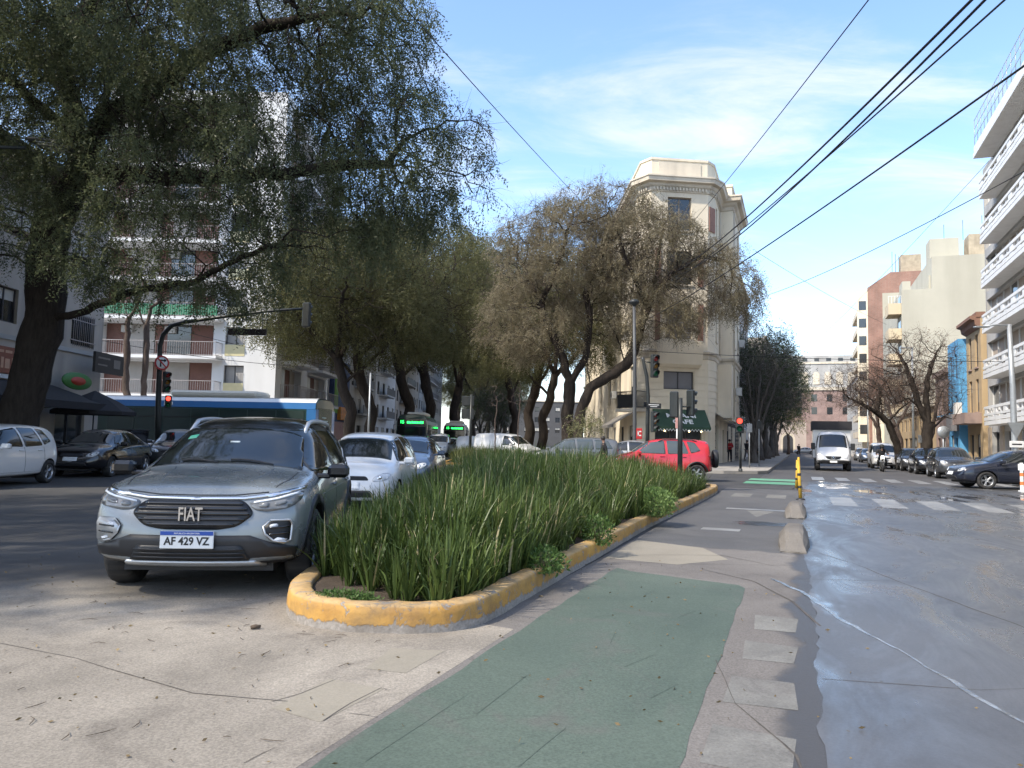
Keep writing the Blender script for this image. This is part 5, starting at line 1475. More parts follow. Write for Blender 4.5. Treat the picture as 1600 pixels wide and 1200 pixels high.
def awning_text(txt, u, size, sx):
    o = Vector((cxf, y1 + (y0 - y1) * u, zb_ + (zt - zb_) * u)) + Vector((0, -.03, .02))
    Mt = Mf @ frame_m(o, (1, 0, 0), slope)
    text_obj(txt, size, M_WHITEL, awn, Mt, 'lettering', .004, sx, .014)
awning_text('MOANI', .62, .52, 1.15); awning_text('CAFE', .28, .52, 1.1)
for k in range(4):
    c_ = Mf @ Vector((cxf - 1.2 + k * .8, -.9, 2.3)); mb = MB()
    mb.lathe([(.0, .05), (.04, .03), (.05, 0), (.03, -.05), (0, -.06)], 10, Matrix.Translation(c_)); mb.build('bulb', emit('warm_bulb', (1, .75, .4), 4), flat)
# side awnings folded out over the right and left pavements
for (Mx, x0_, x1_) in ((Ms, .2, 2.2), (Mll, Wll - 7.5, Wll - .8)):
    mb = MB(); mb.add([Mx @ Vector(v) for v in ((x0_, -.05, 3.6), (x1_, -.05, 3.6), (x1_, -1.5, 2.7), (x0_, -1.5, 2.7))], [(0, 1, 2, 3)])
    lbox(mb, Mx, x0_, x1_, -1.53, -1.47, 2.52, 2.72); mb.build('awning', pm('grey_canvas', (.16, .15, .14), .8, .15, 2), flat)

flat.scale = (1, 1, .968)
# ---- generic balcony block and simple blocks
def rows(n, z0, dz): return [z0 + dz * k for k in range(n)]
def plain_block(name, label, a, b, depth, h, mat, ops, wmat=None, fmat=None, sill=None, cornice=True, roofmat=None, blinds=True, seed=1, mull=1, top=None):
    """a building: street front from a to b (left to right as seen), depth behind"""
    g_ = random.Random(seed)
    root = thing(name, label, 'building')
    M_, W_ = edge_frame(a, b)
    mb = MB(); wall_grid(mb, M_, 0, W_, 0, h, ops, .2)
    P_ = lambda x, y, z: M_ @ Vector((x, y, z))
    mb.quad(P_(0, 0, 0), P_(0, 0, h), P_(0, depth, h), P_(0, depth, 0)); mb.quad(P_(W_, 0, 0), P_(W_, depth, 0), P_(W_, depth, h), P_(W_, 0, h))
    mb.quad(P_(0, 0, h), P_(W_, 0, h), P_(W_, depth, h), P_(0, depth, h)); mb.quad(P_(0, depth, 0), P_(0, depth, h), P_(W_, depth, h), P_(W_, depth, 0))
    mb.build('wall', mat, root)
    for o in ops: window(root, M_, *o[:4], depth=.18, fmat=fmat, sill=sill, mull=mull, blind=g_.choice([0, 0, .35, .7]) if blinds else 0, bmat=M_BLINDW)
    if cornice:
        mb = MB(); lbox(mb, M_, -.05, W_ + .05, -.25, .3, h + .003, h + .35); mb.build('cornice', roofmat or M_CREAM2, root)
    return root, M_, W_

# ---- left, near: stained grey building with shop
def wgt(x, y, Y): return at(x, y, Y)
lops = [(15.7, 17.3, 4.75, 5.95), (11.2, 12.4, 5.0, 6.2), (6.0, 7.4, 5.0, 6.2), (11.4, 13.6, 8.0, 9.3), (15.4, 16.8, 8.0, 9.2), (5.5, 7.0, 8.0, 9.2), (8.0, 13.5, .1, 2.6), (15.0, 17.0, .1, 2.5)]
lb, ML, WL = plain_block('grey_building', 'stained grey rendered building with barred window behind the huge tree', (-17.2, 14.0), (-17.2, 32.0), 14, 10.8, M_GREYW, lops, cornice=False, seed=4)
mb = MB(); lbox(mb, ML, 0, WL, -.07, -.002, 4.42, 4.58); mb.build('ledge', M_GREYW2, lb)
mb = MB(); lbox(mb, ML, -.2, WL + .2, -.5, .4, 10.803, 11.1); mb.build('roof_edge', M_ROOFB, lb)
mb = MB()
for k in range(12):
    x = 15.7 + 1.6 * (k + .5) / 12
    mb.tube([ML @ Vector((x, -.05, 4.7)), ML @ Vector((x, -.05, 6.0))], .014, 5)
lbox(mb, ML, 15.6, 17.4, -.065, -.035, 4.9, 4.94); lbox(mb, ML, 15.6, 17.4, -.065, -.035, 5.7, 5.74)
o = mb.build('window_bars', M_RAILG, lb); o['kind'] = 'stuff'
M_SIGNB = pm('brick_red_signboard', (0.25, 0.085, 0.05), .6, .15, 6)
sg = thing('shop_sign', 'brick red shop signboard with pale lettering over the dark awning', 'sign')
mb = MB(); lbox(mb, ML, 9.0, 14.1, -.16, -.075, 3.25, 4.15); mb.build('board', M_SIGNB, sg)
mb = MB(); lbox(mb, ML, 8.9, 14.2, -.17, -.08, 3.08, 3.22); mb.build('trim', M_WWALL, sg)
# the pale strokes on it are too blurred to read: a row of short marks in two lines
g_ = random.Random(8); mb = MB(); x = 9.3
while x < 13.8:
    wd = g_.uniform(.12, .3); lbox(mb, ML, x, x + wd, -.166, -.162, 3.42, 3.42 + g_.uniform(.28, .42)); x += wd + g_.uniform(.05, .12)
x = 9.3
while x < 13.8:
    wd = g_.uniform(.2, .5); lbox(mb, ML, x, x + wd, -.166, -.162, 3.94, 4.03); x += wd + .08
o = mb.build('lettering', pm('faded_peach_lettering', (.55, .33, .22), .6), sg); o['kind'] = 'stuff'
sg = thing('wall_sign', 'dark rectangular sign panel high on the grey wall near its corner', 'sign')
mb = MB(); lbox(mb, ML, 15.9, 18.1, -.9, -.8, 3.7, 4.5); mb.build('board', pm('charcoal_sign', (.05, .045, .042), .6, .1, 4), sg)
mb = MB(); lbox(mb, ML, 16.1, 17.0, -.906, -.902, 4.25, 4.32); lbox(mb, ML, 16.1, 16.8, -.906, -.902, 3.98, 4.04); lbox(mb, ML, 17.3, 17.8, -.906, -.902, 3.95, 4.3)
mb.build('print', pm('dull_sign_print', (.22, .2, .18), .6), sg)
lb2 = thing('oval_sign', 'small oval green shop sign with red centre', 'sign')
mb = MB(); Mo = ML @ Matrix.Translation((15.0, -.75, 3.25)) @ Matrix.Rotation(R(90), 4, 'X')
mb.lathe([(0, .05), (.55, .04), (.6, 0), (.55, -.04), (0, -.05)], 24, Mo @ Matrix.Diagonal((1.7, .55, 1, 1))); mb.build('board', pm('green_sign', (.06, .2, .05), .5, .15, 5), lb2)
mb = MB(); mb.lathe([(0, .075), (.28, .07), (.3, .02)], 20, Mo @ Matrix.Diagonal((1.7, .55, 1, 1))); mb.build('centre', pm('red_sign', (.45, .05, .03), .5, .1, 5), lb2)
aw_ = thing('shop_awning', 'wide black canvas awning sloping out from the shop front', 'awning')
mb = MB(); mb.add([ML @ Vector(v) for v in ((7.5, -.06, 3.05), (14.6, -.06, 3.05), (14.6, -2.2, 2.35), (7.5, -2.2, 2.35))], [(0, 1, 2, 3)])
mb.build('canvas', M_BLACKC, aw_); mb = MB(); lbox(mb, ML, 7.5, 14.6, -2.23, -2.19, 2.12, 2.37); mb.build('valance', M_BLACKC, aw_)
for x in (7.9, 14.2):
    mb = MB(); mb.tube([ML @ Vector((x, -.05, 2.2)), ML @ Vector((x, -2.1, 2.3))], .02, 6); mb.build('arm', M_STEEL, aw_)

# ---- white balcony block beyond the cross street
apt = thing('apartment_block', 'white apartment block with long brown railed balconies left of the avenue', 'building')
aa, ab, ac = (-29.5, 54.0), (-16.7, 54.0), (-16.7, 70.0)
MA, WA = edge_frame(aa, ab); MS_, WS_ = edge_frame(ab, ac)
NF = 8; F0 = 4.05; DF = 2.72
aops = []; sops = []
xw0, xw1 = 9.15, 10.55
for k in range(-1, NF):
    z = F0 + DF * k
    aops.append((.3, 8.3, max(.2, z + .05), z + 2.4)); aops.append((xw0, xw1, max(.3, z + .15), z + 2.2))
    sops.append((1.4, 6.6, max(.2, z + .05), z + 2.35)); sops.append((8.5, 14.2, max(.2, z + .05), z + 2.35))
HT = F0 + DF * NF + .4
mb = MB(); wall_grid(mb, MA, 0, WA, 0, HT, aops, .9); wall_grid(mb, MS_, 0, WS_, 0, HT, sops, .7)
Q = lambda x, y, z: MA @ Vector((x, y, z))
mb.quad(Q(0, 0, HT), Q(WA, 0, HT), Q(WA, 16, HT), Q(0, 16, HT)); mb.quad(Q(0, 0, 0), Q(0, 0, HT), Q(0, 16, HT), Q(0, 16, 0)); mb.quad(Q(WA, 16, 0), Q(0, 16, 0), Q(0, 16, HT), Q(WA, 16, HT))
mb.build('wall', M_WWALL, apt)
M_BRN = pm('brown_cladding', (0.155, 0.075, 0.058), .75, .15, 1.5)
M_CURT = pm('curtained_glass', (0.30, 0.275, 0.25), .35, .15, 1.2)
g_ = random.Random(14)
for k in range(-1, NF):
    z = F0 + DF * k; zb2 = max(.2, z + .05)
    x = .3
    j = 0
    for wd in (1.6, 1.9, .9, 1.7, 1.9):
        mb = MB(); lbox(mb, MA, x + .01, min(x + wd, 8.3) - .01, .80 - .05 * (j % 2), .88, zb2, z + 2.4)
        mb.build('panel' if j % 2 == 0 else 'window', M_BRN if j % 2 == 0 else (M_CURT if g_.random() < .6 else M_PANE), apt); x += wd; j += 1
    window(apt, MA, xw0, xw1, max(.3, z + .15), z + 2.2, depth=.3, mull=1, blind=g_.choice([.2, .5, .75]), bmat=pm('grey_slat_shutter', (.3, .29, .28), .6, .08, 2))
    mb = MB(); lbox(mb, MA, xw0, xw1, -.02, .05, max(.3, z + .15), z + .95); mb.build('panel', M_YTILE, apt)
    for (u0, u1) in ((1.4, 6.6), (8.5, 14.2)):
        for q in range(4):
            a_, b_ = u0 + (u1 - u0) * q / 4, u0 + (u1 - u0) * (q + 1) / 4
            mb = MB(); lbox(mb, MS_, a_ + .01, b_ - .01, .56 - .04 * (q % 2), .68, zb2, z + 2.35); mb.build('panel' if q % 2 == 0 else 'window', M_BRN if q % 2 == 0 else M_CURT, apt)
    if k >= 0:
        mb = MB(); lbox(mb, MA, -.1, 9.0, -1.2, .0, z - .22, z); bal = mb.build('balcony', M_WWALL, apt)
        railing(bal, [Q(-.05, -1.15, 0), Q(8.95, -1.15, 0), Q(8.95, -.02, 0)], z, .98, M_RAILG, .16, .012, (.06, 1.0))
        mb = MB(); lbox(mb, MA, 0, 8.9, -1.10, -1.09, z + .1, z + .85)
        if k == 2: mb.build('canvas', M_GREENC, bal)
        for (u0, u1) in ((1.2, 6.8), (8.3, 14.4)):
            mb = MB(); lbox(mb, MS_, u0, u1, -1.3, -.0, z - .2, z); b2 = mb.build('balcony', M_WWALL, apt)
            T = lambda x, y: MS_ @ Vector((x, y, 0))
            railing(b2, [T(u0 + .05, -.02), T(u0 + .05, -1.25), T(u1 - .05, -1.25), T(u1 - .05, -.02)], z, .98, M_RAILG, .16, .012, (.06, 1.0))
    for x in (1.5, 4.6, 7.4):
        if k >= 1 and g_.random() < .6:
            mb = MB(); lbox(mb, MA, x, x + .75, .45, .78, z + 1.75, z + 2.25); mb.build('air_conditioner', M_GREYW2, apt)
# painted shop front on the avenue side (blue and green mural, orange sign)
mur = thing('mural_shop', 'low shop front painted blue and green on the avenue beside the white apartments', 'building')
Mm, Wm = edge_frame((-16.3, 70.2), (-16.3, 77.0))
mb = MB(); lbox(mb, Mm, 0, Wm, 0, 9, 0, 8.6); mb.build('wall', pm('navy_wall_paint', (.045, .075, .17), .75, .25, .8), mur)
mb = MB(); lbox(mb, Mm, .3, 1.6, -.06, -.003, 3.6, 8.2); mb.build('painted_panel', pm('lime_wall_paint', (.16, .36, .06), .75, .2, .8), mur)
mb = MB(); lbox(mb, Mm, 1.7, 5.2, -.35, -.003, 3.0, 4.2); mb.build('sign_board', pm('orange_sign_print', (.55, .2, .03), .6, .6, 2.5), mur)
mb = MB(); lbox(mb, Mm, .5, 6.2, -.05, -.003, .1, 2.8); mb.build('shutter', pm('pink_shutter', (.34, .2, .19), .7, .2, 2), mur)
# further blocks down the left of the avenue
def avenue_block(y0, y1, h, mat, label, seed, x=-16.4, nb=None, bay=True):
    W_ = y1 - y0; ops = []
    nb = nb or int(W_ / 3.4)
    for z in rows(int((h - 3.6) / 2.85), 3.9, 2.85):
        for k in range(nb):
            c = W_ * (k + .5) / nb; ops.append((c - .75, c + .75, z, z + 1.6))
    for k in range(nb):
        c = W_ * (k + .5) / nb; ops.append((c - 1.1, c + 1.1, .1, 2.7))
    r_, M2, W2 = plain_block('apartment_block', label, (x, y0), (x, y1), 14, h, mat, ops, seed=seed)
    if bay:
        for z in rows(int((h - 3.6) / 2.85), 3.7, 2.85):
            mb = MB(); lbox(mb, M2, W2 * .15, W2 * .55, -1.1, -.002, z, z + .18); b_ = mb.build('balcony', mat, r_)
            mb = MB(); lbox(mb, M2, W2 * .15, W2 * .55, -1.1, -1.04, z + .18, z + 1.05); mb.build('parapet', pm('dark_balcony_front', (.1, .1, .105), .6, .15, 2), b_)
    return r_
avenue_block(77.3, 92, 19, M_GREYW2, 'pale grey apartment block with dark fronted balconies behind the leaning trees', 21)
avenue_block(92.3, 108, 23, M_WWALL, 'white apartment block farther down the left of the avenue', 22)
avenue_block(108.3, 135, 18, M_GREYW, 'grey block down the avenue behind the second bus', 23)
avenue_block(135.3, 180, 22, M_GREYW2, 'last pale block on the left at the end of the avenue', 24)
plain_block('end_building', 'distant pale building closing the leafy avenue', (-14, 262), (24, 262), 20, 15, M_DKWALL, [(k * 3.5 + 1, k * 3.5 + 2.6, z, z + 1.7) for k in range(10) for z in (4.5, 8, 11.5)], seed=30)

# ---- right-hand street
def SP(s, t): p = S(s, t); return (p.x, p.y)
# white balcony building: seen from the street its front runs far (left) to near (right)
wb = thing('balcony_building', 'white modern apartment building with slatted balcony fronts at the right edge', 'building')
MW, WW = edge_frame(SP(57.5, 11.5), SP(14.0, 11.5))
wallz = [3.0, 5.85, 8.65, 11.45, 14.25, 17.1]
wops = [(.25, WW - .3, z + .3, z + 2.55) for z in wallz] + [(1.0, 3.2, .1, 2.6), (4.2, 7.2, .1, 2.6), (8.0, 14.0, .1, 2.6)]
mb = MB(); wall_grid(mb, MW, 0, WW, 0, 20.0, wops, .35)
QW = lambda x, y, z: MW @ Vector((x, y, z))
mb.quad(QW(0, 0, 0), QW(0, 0, 20), QW(0, 14, 20), QW(0, 14, 0)); mb.quad(QW(0, 0, 20), QW(WW, 0, 20), QW(WW, 14, 20), QW(0, 14, 20))
mb.build('wall', M_GREYW2, wb)
M_SHOPW = pm('sandstone_shopfront', (.46, .38, .29), .7, .1, 2)
for k, z in enumerate(wallz):
    n_ = 26
    for q in range(n_):
        a_ = .25 + (WW - .55) * q / n_; b_ = .25 + (WW - .55) * (q + 1) / n_
        mb = MB(); lbox(mb, MW, a_ + .012, b_ - .012, .30, .34, z + .3, z + 2.55); o = mb.build('blind', M_BEIGEBL if (q * 7 + k * 3) % 9 else M_PANE, wb)
    mb = MB()
    for q in range(n_ + 1):
        a_ = .25 + (WW - .55) * q / n_; lbox(mb, MW, a_ - .022, a_ + .022, .22, .298, z + .3, z + 2.55)
    o = mb.build('mullions', M_WFRAME, wb); o['kind'] = 'stuff'
    mb = MB(); lbox(mb, MW, 3.4, WW, -.92, -.002, z - .05, z + .18); bal = mb.build('balcony', M_WRAIL, wb)
    # slatted front: posts and three horizontal boards on the street side and the end
    for (zz0, zz1) in ((.22, .42), (.52, .66), (.92, 1.08)):
        mb = MB(); lbox(mb, MW, 3.4, WW, -.92, -.86, z + zz0, z + zz1); mb.build('slat', M_WRAIL, bal)
        mb = MB(); lbox(mb, MW, 3.4, 3.46, -.85, -.01, z + zz0, z + zz1); mb.build('slat', M_WRAIL, bal)
    mb = MB(); x = 3.45; j = 0
    while x < WW:
        lbox(mb, MW, x, x + .07, -.853, -.80, z + .18, z + 1.08)
        if j % 2: lbox(mb, MW, x + .07, x + .75, -.90, -.87, z + .43, z + .515)
        if j % 3 == 0: lbox(mb, MW, x + .07, x + .75, -.90, -.87, z + .67, z + .91)
        x += .75; j += 1
    o = mb.build('posts', M_WRAIL, bal); o['kind'] = 'stuff'
mb = MB(); lbox(mb, MW, 2.9, WW, -1.1, 4, 19.85, 20.15); rf = mb.build('roof', M_WRAIL, wb)
mb = MB(); lbox(mb, MW, 2.95, WW, -1.05, -.97, 20.15, 20.6); mb.build('parapet', M_WRAIL, rf)
mb = MB(); x = 3.0
while x < WW:
    mb.tube([QW(x, -1.0, 20.6), QW(x, -1.0, 22.3)], .02, 5); x += .9
for zq in (21.2, 21.75, 22.3): lbox(mb, MW, 2.95, WW, -1.015, -.985, zq - .012, zq + .012)
o = mb.build('mesh_fence', M_STEEL, rf); o['kind'] = 'stuff'
for (a_, b_) in ((.2, .9), (3.3, 4.1), (7.3, 7.9)):
    mb = MB(); lbox(mb, MW, a_, b_, -.1, -.003, 0.1, 2.9); mb.build('pier', M_SHOPW, wb)
for o_ in wops[6:]: window(wb, MW, *o_, depth=.3, mull=2)
# ochre house
oc, MO, WO = plain_block('ochre_house', 'narrow ochre house with brown cornice next to the white balcony building', SP(62.4, 11.2), SP(57.7, 11.2), 10, 10.2, M_OCHRE,
    [(.8, 1.7, 7.0, 9.2), (2.9, 3.8, 7.0, 9.2), (.8, 1.7, 4.0, 6.2), (2.9, 3.8, 4.0, 6.2), (.7, 1.9, .1, 2.5), (2.7, 4.0, .1, 2.5)], sill=M_BROWNW, roofmat=pm('brown_cornice', (.22, .12, .085), .8), seed=33)
mb = MB(); lbox(mb, MO, .3, WO - .2, -1.0, -.003, 3.2, 3.9); b_ = mb.build('balcony', M_BROWNW, oc)
mb = MB(); sweep(mb, [MO @ Vector((0, 0, 0)), MO @ Vector((WO, 0, 0))], [(0, 9.5), (.3, 9.7), (.35, 10.0), (.6, 10.1), (.6, 10.3), (0, 10.35)]); mb.build('moulding', pm('brown_cornice', (.22, .12, .085)), oc)
mb = MB(); lbox(mb, MO, .4, 1.2, -.95, -.55, 3.95, 4.75); mb.build('air_conditioner', M_WFRAME, oc)
bl, MBl, WBl = plain_block('blue_house', 'tall narrow sky blue painted house beside the ochre one', SP(66.6, 10.7), SP(62.5, 10.7), 8, 9.4, M_BLUEW,
    [(.7, 1.6, 6.6, 8.4), (2.6, 3.5, 6.6, 8.4), (.7, 1.6, 3.6, 5.4), (2.6, 3.5, 3.6, 5.4), (.6, 1.9, .1, 2.5), (2.5, 3.4, .1, 2.3)], cornice=False, seed=34)
mb = MB(); lbox(mb, MBl, 2.0, 4.0, -.5, -.003, 2.8, 4.0); mb.build('sign_board', pm('grey_sign_board', (.16, .16, .17), .6), bl)
br_, MBr, WBr = plain_block('brown_house', 'brown house with light blue trim left of the blue one', SP(73.2, 10.8), SP(66.7, 10.8), 8, 7.4, M_BROWNW,
    [(.8, 1.8, 4.2, 6.2), (3.0, 4.0, 4.2, 6.2), (5.0, 6.0, 4.2, 6.2), (.7, 2.0, .1, 2.4), (3.0, 4.4, .1, 2.4), (5.2, 6.3, .1, 2.4)], sill=M_BLUEW, roofmat=M_BROWNW, seed=35)
lw, MLw, WLw = plain_block('low_shop', 'low pale shops on the right pavement behind the bare trees', SP(99.5, 10.9), SP(73.4, 10.9), 10, 5.2, M_OCHRE,
    [(1 + k * 3.6, 3.4 + k * 3.6, .1, 2.6) for k in range(5)] + [(1.4 + k * 3.6, 2.8 + k * 3.6, 3.3, 4.6) for k in range(5)], roofmat=M_CREAM2, seed=36)
# tall cream building: its blank side wall faces the camera
tall = thing('cream_building', 'tall cream building with a big blank side wall and few small windows', 'building')
MT, WT = edge_frame(SP(100.0, 11.4), SP(100.0, 34))
tops = [(7.6, 8.6, 13.4, 14.0), (4.2, 6.0, 9.9, 10.6), (7.7, 8.9, 9.9, 10.6), (4.2, 6.0, 6.0, 6.7), (7.7, 8.9, 6.0, 6.7), (9.3, 10.3, 17.0, 17.7), (4.2, 6.0, 2.9, 3.6), (7.7, 8.9, 2.9, 3.6)]
mb = MB(); wall_grid(mb, MT, 0, WT, 0, 20.2, tops, .25); wall_grid(mb, MT, 3.2, WT, 20.2, 24.0, [], .2)
QT = lambda x, y, z: MT @ Vector((x, y, z))
DP = 22
mb.quad(QT(0, 0, 0), QT(0, 0, 20.2), QT(0, DP, 20.2), QT(0, DP, 0)); mb.quad(QT(3.2, 0, 20.2), QT(3.2, 0, 24), QT(3.2, DP, 24), QT(3.2, DP, 20.2))
mb.quad(QT(0, 0, 20.2), QT(3.2, 0, 20.2), QT(3.2, DP, 20.2), QT(0, DP, 20.2)); mb.quad(QT(3.2, 0, 24), QT(WT, 0, 24), QT(WT, DP, 24), QT(3.2, DP, 24)); mb.quad(QT(0, DP, 0), QT(WT, DP, 0), QT(WT, DP, 24), QT(0, DP, 24))
mb.build('wall', M_LIMEW, tall)
for o_ in tops: window(tall, MT, *o_, depth=.2, mull=1, fmat=M_WFRAME)
for (a_, b_, z0_, z1_, m_) in ((3.3, 6.4, 24.0, 26.6, M_LIMEW), (7.4, 10.5, 24.0, 26.9, pm('rusty_tank_house', (.40, .34, .25), .85, .3, 1.2, dirt=(.2, .16, .12), dirt_amt=.7)), (.3, 1.2, 20.2, 21.6, M_LIMEW)):
    mb = MB(); lbox(mb, MT, a_, b_, 2, 5, z0_ + .003, z1_); mb.build('roof_house', m_, tall)
for k, z in enumerate((17.4, 14.4, 11.4, 8.4, 5.4)):
    mb = MB(); lbox(mb, MT, -1.4, -.003, .4, 4.0, z, z + .2); bal = mb.build('balcony', M_YELLOWW, tall)
    mb = MB(); lbox(mb, MT, -1.4, -1.33, .4, 4.0, z + .2, z + 1.3); lbox(mb, MT, -1.32, -.003, .4, .47, z + .2, z + 1.3); mb.build('parapet', M_YELLOWW, bal)
    if k == 0: mb = MB(); [lbox(mb, MT, -1.39 + q * .34, -1.36 + q * .34, .41, .45, z + 1.3, z + 2.2) for q in range(5)]; lbox(mb, MT, -1.4, -.003, .41, .45, z + 2.16, z + 2.2); o = mb.build('railing', M_WRAIL, bal); o['kind'] = 'stuff'
    fo = MB(); lbox(fo, MT, -.03, -.004, 1.0, 3.2, z + .25, z + 2.3); fo.build('window', M_PANE, tall)
mb = MB(); lbox(mb, MT, 3.0, 3.19, 1, 3, 20.2, 22); mb.build('chimney', M_LIMEW, tall)
for k in range(3):
    mb = MB(); mb.tube([QT(5.0 + k * 2, 3, 26.5), QT(5.0 + k * 2, 3, 28.5 + k * .4)], .03, 5); mb.build('antenna', M_DARKSTEEL, tall)
# brick tower
bt = thing('brick_tower', 'tall narrow red brick building beyond the cream wall, windowed strip on its left', 'building')
MK, WK = edge_frame(SP(137, 10.6), SP(137, 19))
mb = MB()
mb.add([MK @ Vector(v) for v in ((0, 0, 0), (WK, 0, 0), (WK, 0, 30.2), (3.4, 0, 30.2), (0, 0, 27.8))], [(0, 1, 2, 3, 4)])
mb.add([MK @ Vector(v) for v in ((0, 0, 27.8), (3.4, 0, 30.2), (3.4, 14, 30.2), (0, 14, 27.8))], [(0, 1, 2, 3)]); mb.add([MK @ Vector(v) for v in ((3.4, 0, 30.2), (WK, 0, 30.2), (WK, 14, 30.2), (3.4, 14, 30.2))], [(0, 1, 2, 3)])
mb.build('side_wall', M_BRICK, bt)
MK2, WK2 = edge_frame(SP(152, 10.58), SP(137, 10.58))
ko = [(k * 3.6 + 1, k * 3.6 + 3.2, z, z + 2.0) for k in range(4) for z in rows(8, 3.4, 2.9)]
mb = MB(); wall_grid(mb, MK2, 0, WK2, 0, 27.8, ko, .25); mb.build('front_wall', M_CREAM, bt)
mb = MB(); lbox(mb, MK, -1.6, -.003, -.02, .3, 2.5, 27.2); mb.build('fin', M_CREAM, bt)
for o_ in ko: window(bt, MK2, *o_, depth=.2, mull=1)
for z in rows(8, 3.3, 2.9):
    mb = MB(); lbox(mb, MK2, .5, WK2, -1.5, -.003, z - .1, z + .1); b_ = mb.build('balcony', M_CREAM2, bt)
    mb = MB(); lbox(mb, MK, -1.35, -.25, -.05, -.022, z + .5, z + 2.0); mb.build('window', M_PANE, bt)
    mb = MB(); lbox(mb, MK2, .5, WK2, -1.5, -1.43, z + .1, z + .9); mb.build('parapet', M_CREAM2, b_)
mb = MB(); lbox(mb, MK, 5.2, 8.2, 2, 5, 30.2, 33.4); mb.build('tank_house', pm('rusty_tank_house', (.4, .34, .25)), bt)
for k in range(3):
    mb = MB(); mb.tube([MK @ Vector((3.9 + k * .5, 2, 30.2)), MK @ Vector((3.9 + k * .5, 2, 34 - k * .4))], .04, 5); mb.build('antenna', M_DARKSTEEL, bt)
# in-between fronts further along on the right
plain_block('cream_low_block', 'cream block along the right pavement behind the pinkish bare trees', SP(136, 11.0), SP(122.3, 11.0), 10, 9, M_CREAM, [(k * 3.8 + 1, k * 3.8 + 2.8, z, z + 1.8) for k in range(3) for z in (.5, 3.6, 6.5)], seed=41)
plain_block('far_block', 'pale far block on the right beyond the brick tower', SP(205, 11.0), SP(152.3, 11.0), 10, 16, M_GREYW2, [(k * 5 + 1, k * 5 + 3.2, z, z + 1.8) for k in range(10) for z in (.5, 3.6, 6.5, 9.5, 12.4)], seed=42)
# end of the street: brick front with a row of arches
en = thing('arched_building', 'brick building closing the street, pale top floor with three round arches', 'building')
ME, WE = edge_frame(SP(224, -26), SP(224, 18))
mb = MB(); lbox(mb, ME, 0, WE, 0, 12, 0, 17.5); mb.build('wall', M_BRICKD, en)
mb = MB(); lbox(mb, ME, 0, WE, .2, 12, 17.503, 26.5); mb.build('upper_wall', M_GREYW2, en)
mb = MB(); lbox(mb, ME, -.2, WE + .2, -.3, .3, 17.0, 17.8); mb.build('cornice', M_CREAM2, en)
mb = MB(); lbox(mb, ME, -.1, WE + .1, .0, .3, 24.2, 24.7); mb.build('cornice', M_CREAM2, en)
for k in range(6):
    c = 27.5 + k * 2.9
    pts = [(c - .85, 18.6), (c + .85, 18.6)] + [(c + .85 * math.cos(t), 21.2 + .85 * math.sin(t)) for t in np.linspace(0, math.pi, 9)]
    mb = MB(); Mq = ME @ Matrix.Translation((0, .19, 0)) @ Matrix.Rotation(R(90), 4, 'X')
    mb.prism_m(pts, 0, .12, Mq); mb.build('arch', M_CREAM2, en)
for k in range(11):
    for z in (2.5, 6.5, 10.5, 14):
        if z < 4 and k % 2: continue
        c = 2.5 + k * 3.9; mb = MB(); lbox(mb, ME, c - .7, c + .7, -.05, -.004, z, z + 1.9); mb.build('window', M_PANE, en)
for k in range(8):
    c = 18.5 + k * 3; mb = MB(); lbox(mb, ME, c - .6, c + .6, .12, .198, 25.0, 25.8); mb.build('window', M_PANE, en)
# pale arched gate house low at the end
gh = thing('gate_house', 'low pinkish gate house with a dark arched door at the end of the street', 'building')
MG, WG = edge_frame(SP(190, -6.5), SP(190, 1.5))
mb = MB(); lbox(mb, MG, 0, WG, 0, 6, 0, 7.2); mb.build('wall', pm('pinkish_render', (.45, .38, .34), .85, .1, .8), gh)
pts = [(2.9, 0.1), (5.1, .1)] + [(4 + 1.1 * math.cos(t), 3.2 + 1.1 * math.sin(t)) for t in np.linspace(0, math.pi, 9)]
mb = MB(); mb.prism_m(pts, .004, .06, MG @ Matrix.Rotation(R(90), 4, 'X')); mb.build('door', M_FRAME, gh)
pts = [(2.4, 0.1), (5.6, .1)] + [(4 + 1.6 * math.cos(t), 3.2 + 1.6 * math.sin(t)) for t in np.linspace(0, math.pi, 11)]
mb = MB(); mb.prism_m(pts, -.004, .003, MG @ Matrix.Rotation(R(90), 4, 'X')); mb.build('arch', M_CREAM2, gh)
# left side of the street behind the evergreens
e0 = A5 + SD * .0
dk, MD, WD = plain_block('dark_building', 'dark grey modern building with glazed entrance behind the street trees', (A5 - SN * .9 + SD * .3)[:2], (A5 - SN * .9 + SD * 12)[:2], 8, 11.5, M_DKWALL, [(.6, 3.4, .1, 2.9), (.6, 3.4, 3.6, 6.2), (4.4, 7.2, 3.6, 6.2), (4.4, 7.2, .1, 2.9), (8.2, 11, 3.6, 6.2), (.6, 3.4, 7.4, 9.8), (4.4, 7.2, 7.4, 9.8)], cornice=False, seed=51)
plain_block('pale_block', 'white block whose stepped top shows above the dark evergreens', (A5 - SN * 1.4 + SD * 12.4)[:2], (A5 - SN * 1.4 + SD * 34)[:2], 12, 18.5, M_WWALL, [(k * 4 + 1, k * 4 + 3, z, z + 1.8) for k in range(5) for z in (.5, 3.6, 6.5, 9.5, 12.4)], seed=52)
plain_block('grey_roof_block', 'grey roofed block behind the treetops at the street end', (A5 - SN * 1.6 + SD * 90)[:2], (A5 - SN * 1.6 + SD * 112)[:2], 14, 22, M_GREYW, [(k * 4 + 1, k * 4 + 3, z, z + 1.8) for k in range(5) for z in (3.6, 6.5, 9.5, 12.4, 15.5)], seed=53)
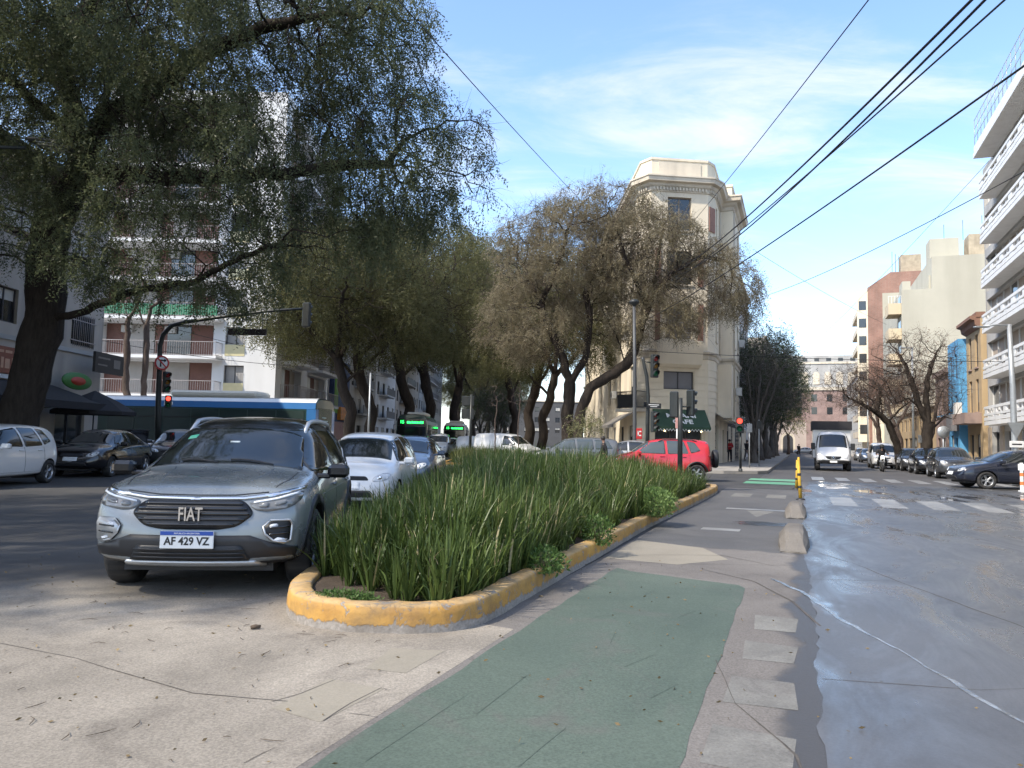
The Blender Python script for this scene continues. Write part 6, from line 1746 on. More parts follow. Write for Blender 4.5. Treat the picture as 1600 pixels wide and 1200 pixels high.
plain_block('long_block', 'long dim block behind the row of evergreens', (A5 - SN * 1.6 + SD * 34.5)[:2], (A5 - SN * 1.6 + SD * 89)[:2], 14, 12, M_GREYW, [(k * 5 + 1, k * 5 + 3, z, z + 1.8) for k in range(10) for z in (.5, 3.6, 6.5)], seed=54)
# ------------------------------------------------------------------ vehicles
def eval_mesh(o):
    dg = bpy.context.evaluated_depsgraph_get()
    dg.update()
    return bpy.data.meshes.new_from_object(o.evaluated_get(dg))

def fillet(poly, r):
    out = []; n = len(poly)
    for i in range(n):
        a, b, c = Vector(poly[i - 1]), Vector(poly[i]), Vector(poly[(i + 1) % n])
        r1 = min(r, (a - b).length * .42); r2 = min(r, (c - b).length * .42)
        p = b + (a - b).normalized() * r1; q = b + (c - b).normalized() * r2
        for k in range(5):
            u = k / 4; w_ = p * (1 - u) ** 2 + b * 2 * u * (1 - u) + q * u * u; out.append((w_.x, w_.y))
    return out

class Body:
    """car shell: a cage of cross-sections, smoothed; later parts are laid on its surface by ray casting"""
    def __init__(self, st, front_bulge, rear_bulge, front_k=3, rear_k=4, level=3):
        # st rows: x, zb, w1, w2, z2, w3, z3, w4, z4, z6   (rear to front)
        V = []; F = []; mi = []
        n = len(st)
        ring = []
        for (x, zb, w1, w2, z2, w3, z3, w4, z4, z6) in st:
            pts = [(w1 * .93, zb), (w1, zb + .09), (w2, z2), (w3, z3), (w4, z4), (w4 * .55, z4 + (z6 - z4) * .8), (0, z6)]
            row = {}
            for k, (y, z) in enumerate(pts):
                for sg in ((1, -1) if k < 6 else (1,)):
                    row[(k, sg)] = len(V); V.append((x, sg * y, z))
            row[(6, -1)] = row[(6, 1)]
            ring.append(row)
        self.cow = None
        for i in range(n - 1):
            a, b = ring[i], ring[i + 1]
            for k in range(6):
                F.append((a[(k, 1)], b[(k, 1)], b[(k + 1, 1)], a[(k + 1, 1)])); mi.append((i, k))
                F.append((a[(k, -1)], a[(k + 1, -1)], b[(k + 1, -1)], b[(k, -1)])); mi.append((i, k))
            F.append((a[(0, 1)], a[(0, -1)], b[(0, -1)], b[(0, 1)])); mi.append((i, -1))
        def cap(row, x0, K, bulge, sgn):
            # rows 0..K up the side, columns K..6 across the top
            C = 6 - K
            grid = {}
            for sd_ in (1, -1):
                for r_ in range(K + 1):
                    for c in range(C + 1):
                        if c == 0: grid[(r_, c, sd_)] = row[(r_, sd_)]; continue
                        if r_ == K: grid[(r_, c, sd_)] = row[(K + c, sd_)]; continue
                        if c == C and sd_ == -1: grid[(r_, c, sd_)] = grid[(r_, c, 1)]; continue
                        side = V[row[(r_, sd_)]]; ks = V[row[(K, sd_)]]; kt = V[row[(K + c, sd_)]]
                        fy = abs(kt[1]) / max(1e-6, abs(ks[1]))
                        y = side[1] * fy
                        z = side[2] + (kt[2] - ks[2]) * (r_ / K) ** 2
                        bx_, cf = bulge[r_], (.0, .62, .9, 1.0)[min(3, int(round(c * 3 / C)))]
                        grid[(r_, c, sd_)] = len(V); V.append((x0 + sgn * bx_ * cf, y, z))
            for sd_ in (1, -1):
                for r_ in range(K):
                    for c in range(C):
                        q = (grid[(r_, c, sd_)], grid[(r_, c + 1, sd_)], grid[(r_ + 1, c + 1, sd_)], grid[(r_ + 1, c, sd_)])
                        F.append(q if sd_ * sgn < 0 else tuple(reversed(q))); mi.append((-2, r_))
            bot = [grid[(0, c, 1)] for c in range(C + 1)] + [grid[(0, c, -1)] for c in range(C - 1, -1, -1)]
            F.append(tuple(bot)); mi.append((-3, 0))
        cap(ring[0], st[0][0], rear_k, rear_bulge, -1)
        cap(ring[-1], st[-1][0], front_k, front_bulge, 1)
        self.V, self.F, self.mi, self.level = V, F, mi, level
    def finish(self, name, parent, paint_m, roof=None, wheels=(), wr=.34, wy=.9):
        me = bpy.data.meshes.new(name); me.from_pydata(self.V, [], self.F)
        me.materials.append(paint_m); me.materials.append(M_BLACK); me.materials.append(roof[0] if roof else paint_m)
        bm = bmesh.new(); bm.from_mesh(me); bm.faces.ensure_lookup_table()
        bmesh.ops.recalc_face_normals(bm, faces=bm.faces)
        for f, (i, k) in zip(bm.faces, self.mi):
            f.smooth = True
            if k == -1 or i == -3: f.material_index = 1
            elif roof and roof[1] <= i <= roof[2] and k >= 3: f.material_index = 2
        bm.to_mesh(me); bm.free()
        o = bpy.data.objects.new(name, me); COL.objects.link(o)
        m = o.modifiers.new('s', 'SUBSURF'); m.levels = self.level; m.render_levels = self.level
        cut = None
        if wheels:
            mb = MB()
            for x in wheels:
                for sg in (-1, 1):
                    mb.lathe([(0, -.2), (wr * 1.14, -.2), (wr * 1.14, .5), (0, .5)], 28, Matrix.Translation((x, sg * (wy - .24), wr)) @ Matrix.Rotation(-sg * math.pi / 2, 4, 'X'), False)
            cme = mb.mesh('cut'); cme.materials.append(M_BLACK)
            bm = bmesh.new(); bm.from_mesh(cme); bmesh.ops.remove_doubles(bm, verts=bm.verts, dist=1e-5); bmesh.ops.recalc_face_normals(bm, faces=bm.faces); bm.to_mesh(cme); bm.free()
            cut = bpy.data.objects.new('cut', cme); COL.objects.link(cut)
            b_ = o.modifiers.new('b', 'BOOLEAN'); b_.object = cut; b_.operation = 'DIFFERENCE'; b_.solver = 'EXACT'
            try: b_.material_mode = 'TRANSFER'
            except Exception: pass
        m2 = eval_mesh(o)
        if cut is not None and len(m2.polygons) < 200:
            o.modifiers.remove(o.modifiers['b']); m2 = eval_mesh(o)
        bpy.data.objects.remove(o)
        if cut is not None: bpy.data.objects.remove(cut)
        m2.name = name
        r_ = bpy.data.objects.new(name, m2); link(r_, parent)
        self.o = r_; self.parent = parent
        bm = bmesh.new(); bm.from_mesh(m2); self.bvh = BVHTree.FromBMesh(bm); bm.free()
        return r_
    def lay(self, name, poly, view, mat, off=.006, parent=None, grid=.07, thick=.012, rnd=0, smooth=True):
        """polygon drawn in a view ('front' y,z / 'rear' y,z / 'top' x,y / 'left' x,z / 'right' x,z), laid on the shell"""
        poly = [tuple(p) for p in poly]
        if rnd: poly = fillet(poly, .045 * rnd)
        bm = bmesh.new()
        bm.faces.new([bm.verts.new((p[0], p[1], 0)) for p in poly])
        if grid:
            for ax in (0, 1):
                lo = min(p[ax] for p in poly); hi = max(p[ax] for p in poly)
                k = math.ceil(lo / grid) * grid
                while k < hi:
                    pl = [0, 0, 0]; pl[ax] = 1; co = [0, 0, 0]; co[ax] = k
                    bmesh.ops.bisect_plane(bm, geom=bm.verts[:] + bm.edges[:] + bm.faces[:], plane_co=co, plane_no=pl)
                    k += grid
        def proj(u, v):
            if view == 'front': return Vector((6, u, v)), Vector((-1, 0, 0))
            if view == 'rear': return Vector((-6, u, v)), Vector((1, 0, 0))
            if view == 'top': return Vector((u, v, 5)), Vector((0, 0, -1))
            if view == 'left': return Vector((u, 4, v)), Vector((0, -1, 0))
            return Vector((u, -4, v)), Vector((0, 1, 0))
        nrm = {}; ok = True; last = None
        for v in bm.verts:
            o_, d_ = proj(v.co.x, v.co.y)
            h = self.bvh.ray_cast(o_, d_)
            if h[0] is None:
                h2 = self.bvh.find_nearest(last if last is not None else o_ + d_ * 5)
                p = h2[0]; nn = h2[1]
            else: p, nn = h[0], h[1]
            if nn.dot(d_) > 0: nn = -nn
            last = p
            v.co = p + nn * off; nrm[v] = nn
        ed = [e for e in bm.edges if e.is_boundary]
        r_ = bmesh.ops.extrude_edge_only(bm, edges=ed)
        for v in [g_ for g_ in r_['geom'] if isinstance(g_, bmesh.types.BMVert)]:
            best = min(nrm, key=lambda q: (q.co - v.co).length_squared)
            v.co = v.co - nrm[best] * thick
        bmesh.ops.recalc_face_normals(bm, faces=bm.faces)
        me = bpy.data.meshes.new(name); bm.to_mesh(me); bm.free()
        if smooth: me.polygons.foreach_set('use_smooth', [True] * len(me.polygons))
        me.materials.append(mat)
        return link(bpy.data.objects.new(name, me), parent or self.parent)
    def line(self, name, pts, view, w, mat, parent=None, off=.003):
        """a thin strip following a polyline"""
        pts = [Vector((p[0], p[1])) for p in pts]; L = []; Rr = []
        for i, p in enumerate(pts):
            d = (pts[min(i + 1, len(pts) - 1)] - pts[max(i - 1, 0)]).normalized(); n_ = Vector((-d.y, d.x)) * w / 2
            L.append(p + n_); Rr.append(p - n_)
        return self.lay(name, [tuple(q) for q in L + Rr[::-1]], view, mat, off, parent, .12, .004)
    def hit(self, u, v, view):
        o_, d_ = {'front': (Vector((6, u, v)), Vector((-1, 0, 0))), 'rear': (Vector((-6, u, v)), Vector((1, 0, 0))), 'top': (Vector((u, v, 5)), Vector((0, 0, -1))),
                  'left': (Vector((u, 4, v)), Vector((0, -1, 0))), 'right': (Vector((u, -4, v)), Vector((0, 1, 0)))}[view]
        h = self.bvh.ray_cast(o_, d_)
        return (h[0], h[1]) if h[0] is not None else (o_ + d_ * 4, -d_)

_wheelcache = {}
def wheel(parent, x, y, r, w, style='alloy', seg=32, detail=True):
    key = (round(r, 3), w, style, seg)
    if key not in _wheelcache:
        ty = MB(); ri = r * .66
        ty.lathe([(ri, -w * .5), (r * .9, -w * .52), (r * .97, -w * .45), (r, -w * .3), (r, w * .3), (r * .97, w * .45), (r * .9, w * .52), (ri, w * .5), (ri, -w * .5)], seg)
        tm = ty.mesh('tyre'); tm.materials.append(M_RUBBER)
        rm = MB()
        rm.lathe([(ri, -w * .4), (ri * 1.01, w * .44), (ri * .94, w * .46), (ri * .9, w * .3), (ri * .88, -w * .1)], seg)
        rm.lathe([(0, w * .28), (ri * .2, w * .3), (ri * .24, w * .2), (ri * .26, 0)], 16)
        ns = 5 if style in ('alloy', 'dark', 'fat') else 10
        for k in range(ns):
            a = 2 * math.pi * k / ns
            for dv in ((-.13, .13) if style in ('alloy', 'dark') else (0,)):
                p0 = Vector((math.cos(a + dv * 2.2) * ri * .15, math.sin(a + dv * 2.2) * ri * .15, w * .22)); p1 = Vector((math.cos(a + dv) * ri * .95, math.sin(a + dv) * ri * .95, w * .32))
                d = (p1 - p0); q = math.atan2(d.y, d.x)
                rm.bbox(((p0 + p1) / 2)[:], (d.length, ri * (.14 if style != 'fat' else .34), w * .16), .01, q)
        me_r = rm.mesh('rim'); me_r.materials.append(M_ALLOY if style != 'dark' else pm('machined_dark_rim', (.2, .2, .21), .35, .5, 9, metal=.8))
        bk = MB(); bk.lathe([(0, -w * .15), (ri * .97, -w * .15)], 20); bm_ = bk.mesh('brake'); bm_.materials.append(M_BLACK)
        _wheelcache[key] = (tm, me_r, bm_)
    tm, me_r, bm_ = _wheelcache[key]
    sg = 1 if y > 0 else -1
    wo = bpy.data.objects.new('wheel', None); link(wo, parent); wo.matrix_local = Matrix.Translation((x, y, r)) @ Matrix.Rotation(-sg * math.pi / 2, 4, 'X') @ Matrix.Rotation(random.uniform(0, 3), 4, 'Z')
    for nm, m_ in (('tyre', tm), ('rim', me_r), ('brake_disc', bm_)):
        link(bpy.data.objects.new(nm, m_), wo)
    return wo

def mirror(parent, B, x, z, sg, mat, w=.2, h=.13):
    p, n_ = B.hit(x, z, 'left' if sg > 0 else 'right')
    mb = MB()
    y0 = p.y
    mb.bbox((x, y0 + sg * (.09 + w / 2), z + .04), (.13, w, h), .035)
    mb.bbox((x, y0 + sg * .05, z - .01), (.07, .14, .05), .015)
    o = mb.build('mirror', mat, parent)
    mb = MB(); mb.box((x - .068, y0 + sg * (.09 + w / 2), z + .04), (.006, w * .85, h * .8)); mb.build('mirror_glass', M_CHROME, o)
    return o

def handle(parent, B, x, z, sg, mat):
    p, n_ = B.hit(x, z, 'left' if sg > 0 else 'right')
    mb = MB(); mb.bbox((x, p.y + sg * .018, z), (.17, .03, .028), .01); return mb.build('door_handle', mat, parent)

# cage tables: x, zb, w1, w2, z2, w3, z3, w4, z4, z6
def cage_suv():   # 4.10 x 1.77 x 1.55
    return [(-1.84, .34, .74, .80, .66, .775, 1.00, .60, 1.39, 1.44), (-1.66, .30, .80, .85, .66, .82, .995, .605, 1.45, 1.50), (-1.2, .24, .85, .885, .64, .855, .985, .62, 1.50, 1.555),
            (-.5, .22, .86, .885, .62, .865, .965, .635, 1.515, 1.575), (.15, .22, .86, .885, .62, .865, .955, .625, 1.485, 1.545), (.42, .22, .86, .885, .62, .865, .952, .63, 1.40, 1.47),
            (1.02, .22, .86, .885, .63, .86, .95, .69, 1.035, 1.085), (1.18, .22, .86, .885, .64, .855, .945, .69, 1.00, 1.025), (1.55, .23, .84, .875, .65, .83, .925, .64, .965, .985),
            (1.80, .26, .80, .84, .64, .785, .885, .60, .915, .935), (1.88, .28, .76, .80, .62, .74, .84, .56, .865, .885)]
def cage_hatch():  # 3.7 x 1.66 x 1.49
    return [(-1.70, .34, .70, .76, .62, .735, .96, .56, 1.36, 1.40), (-1.52, .28, .76, .80, .62, .775, .955, .565, 1.42, 1.46), (-1.1, .22, .80, .83, .60, .80, .935, .575, 1.46, 1.50),
            (-.4, .20, .81, .83, .58, .81, .905, .585, 1.465, 1.51), (.25, .20, .81, .83, .58, .81, .89, .575, 1.42, 1.47), (.48, .20, .81, .83, .58, .81, .885, .58, 1.33, 1.39),
            (1.0, .20, .81, .83, .58, .80, .88, .63, .965, 1.01), (1.14, .20, .81, .83, .58, .795, .875, .63, .93, .955), (1.42, .21, .78, .81, .58, .76, .84, .57, .88, .905), (1.62, .24, .72, .76, .56, .70, .77, .52, .80, .82), (1.68, .26, .68, .72, .54, .66, .72, .48, .745, .76)]
def cage_sedan():  # 4.5 x 1.77 x 1.46
    return [(-2.02, .36, .72, .78, .62, .75, .93, .58, .99, 1.0), (-1.85, .30, .80, .84, .62, .80, .965, .60, 1.03, 1.045), (-1.45, .24, .85, .875, .60, .84, .97, .60, 1.10, 1.13), (-.95, .21, .86, .885, .58, .855, .955, .585, 1.36, 1.40),
            (-.3, .20, .86, .885, .57, .86, .935, .60, 1.415, 1.465), (.25, .20, .86, .885, .57, .86, .92, .60, 1.385, 1.435), (.5, .20, .86, .885, .57, .86, .915, .605, 1.29, 1.345), (1.18, .20, .86, .885, .58, .85, .905, .68, .965, 1.01),
            (1.35, .20, .855, .88, .58, .84, .90, .67, .935, .96), (1.72, .22, .83, .86, .58, .80, .85, .62, .885, .905), (1.98, .25, .76, .80, .56, .74, .77, .56, .80, .82), (2.06, .28, .72, .76, .54, .70, .72, .52, .745, .76)]
def cage_wagon():  # 4.3 estate
    return [(-1.98, .34, .74, .80, .62, .775, .96, .60, 1.34, 1.38), (-1.8, .29, .81, .85, .62, .82, .965, .61, 1.41, 1.45), (-1.3, .22, .85, .875, .60, .845, .955, .62, 1.45, 1.50), (-.4, .20, .86, .88, .58, .855, .935, .625, 1.455, 1.505),
            (.3, .20, .86, .88, .58, .855, .92, .61, 1.42, 1.47), (.55, .20, .86, .88, .58, .855, .915, .615, 1.32, 1.375), (1.15, .20, .86, .88, .58, .85, .905, .67, .97, 1.015), (1.32, .20, .855, .875, .58, .84, .90, .665, .94, .965),
            (1.66, .22, .82, .85, .58, .80, .86, .61, .89, .91), (1.9, .25, .76, .80, .56, .74, .78, .56, .81, .83), (1.97, .28, .72, .76, .54, .70, .73, .52, .755, .77)]
def cage_van():   # Kangoo/Berlingo-like 4.3 x 1.75 x 1.82
    return [(-2.05, .36, .80, .83, .70, .82, 1.05, .74, 1.70, 1.74), (-1.9, .30, .84, .86, .68, .85, 1.05, .75, 1.77, 1.81), (-1.2, .24, .86, .875, .66, .86, 1.04, .755, 1.80, 1.84), (-.3, .22, .865, .88, .64, .865, 1.03, .75, 1.80, 1.84),
            (.35, .22, .865, .88, .64, .865, 1.02, .73, 1.75, 1.79), (.6, .22, .865, .88, .64, .865, 1.02, .72, 1.64, 1.69), (1.2, .22, .86, .88, .64, .86, 1.01, .72, 1.11, 1.16), (1.36, .22, .855, .875, .64, .85, 1.0, .70, 1.06, 1.09),
            (1.7, .24, .82, .85, .62, .81, .94, .62, .98, 1.0), (1.93, .26, .76, .80, .58, .75, .84, .56, .87, .89), (2.0, .28, .72, .76, .56, .71, .78, .52, .805, .82)]
CAGES = {'suv': (cage_suv, [.14, .20, .20, .10], [.16, .18, .12, .05, .0], 3, 4, 4.10), 'hatch': (cage_hatch, [.12, .18, .18, .08], [.14, .16, .11, .05, .0], 3, 4, 3.70),
         'sedan': (cage_sedan, [.12, .2, .19, .08], [.12, .18, .16, .04], 3, 3, 4.50), 'wagon': (cage_wagon, [.12, .2, .18, .08], [.14, .16, .10, .05, .0], 3, 4, 4.30), 'van': (cage_van, [.12, .2, .19, .08], [.08, .12, .08, .05, .02], 3, 4, 4.30)}
SPEC = {  # axle x front/rear, wheel r, side windows (front door, rear door, quarter) in x,z fractions, screens
    'suv': dict(ax=(1.22, -1.28), r=.345), 'hatch': dict(ax=(1.12, -1.22), r=.30), 'sedan': dict(ax=(1.33, -1.30), r=.315), 'wagon': dict(ax=(1.26, -1.28), r=.31), 'van': dict(ax=(1.28, -1.38), r=.32)}
WIN = {
    'suv': [[(.98, 1.02), (.52, 1.40), (.10, 1.45), (.06, 1.0)], [(-.02, 1.0), (.02, 1.455), (-.82, 1.445), (-.98, 1.01)], [(-1.06, 1.02), (-.92, 1.44), (-1.28, 1.40), (-1.52, 1.14), (-1.46, 1.05)]],
    'hatch': [[(.86, .965), (.46, 1.33), (-.10, 1.41), (-.14, .945)], [(-.22, .945), (-.18, 1.415), (-.78, 1.41), (-.94, .975)], [(-1.02, .985), (-.88, 1.40), (-1.16, 1.37), (-1.36, 1.08)]],
    'sedan': [[(1.0, .985), (.48, 1.30), (.06, 1.365), (.02, .965)], [(-.06, .965), (-.02, 1.37), (-.66, 1.35), (-.86, .985)], [(-.94, .995), (-.76, 1.335), (-1.02, 1.24), (-1.22, 1.04)]],
    'wagon': [[(1.0, .985), (.52, 1.33), (.05, 1.40), (.0, .96)], [(-.08, .96), (-.04, 1.405), (-.78, 1.40), (-.84, .975)], [(-.92, .98), (-.86, 1.395), (-1.50, 1.36), (-1.72, 1.02)]],
    'van': [[(1.06, 1.10), (.62, 1.60), (.16, 1.68), (.12, 1.06)], [(.04, 1.06), (.08, 1.68), (-.86, 1.69), (-.88, 1.07)], [(-.98, 1.08), (-.96, 1.68), (-1.78, 1.66), (-1.82, 1.10)]]}
SCREEN = {'suv': [(1.06, .69), (.46, .585), (.46, -.585), (1.06, -.69)], 'hatch': [(1.0, .62), (.44, .545), (.44, -.545), (1.0, -.62)], 'sedan': [(1.18, .66), (.50, .565), (.50, -.565), (1.18, -.66)],
          'wagon': [(1.15, .65), (.55, .575), (.55, -.575), (1.15, -.65)], 'van': [(1.2, .70), (.60, .675), (.60, -.675), (1.2, -.70)]}

def car(kind, label, loc, heading, paint_m, sc=(1, 1, 1), group=None, detail=1, roof=None, rim='alloy', glass_m=None, panel_van=False, lamps=None, name='parked_car', plate=True, doors=4, see=None):
    """heading: direction the car faces, in degrees from +X"""
    cg, fb, rb, fk, rk, Lc = CAGES[kind]
    sp = SPEC[kind]
    root = thing(name, label, 'car' if kind != 'van' else 'van', loc, R(heading), group)
    B = Body(cg(), fb, rb, fk, rk, 3 if detail >= 2 else 2)
    B.finish('body', root, paint_m, roof, sp['ax'], sp['r'], .885 if kind != 'hatch' else .83)
    gm = glass_m or M_GLASS
    wy = (.755 if kind != 'hatch' else .705)
    for x in sp['ax']:
        for sg in (1, -1): wheel(root, x, sg * wy, sp['r'], .21, rim, 32 if detail >= 1 else 20)
    mb = MB(); mb.bx(-Lc / 2 + .3, Lc / 2 - .3, -.6, .6, .2, .5); mb.build('underbody', M_BLACK, root)
    B.lay('windscreen', SCREEN[kind], 'top', gm, .006, rnd=1)
    zt = {'suv': 1.40, 'hatch': 1.36, 'wagon': 1.33, 'van': 1.64}.get(kind)
    if kind == 'sedan': B.lay('rear_window', [(-1.42, .55), (-.98, .50), (-.98, -.50), (-1.42, -.55)], 'top', gm, .006, rnd=1)
    elif not panel_van: B.lay('rear_window', [(.62, zt - .36), (.55, zt), (-.55, zt), (-.62, zt - .36)], 'rear', gm, .006, rnd=1)
    wins = WIN[kind][:1] if panel_van else WIN[kind]
    for sd_ in ('left', 'right'):
        for wv in wins: B.lay('side_window', wv, sd_, gm, .005, rnd=1)
        if detail >= 1:
            z0 = .34
            for xd in ((1.02 if kind != 'hatch' else .92), .02 if kind != 'hatch' else -.18, -.98):
                zt_ = 1.0 if kind == 'van' else .94
                if panel_van and xd < 0: continue
                B.line('door_gap', [(xd - (.06 if xd > .5 else 0), z0), (xd, zt_)], sd_, .009, M_BLACK)
            B.line('sill_trim', [(.85, .29), (-.85, .29)], sd_, .09, M_BLACK)
            sg = 1 if sd_ == 'left' else -1
            for xh in (.18, -.82) if kind != 'hatch' else (.0, -.75): handle(root, B, xh - .02, .86 if kind != 'van' else .95, sg, paint_m)
    zb = {'suv': .98, 'hatch': .93, 'sedan': .96, 'wagon': .96, 'van': 1.07}[kind]
    for sg in (1, -1): mirror(root, B, .86 if kind != 'hatch' else .78, zb, sg, paint_m if roof is None else M_GLOSSB)
    # lights
    hz_ = {'suv': .80, 'hatch': .68, 'sedan': .68, 'wagon': .69, 'van': .76}[kind]
    if kind != 'suv' or detail < 2:
        for sg in (1, -1):
            hl = B.lay('headlight', [(sg * .40, hz_ - .07), (sg * .66, hz_ - .05), (sg * .735, hz_ + .06), (sg * .64, hz_ + .09), (sg * .45, hz_ + .03)], 'front', lamps or M_LAMP, .008, rnd=2)
            if detail >= 1:
                B.lay('reflector', [(sg * .50, hz_ - .03), (sg * .58, hz_ - .03), (sg * .58, hz_ + .04), (sg * .50, hz_ + .03)], 'front', M_CHROME, .011, hl, rnd=2)
        B.lay('grille', [(-.36, hz_ - .05), (.36, hz_ - .05), (.30, hz_ + .02), (-.30, hz_ + .02)], 'front', M_BLACK, .006, rnd=1)
        B.lay('lower_grille', [(-.48, .34), (.48, .34), (.40, .46), (-.40, .46)], 'front', M_BLACK, .006, rnd=1)
        if plate: B.lay('number_plate', [(-.2, hz_ - .19), (.2, hz_ - .19), (.2, hz_ - .08), (-.2, hz_ - .08)], 'front', M_PLATE, .014)
    tz = {'suv': .9, 'hatch': .84, 'sedan': .84, 'wagon': .9, 'van': 1.0}[kind]
    for sg in (1, -1):
        B.lay('tail_light', [(sg * .52, tz - .08), (sg * .72, tz - .10), (sg * .74, tz + .10), (sg * .56, tz + .07)], 'rear', M_TAIL, .008, rnd=1)
    B.lay('rear_plate', [(-.2, .58), (.2, .58), (.2, .70), (-.2, .70)], 'rear', M_PLATE, .012)
    root.scale = sc
    return root, B

# ---- the grey compact SUV in the foreground
P_GREY = paint('cool_grey', (0.205, 0.225, 0.235), .25, .28)
fd = math.degrees(math.atan2(-.995, .09))
ax_f = 1.22
front_axle = Vector((-2.67, 7.18, 0)); fwd = Vector((math.cos(R(fd)), math.sin(R(fd)), 0))
floc = front_axle - fwd * ax_f
fi, FB = car('suv', 'grey compact SUV with black roof standing at the planter, facing the camera', tuple(floc), fd, P_GREY, (1.015, 1.02, 1.0), detail=2, roof=(M_GLOSSB, 0, 5), rim='dark', name='compact_suv', plate=False)
lay = FB.lay
M_GRILLE = pm('grille_black', (.012, .012, .013), .4, .1, 10)
# cladding: lower bumper, sills, arches
lay('bumper_cladding', [(-.76, .27), (-.80, .42), (-.62, .47), (-.46, .53), (.46, .53), (.62, .47), (.80, .42), (.76, .27)], 'front', M_BLACK, .010, grid=.06)
g0 = lay('grille', [(-.48, .70), (-.40, .79), (-.30, .815), (.30, .815), (.40, .79), (.48, .70), (.36, .60), (.22, .575), (-.22, .575), (-.36, .60)], 'front', M_GRILLE, .012, rnd=1)
for k, z in enumerate((.612, .652, .692, .732, .772)):
    hw = (.33, .41, .44, .42, .38)[k]
    FB.lay('grille_bar', [(-hw, z - .009), (hw, z - .009), (hw, z + .009), (-hw, z + .009)], 'front', M_GLOSSB, .026, g0, thick=.016)
lg = lay('lower_grille', [(-.46, .335), (.46, .335), (.40, .45), (-.40, .45)], 'front', M_GRILLE, .020)
for z in (.36, .39, .42): FB.lay('grille_bar', [(-.42, z - .006), (.42, z - .006), (.42, z + .006), (-.42, z + .006)], 'front', M_BLACK, .032, lg, thick=.014)
sk = lay('skid_plate', [(-.52, .262), (.52, .262), (.56, .285), (.50, .325), (-.50, .325), (-.56, .285)], 'front', pm('satin_silver', (.52, .53, .54), .35, .05, 4, metal=.6), .030, thick=.03)
lay('chrome_strip', [(-.80, .905), (-.60, .860), (-.38, .830), (0, .825), (.38, .830), (.60, .860), (.80, .905), (.80, .885), (.60, .838), (.38, .808), (0, .803), (-.38, .808), (-.60, .838), (-.80, .885)], 'front', M_CHROME, .016, grid=.05)
for sg in (1, -1):
    hl = lay('headlight', [(sg * .42, .795), (sg * .62, .830), (sg * .80, .882), (sg * .805, .80), (sg * .74, .745), (sg * .56, .715), (sg * .46, .735)], 'front', M_LAMPDK, .012, rnd=1, grid=.05)
    FB.lay('led_unit', [(sg * .50, .745), (sg * .58, .745), (sg * .58, .79), (sg * .50, .785)], 'front', M_LAMPDK, .018, hl, rnd=1)
    FB.lay('led_unit', [(sg * .62, .76), (sg * .71, .775), (sg * .71, .81), (sg * .62, .80)], 'front', M_LAMPDK, .018, hl, rnd=1)
    FB.lay('light_signature', [(sg * .46, .790), (sg * .64, .825), (sg * .78, .866), (sg * .78, .852), (sg * .64, .812), (sg * .46, .778)], 'front', pm('running_light', (.75, .78, .82), .15, .02, 3), .020, hl, grid=.05)
    fp = lay('fog_lamp_pod', [(sg * .545, .60), (sg * .60, .655), (sg * .745, .66), (sg * .77, .62), (sg * .76, .48), (sg * .70, .455), (sg * .62, .475), (sg * .56, .54)], 'front', M_BLACK, .010, rnd=1)
    ring_o = [(sg * .555, .595), (sg * .605, .645), (sg * .74, .65), (sg * .76, .615), (sg * .75, .485), (sg * .70, .465), (sg * .63, .485), (sg * .57, .54)]
    FB.line('pod_rim', ring_o + ring_o[:2], 'front', .016, pm('satin_silver', (.52, .53, .54)), fp, .022)
    for z in (.53, .58): FB.lay('pod_fin', [(sg * .60, z), (sg * .74, z + .01), (sg * .74, z + .022), (sg * .60, z + .012)], 'front', M_GLOSSB, .022, fp)
    FB.lay('fog_lamp', [(sg * .60, .585), (sg * .66, .59), (sg * .66, .622), (sg * .60, .615)], 'front', M_LAMP, .02, fp, rnd=1)
    FB.lay('reflector', [(sg * .62, .482), (sg * .70, .47), (sg * .73, .495), (sg * .66, .51)], 'front', M_LAMP, .02, fp)
    sd_ = 'left' if sg > 0 else 'right'
    # arch cladding rings
    for axx in (1.22, -1.28):
        po = [(axx + .475 * math.cos(t), .345 + .475 * math.sin(t)) for t in np.linspace(R(-18), R(198), 26)]
        pi_ = [(axx + .40 * math.cos(t), .345 + .40 * math.sin(t)) for t in np.linspace(R(198), R(-18), 26)]
        lay('arch_cladding', po + pi_, sd_, M_BLACK, .012, grid=.09)
    lay('sill_cladding', [(.80, .24), (.78, .36), (-.84, .36), (-.86, .24)], sd_, M_BLACK, .012)
    # roof rails
    pts = []
    for x in np.linspace(.28, -1.42, 11):
        p, n_ = FB.hit(x, sg * .565, 'top')
        h_ = .055 if -1.3 < x < .2 else .0
        pts.append(Vector((x, sg * .565, p.z + h_ - .005)))
    pts[0] = pts[0] + Vector((.06, 0, -.03))
    mb = MB(); mb.tube(pts, [.02] + [.024] * 9 + [.02], 8); mb.build('roof_rail', pm('satin_silver', (.52, .53, .54)), fi)
    FB.line('character_line_shade', [(.9, .80), (.1, .815), (-1.0, .83)], sd_, .008, pm('shade_crease', (.14, .155, .165), .4, .02, 3, metal=.3), None, .002)  # flat darker strip paints the shade along the body crease
    FB.line('hood_gap', [(1.12, sg * .66), (1.5, sg * .655), (1.78, sg * .60)], 'top', .008, M_BLACK)
    FB.line('hood_crease_shade', [(1.10, sg * .44), (1.5, sg * .40), (1.80, sg * .33)], 'top', .010, pm('shade_crease', (.14, .155, .165)), None, .0015)  # crease shade painted on the hood as a darker strip
FB.line('hood_gap', [(-.56, .872), (-.3, .846), (0, .842), (.3, .846), (.56, .872)], 'front', .007, M_BLACK, None, .004)
p, n_ = FB.hit(0, .50, 'front')
fm = Matrix.Translation((p.x + .048, 0, .50))
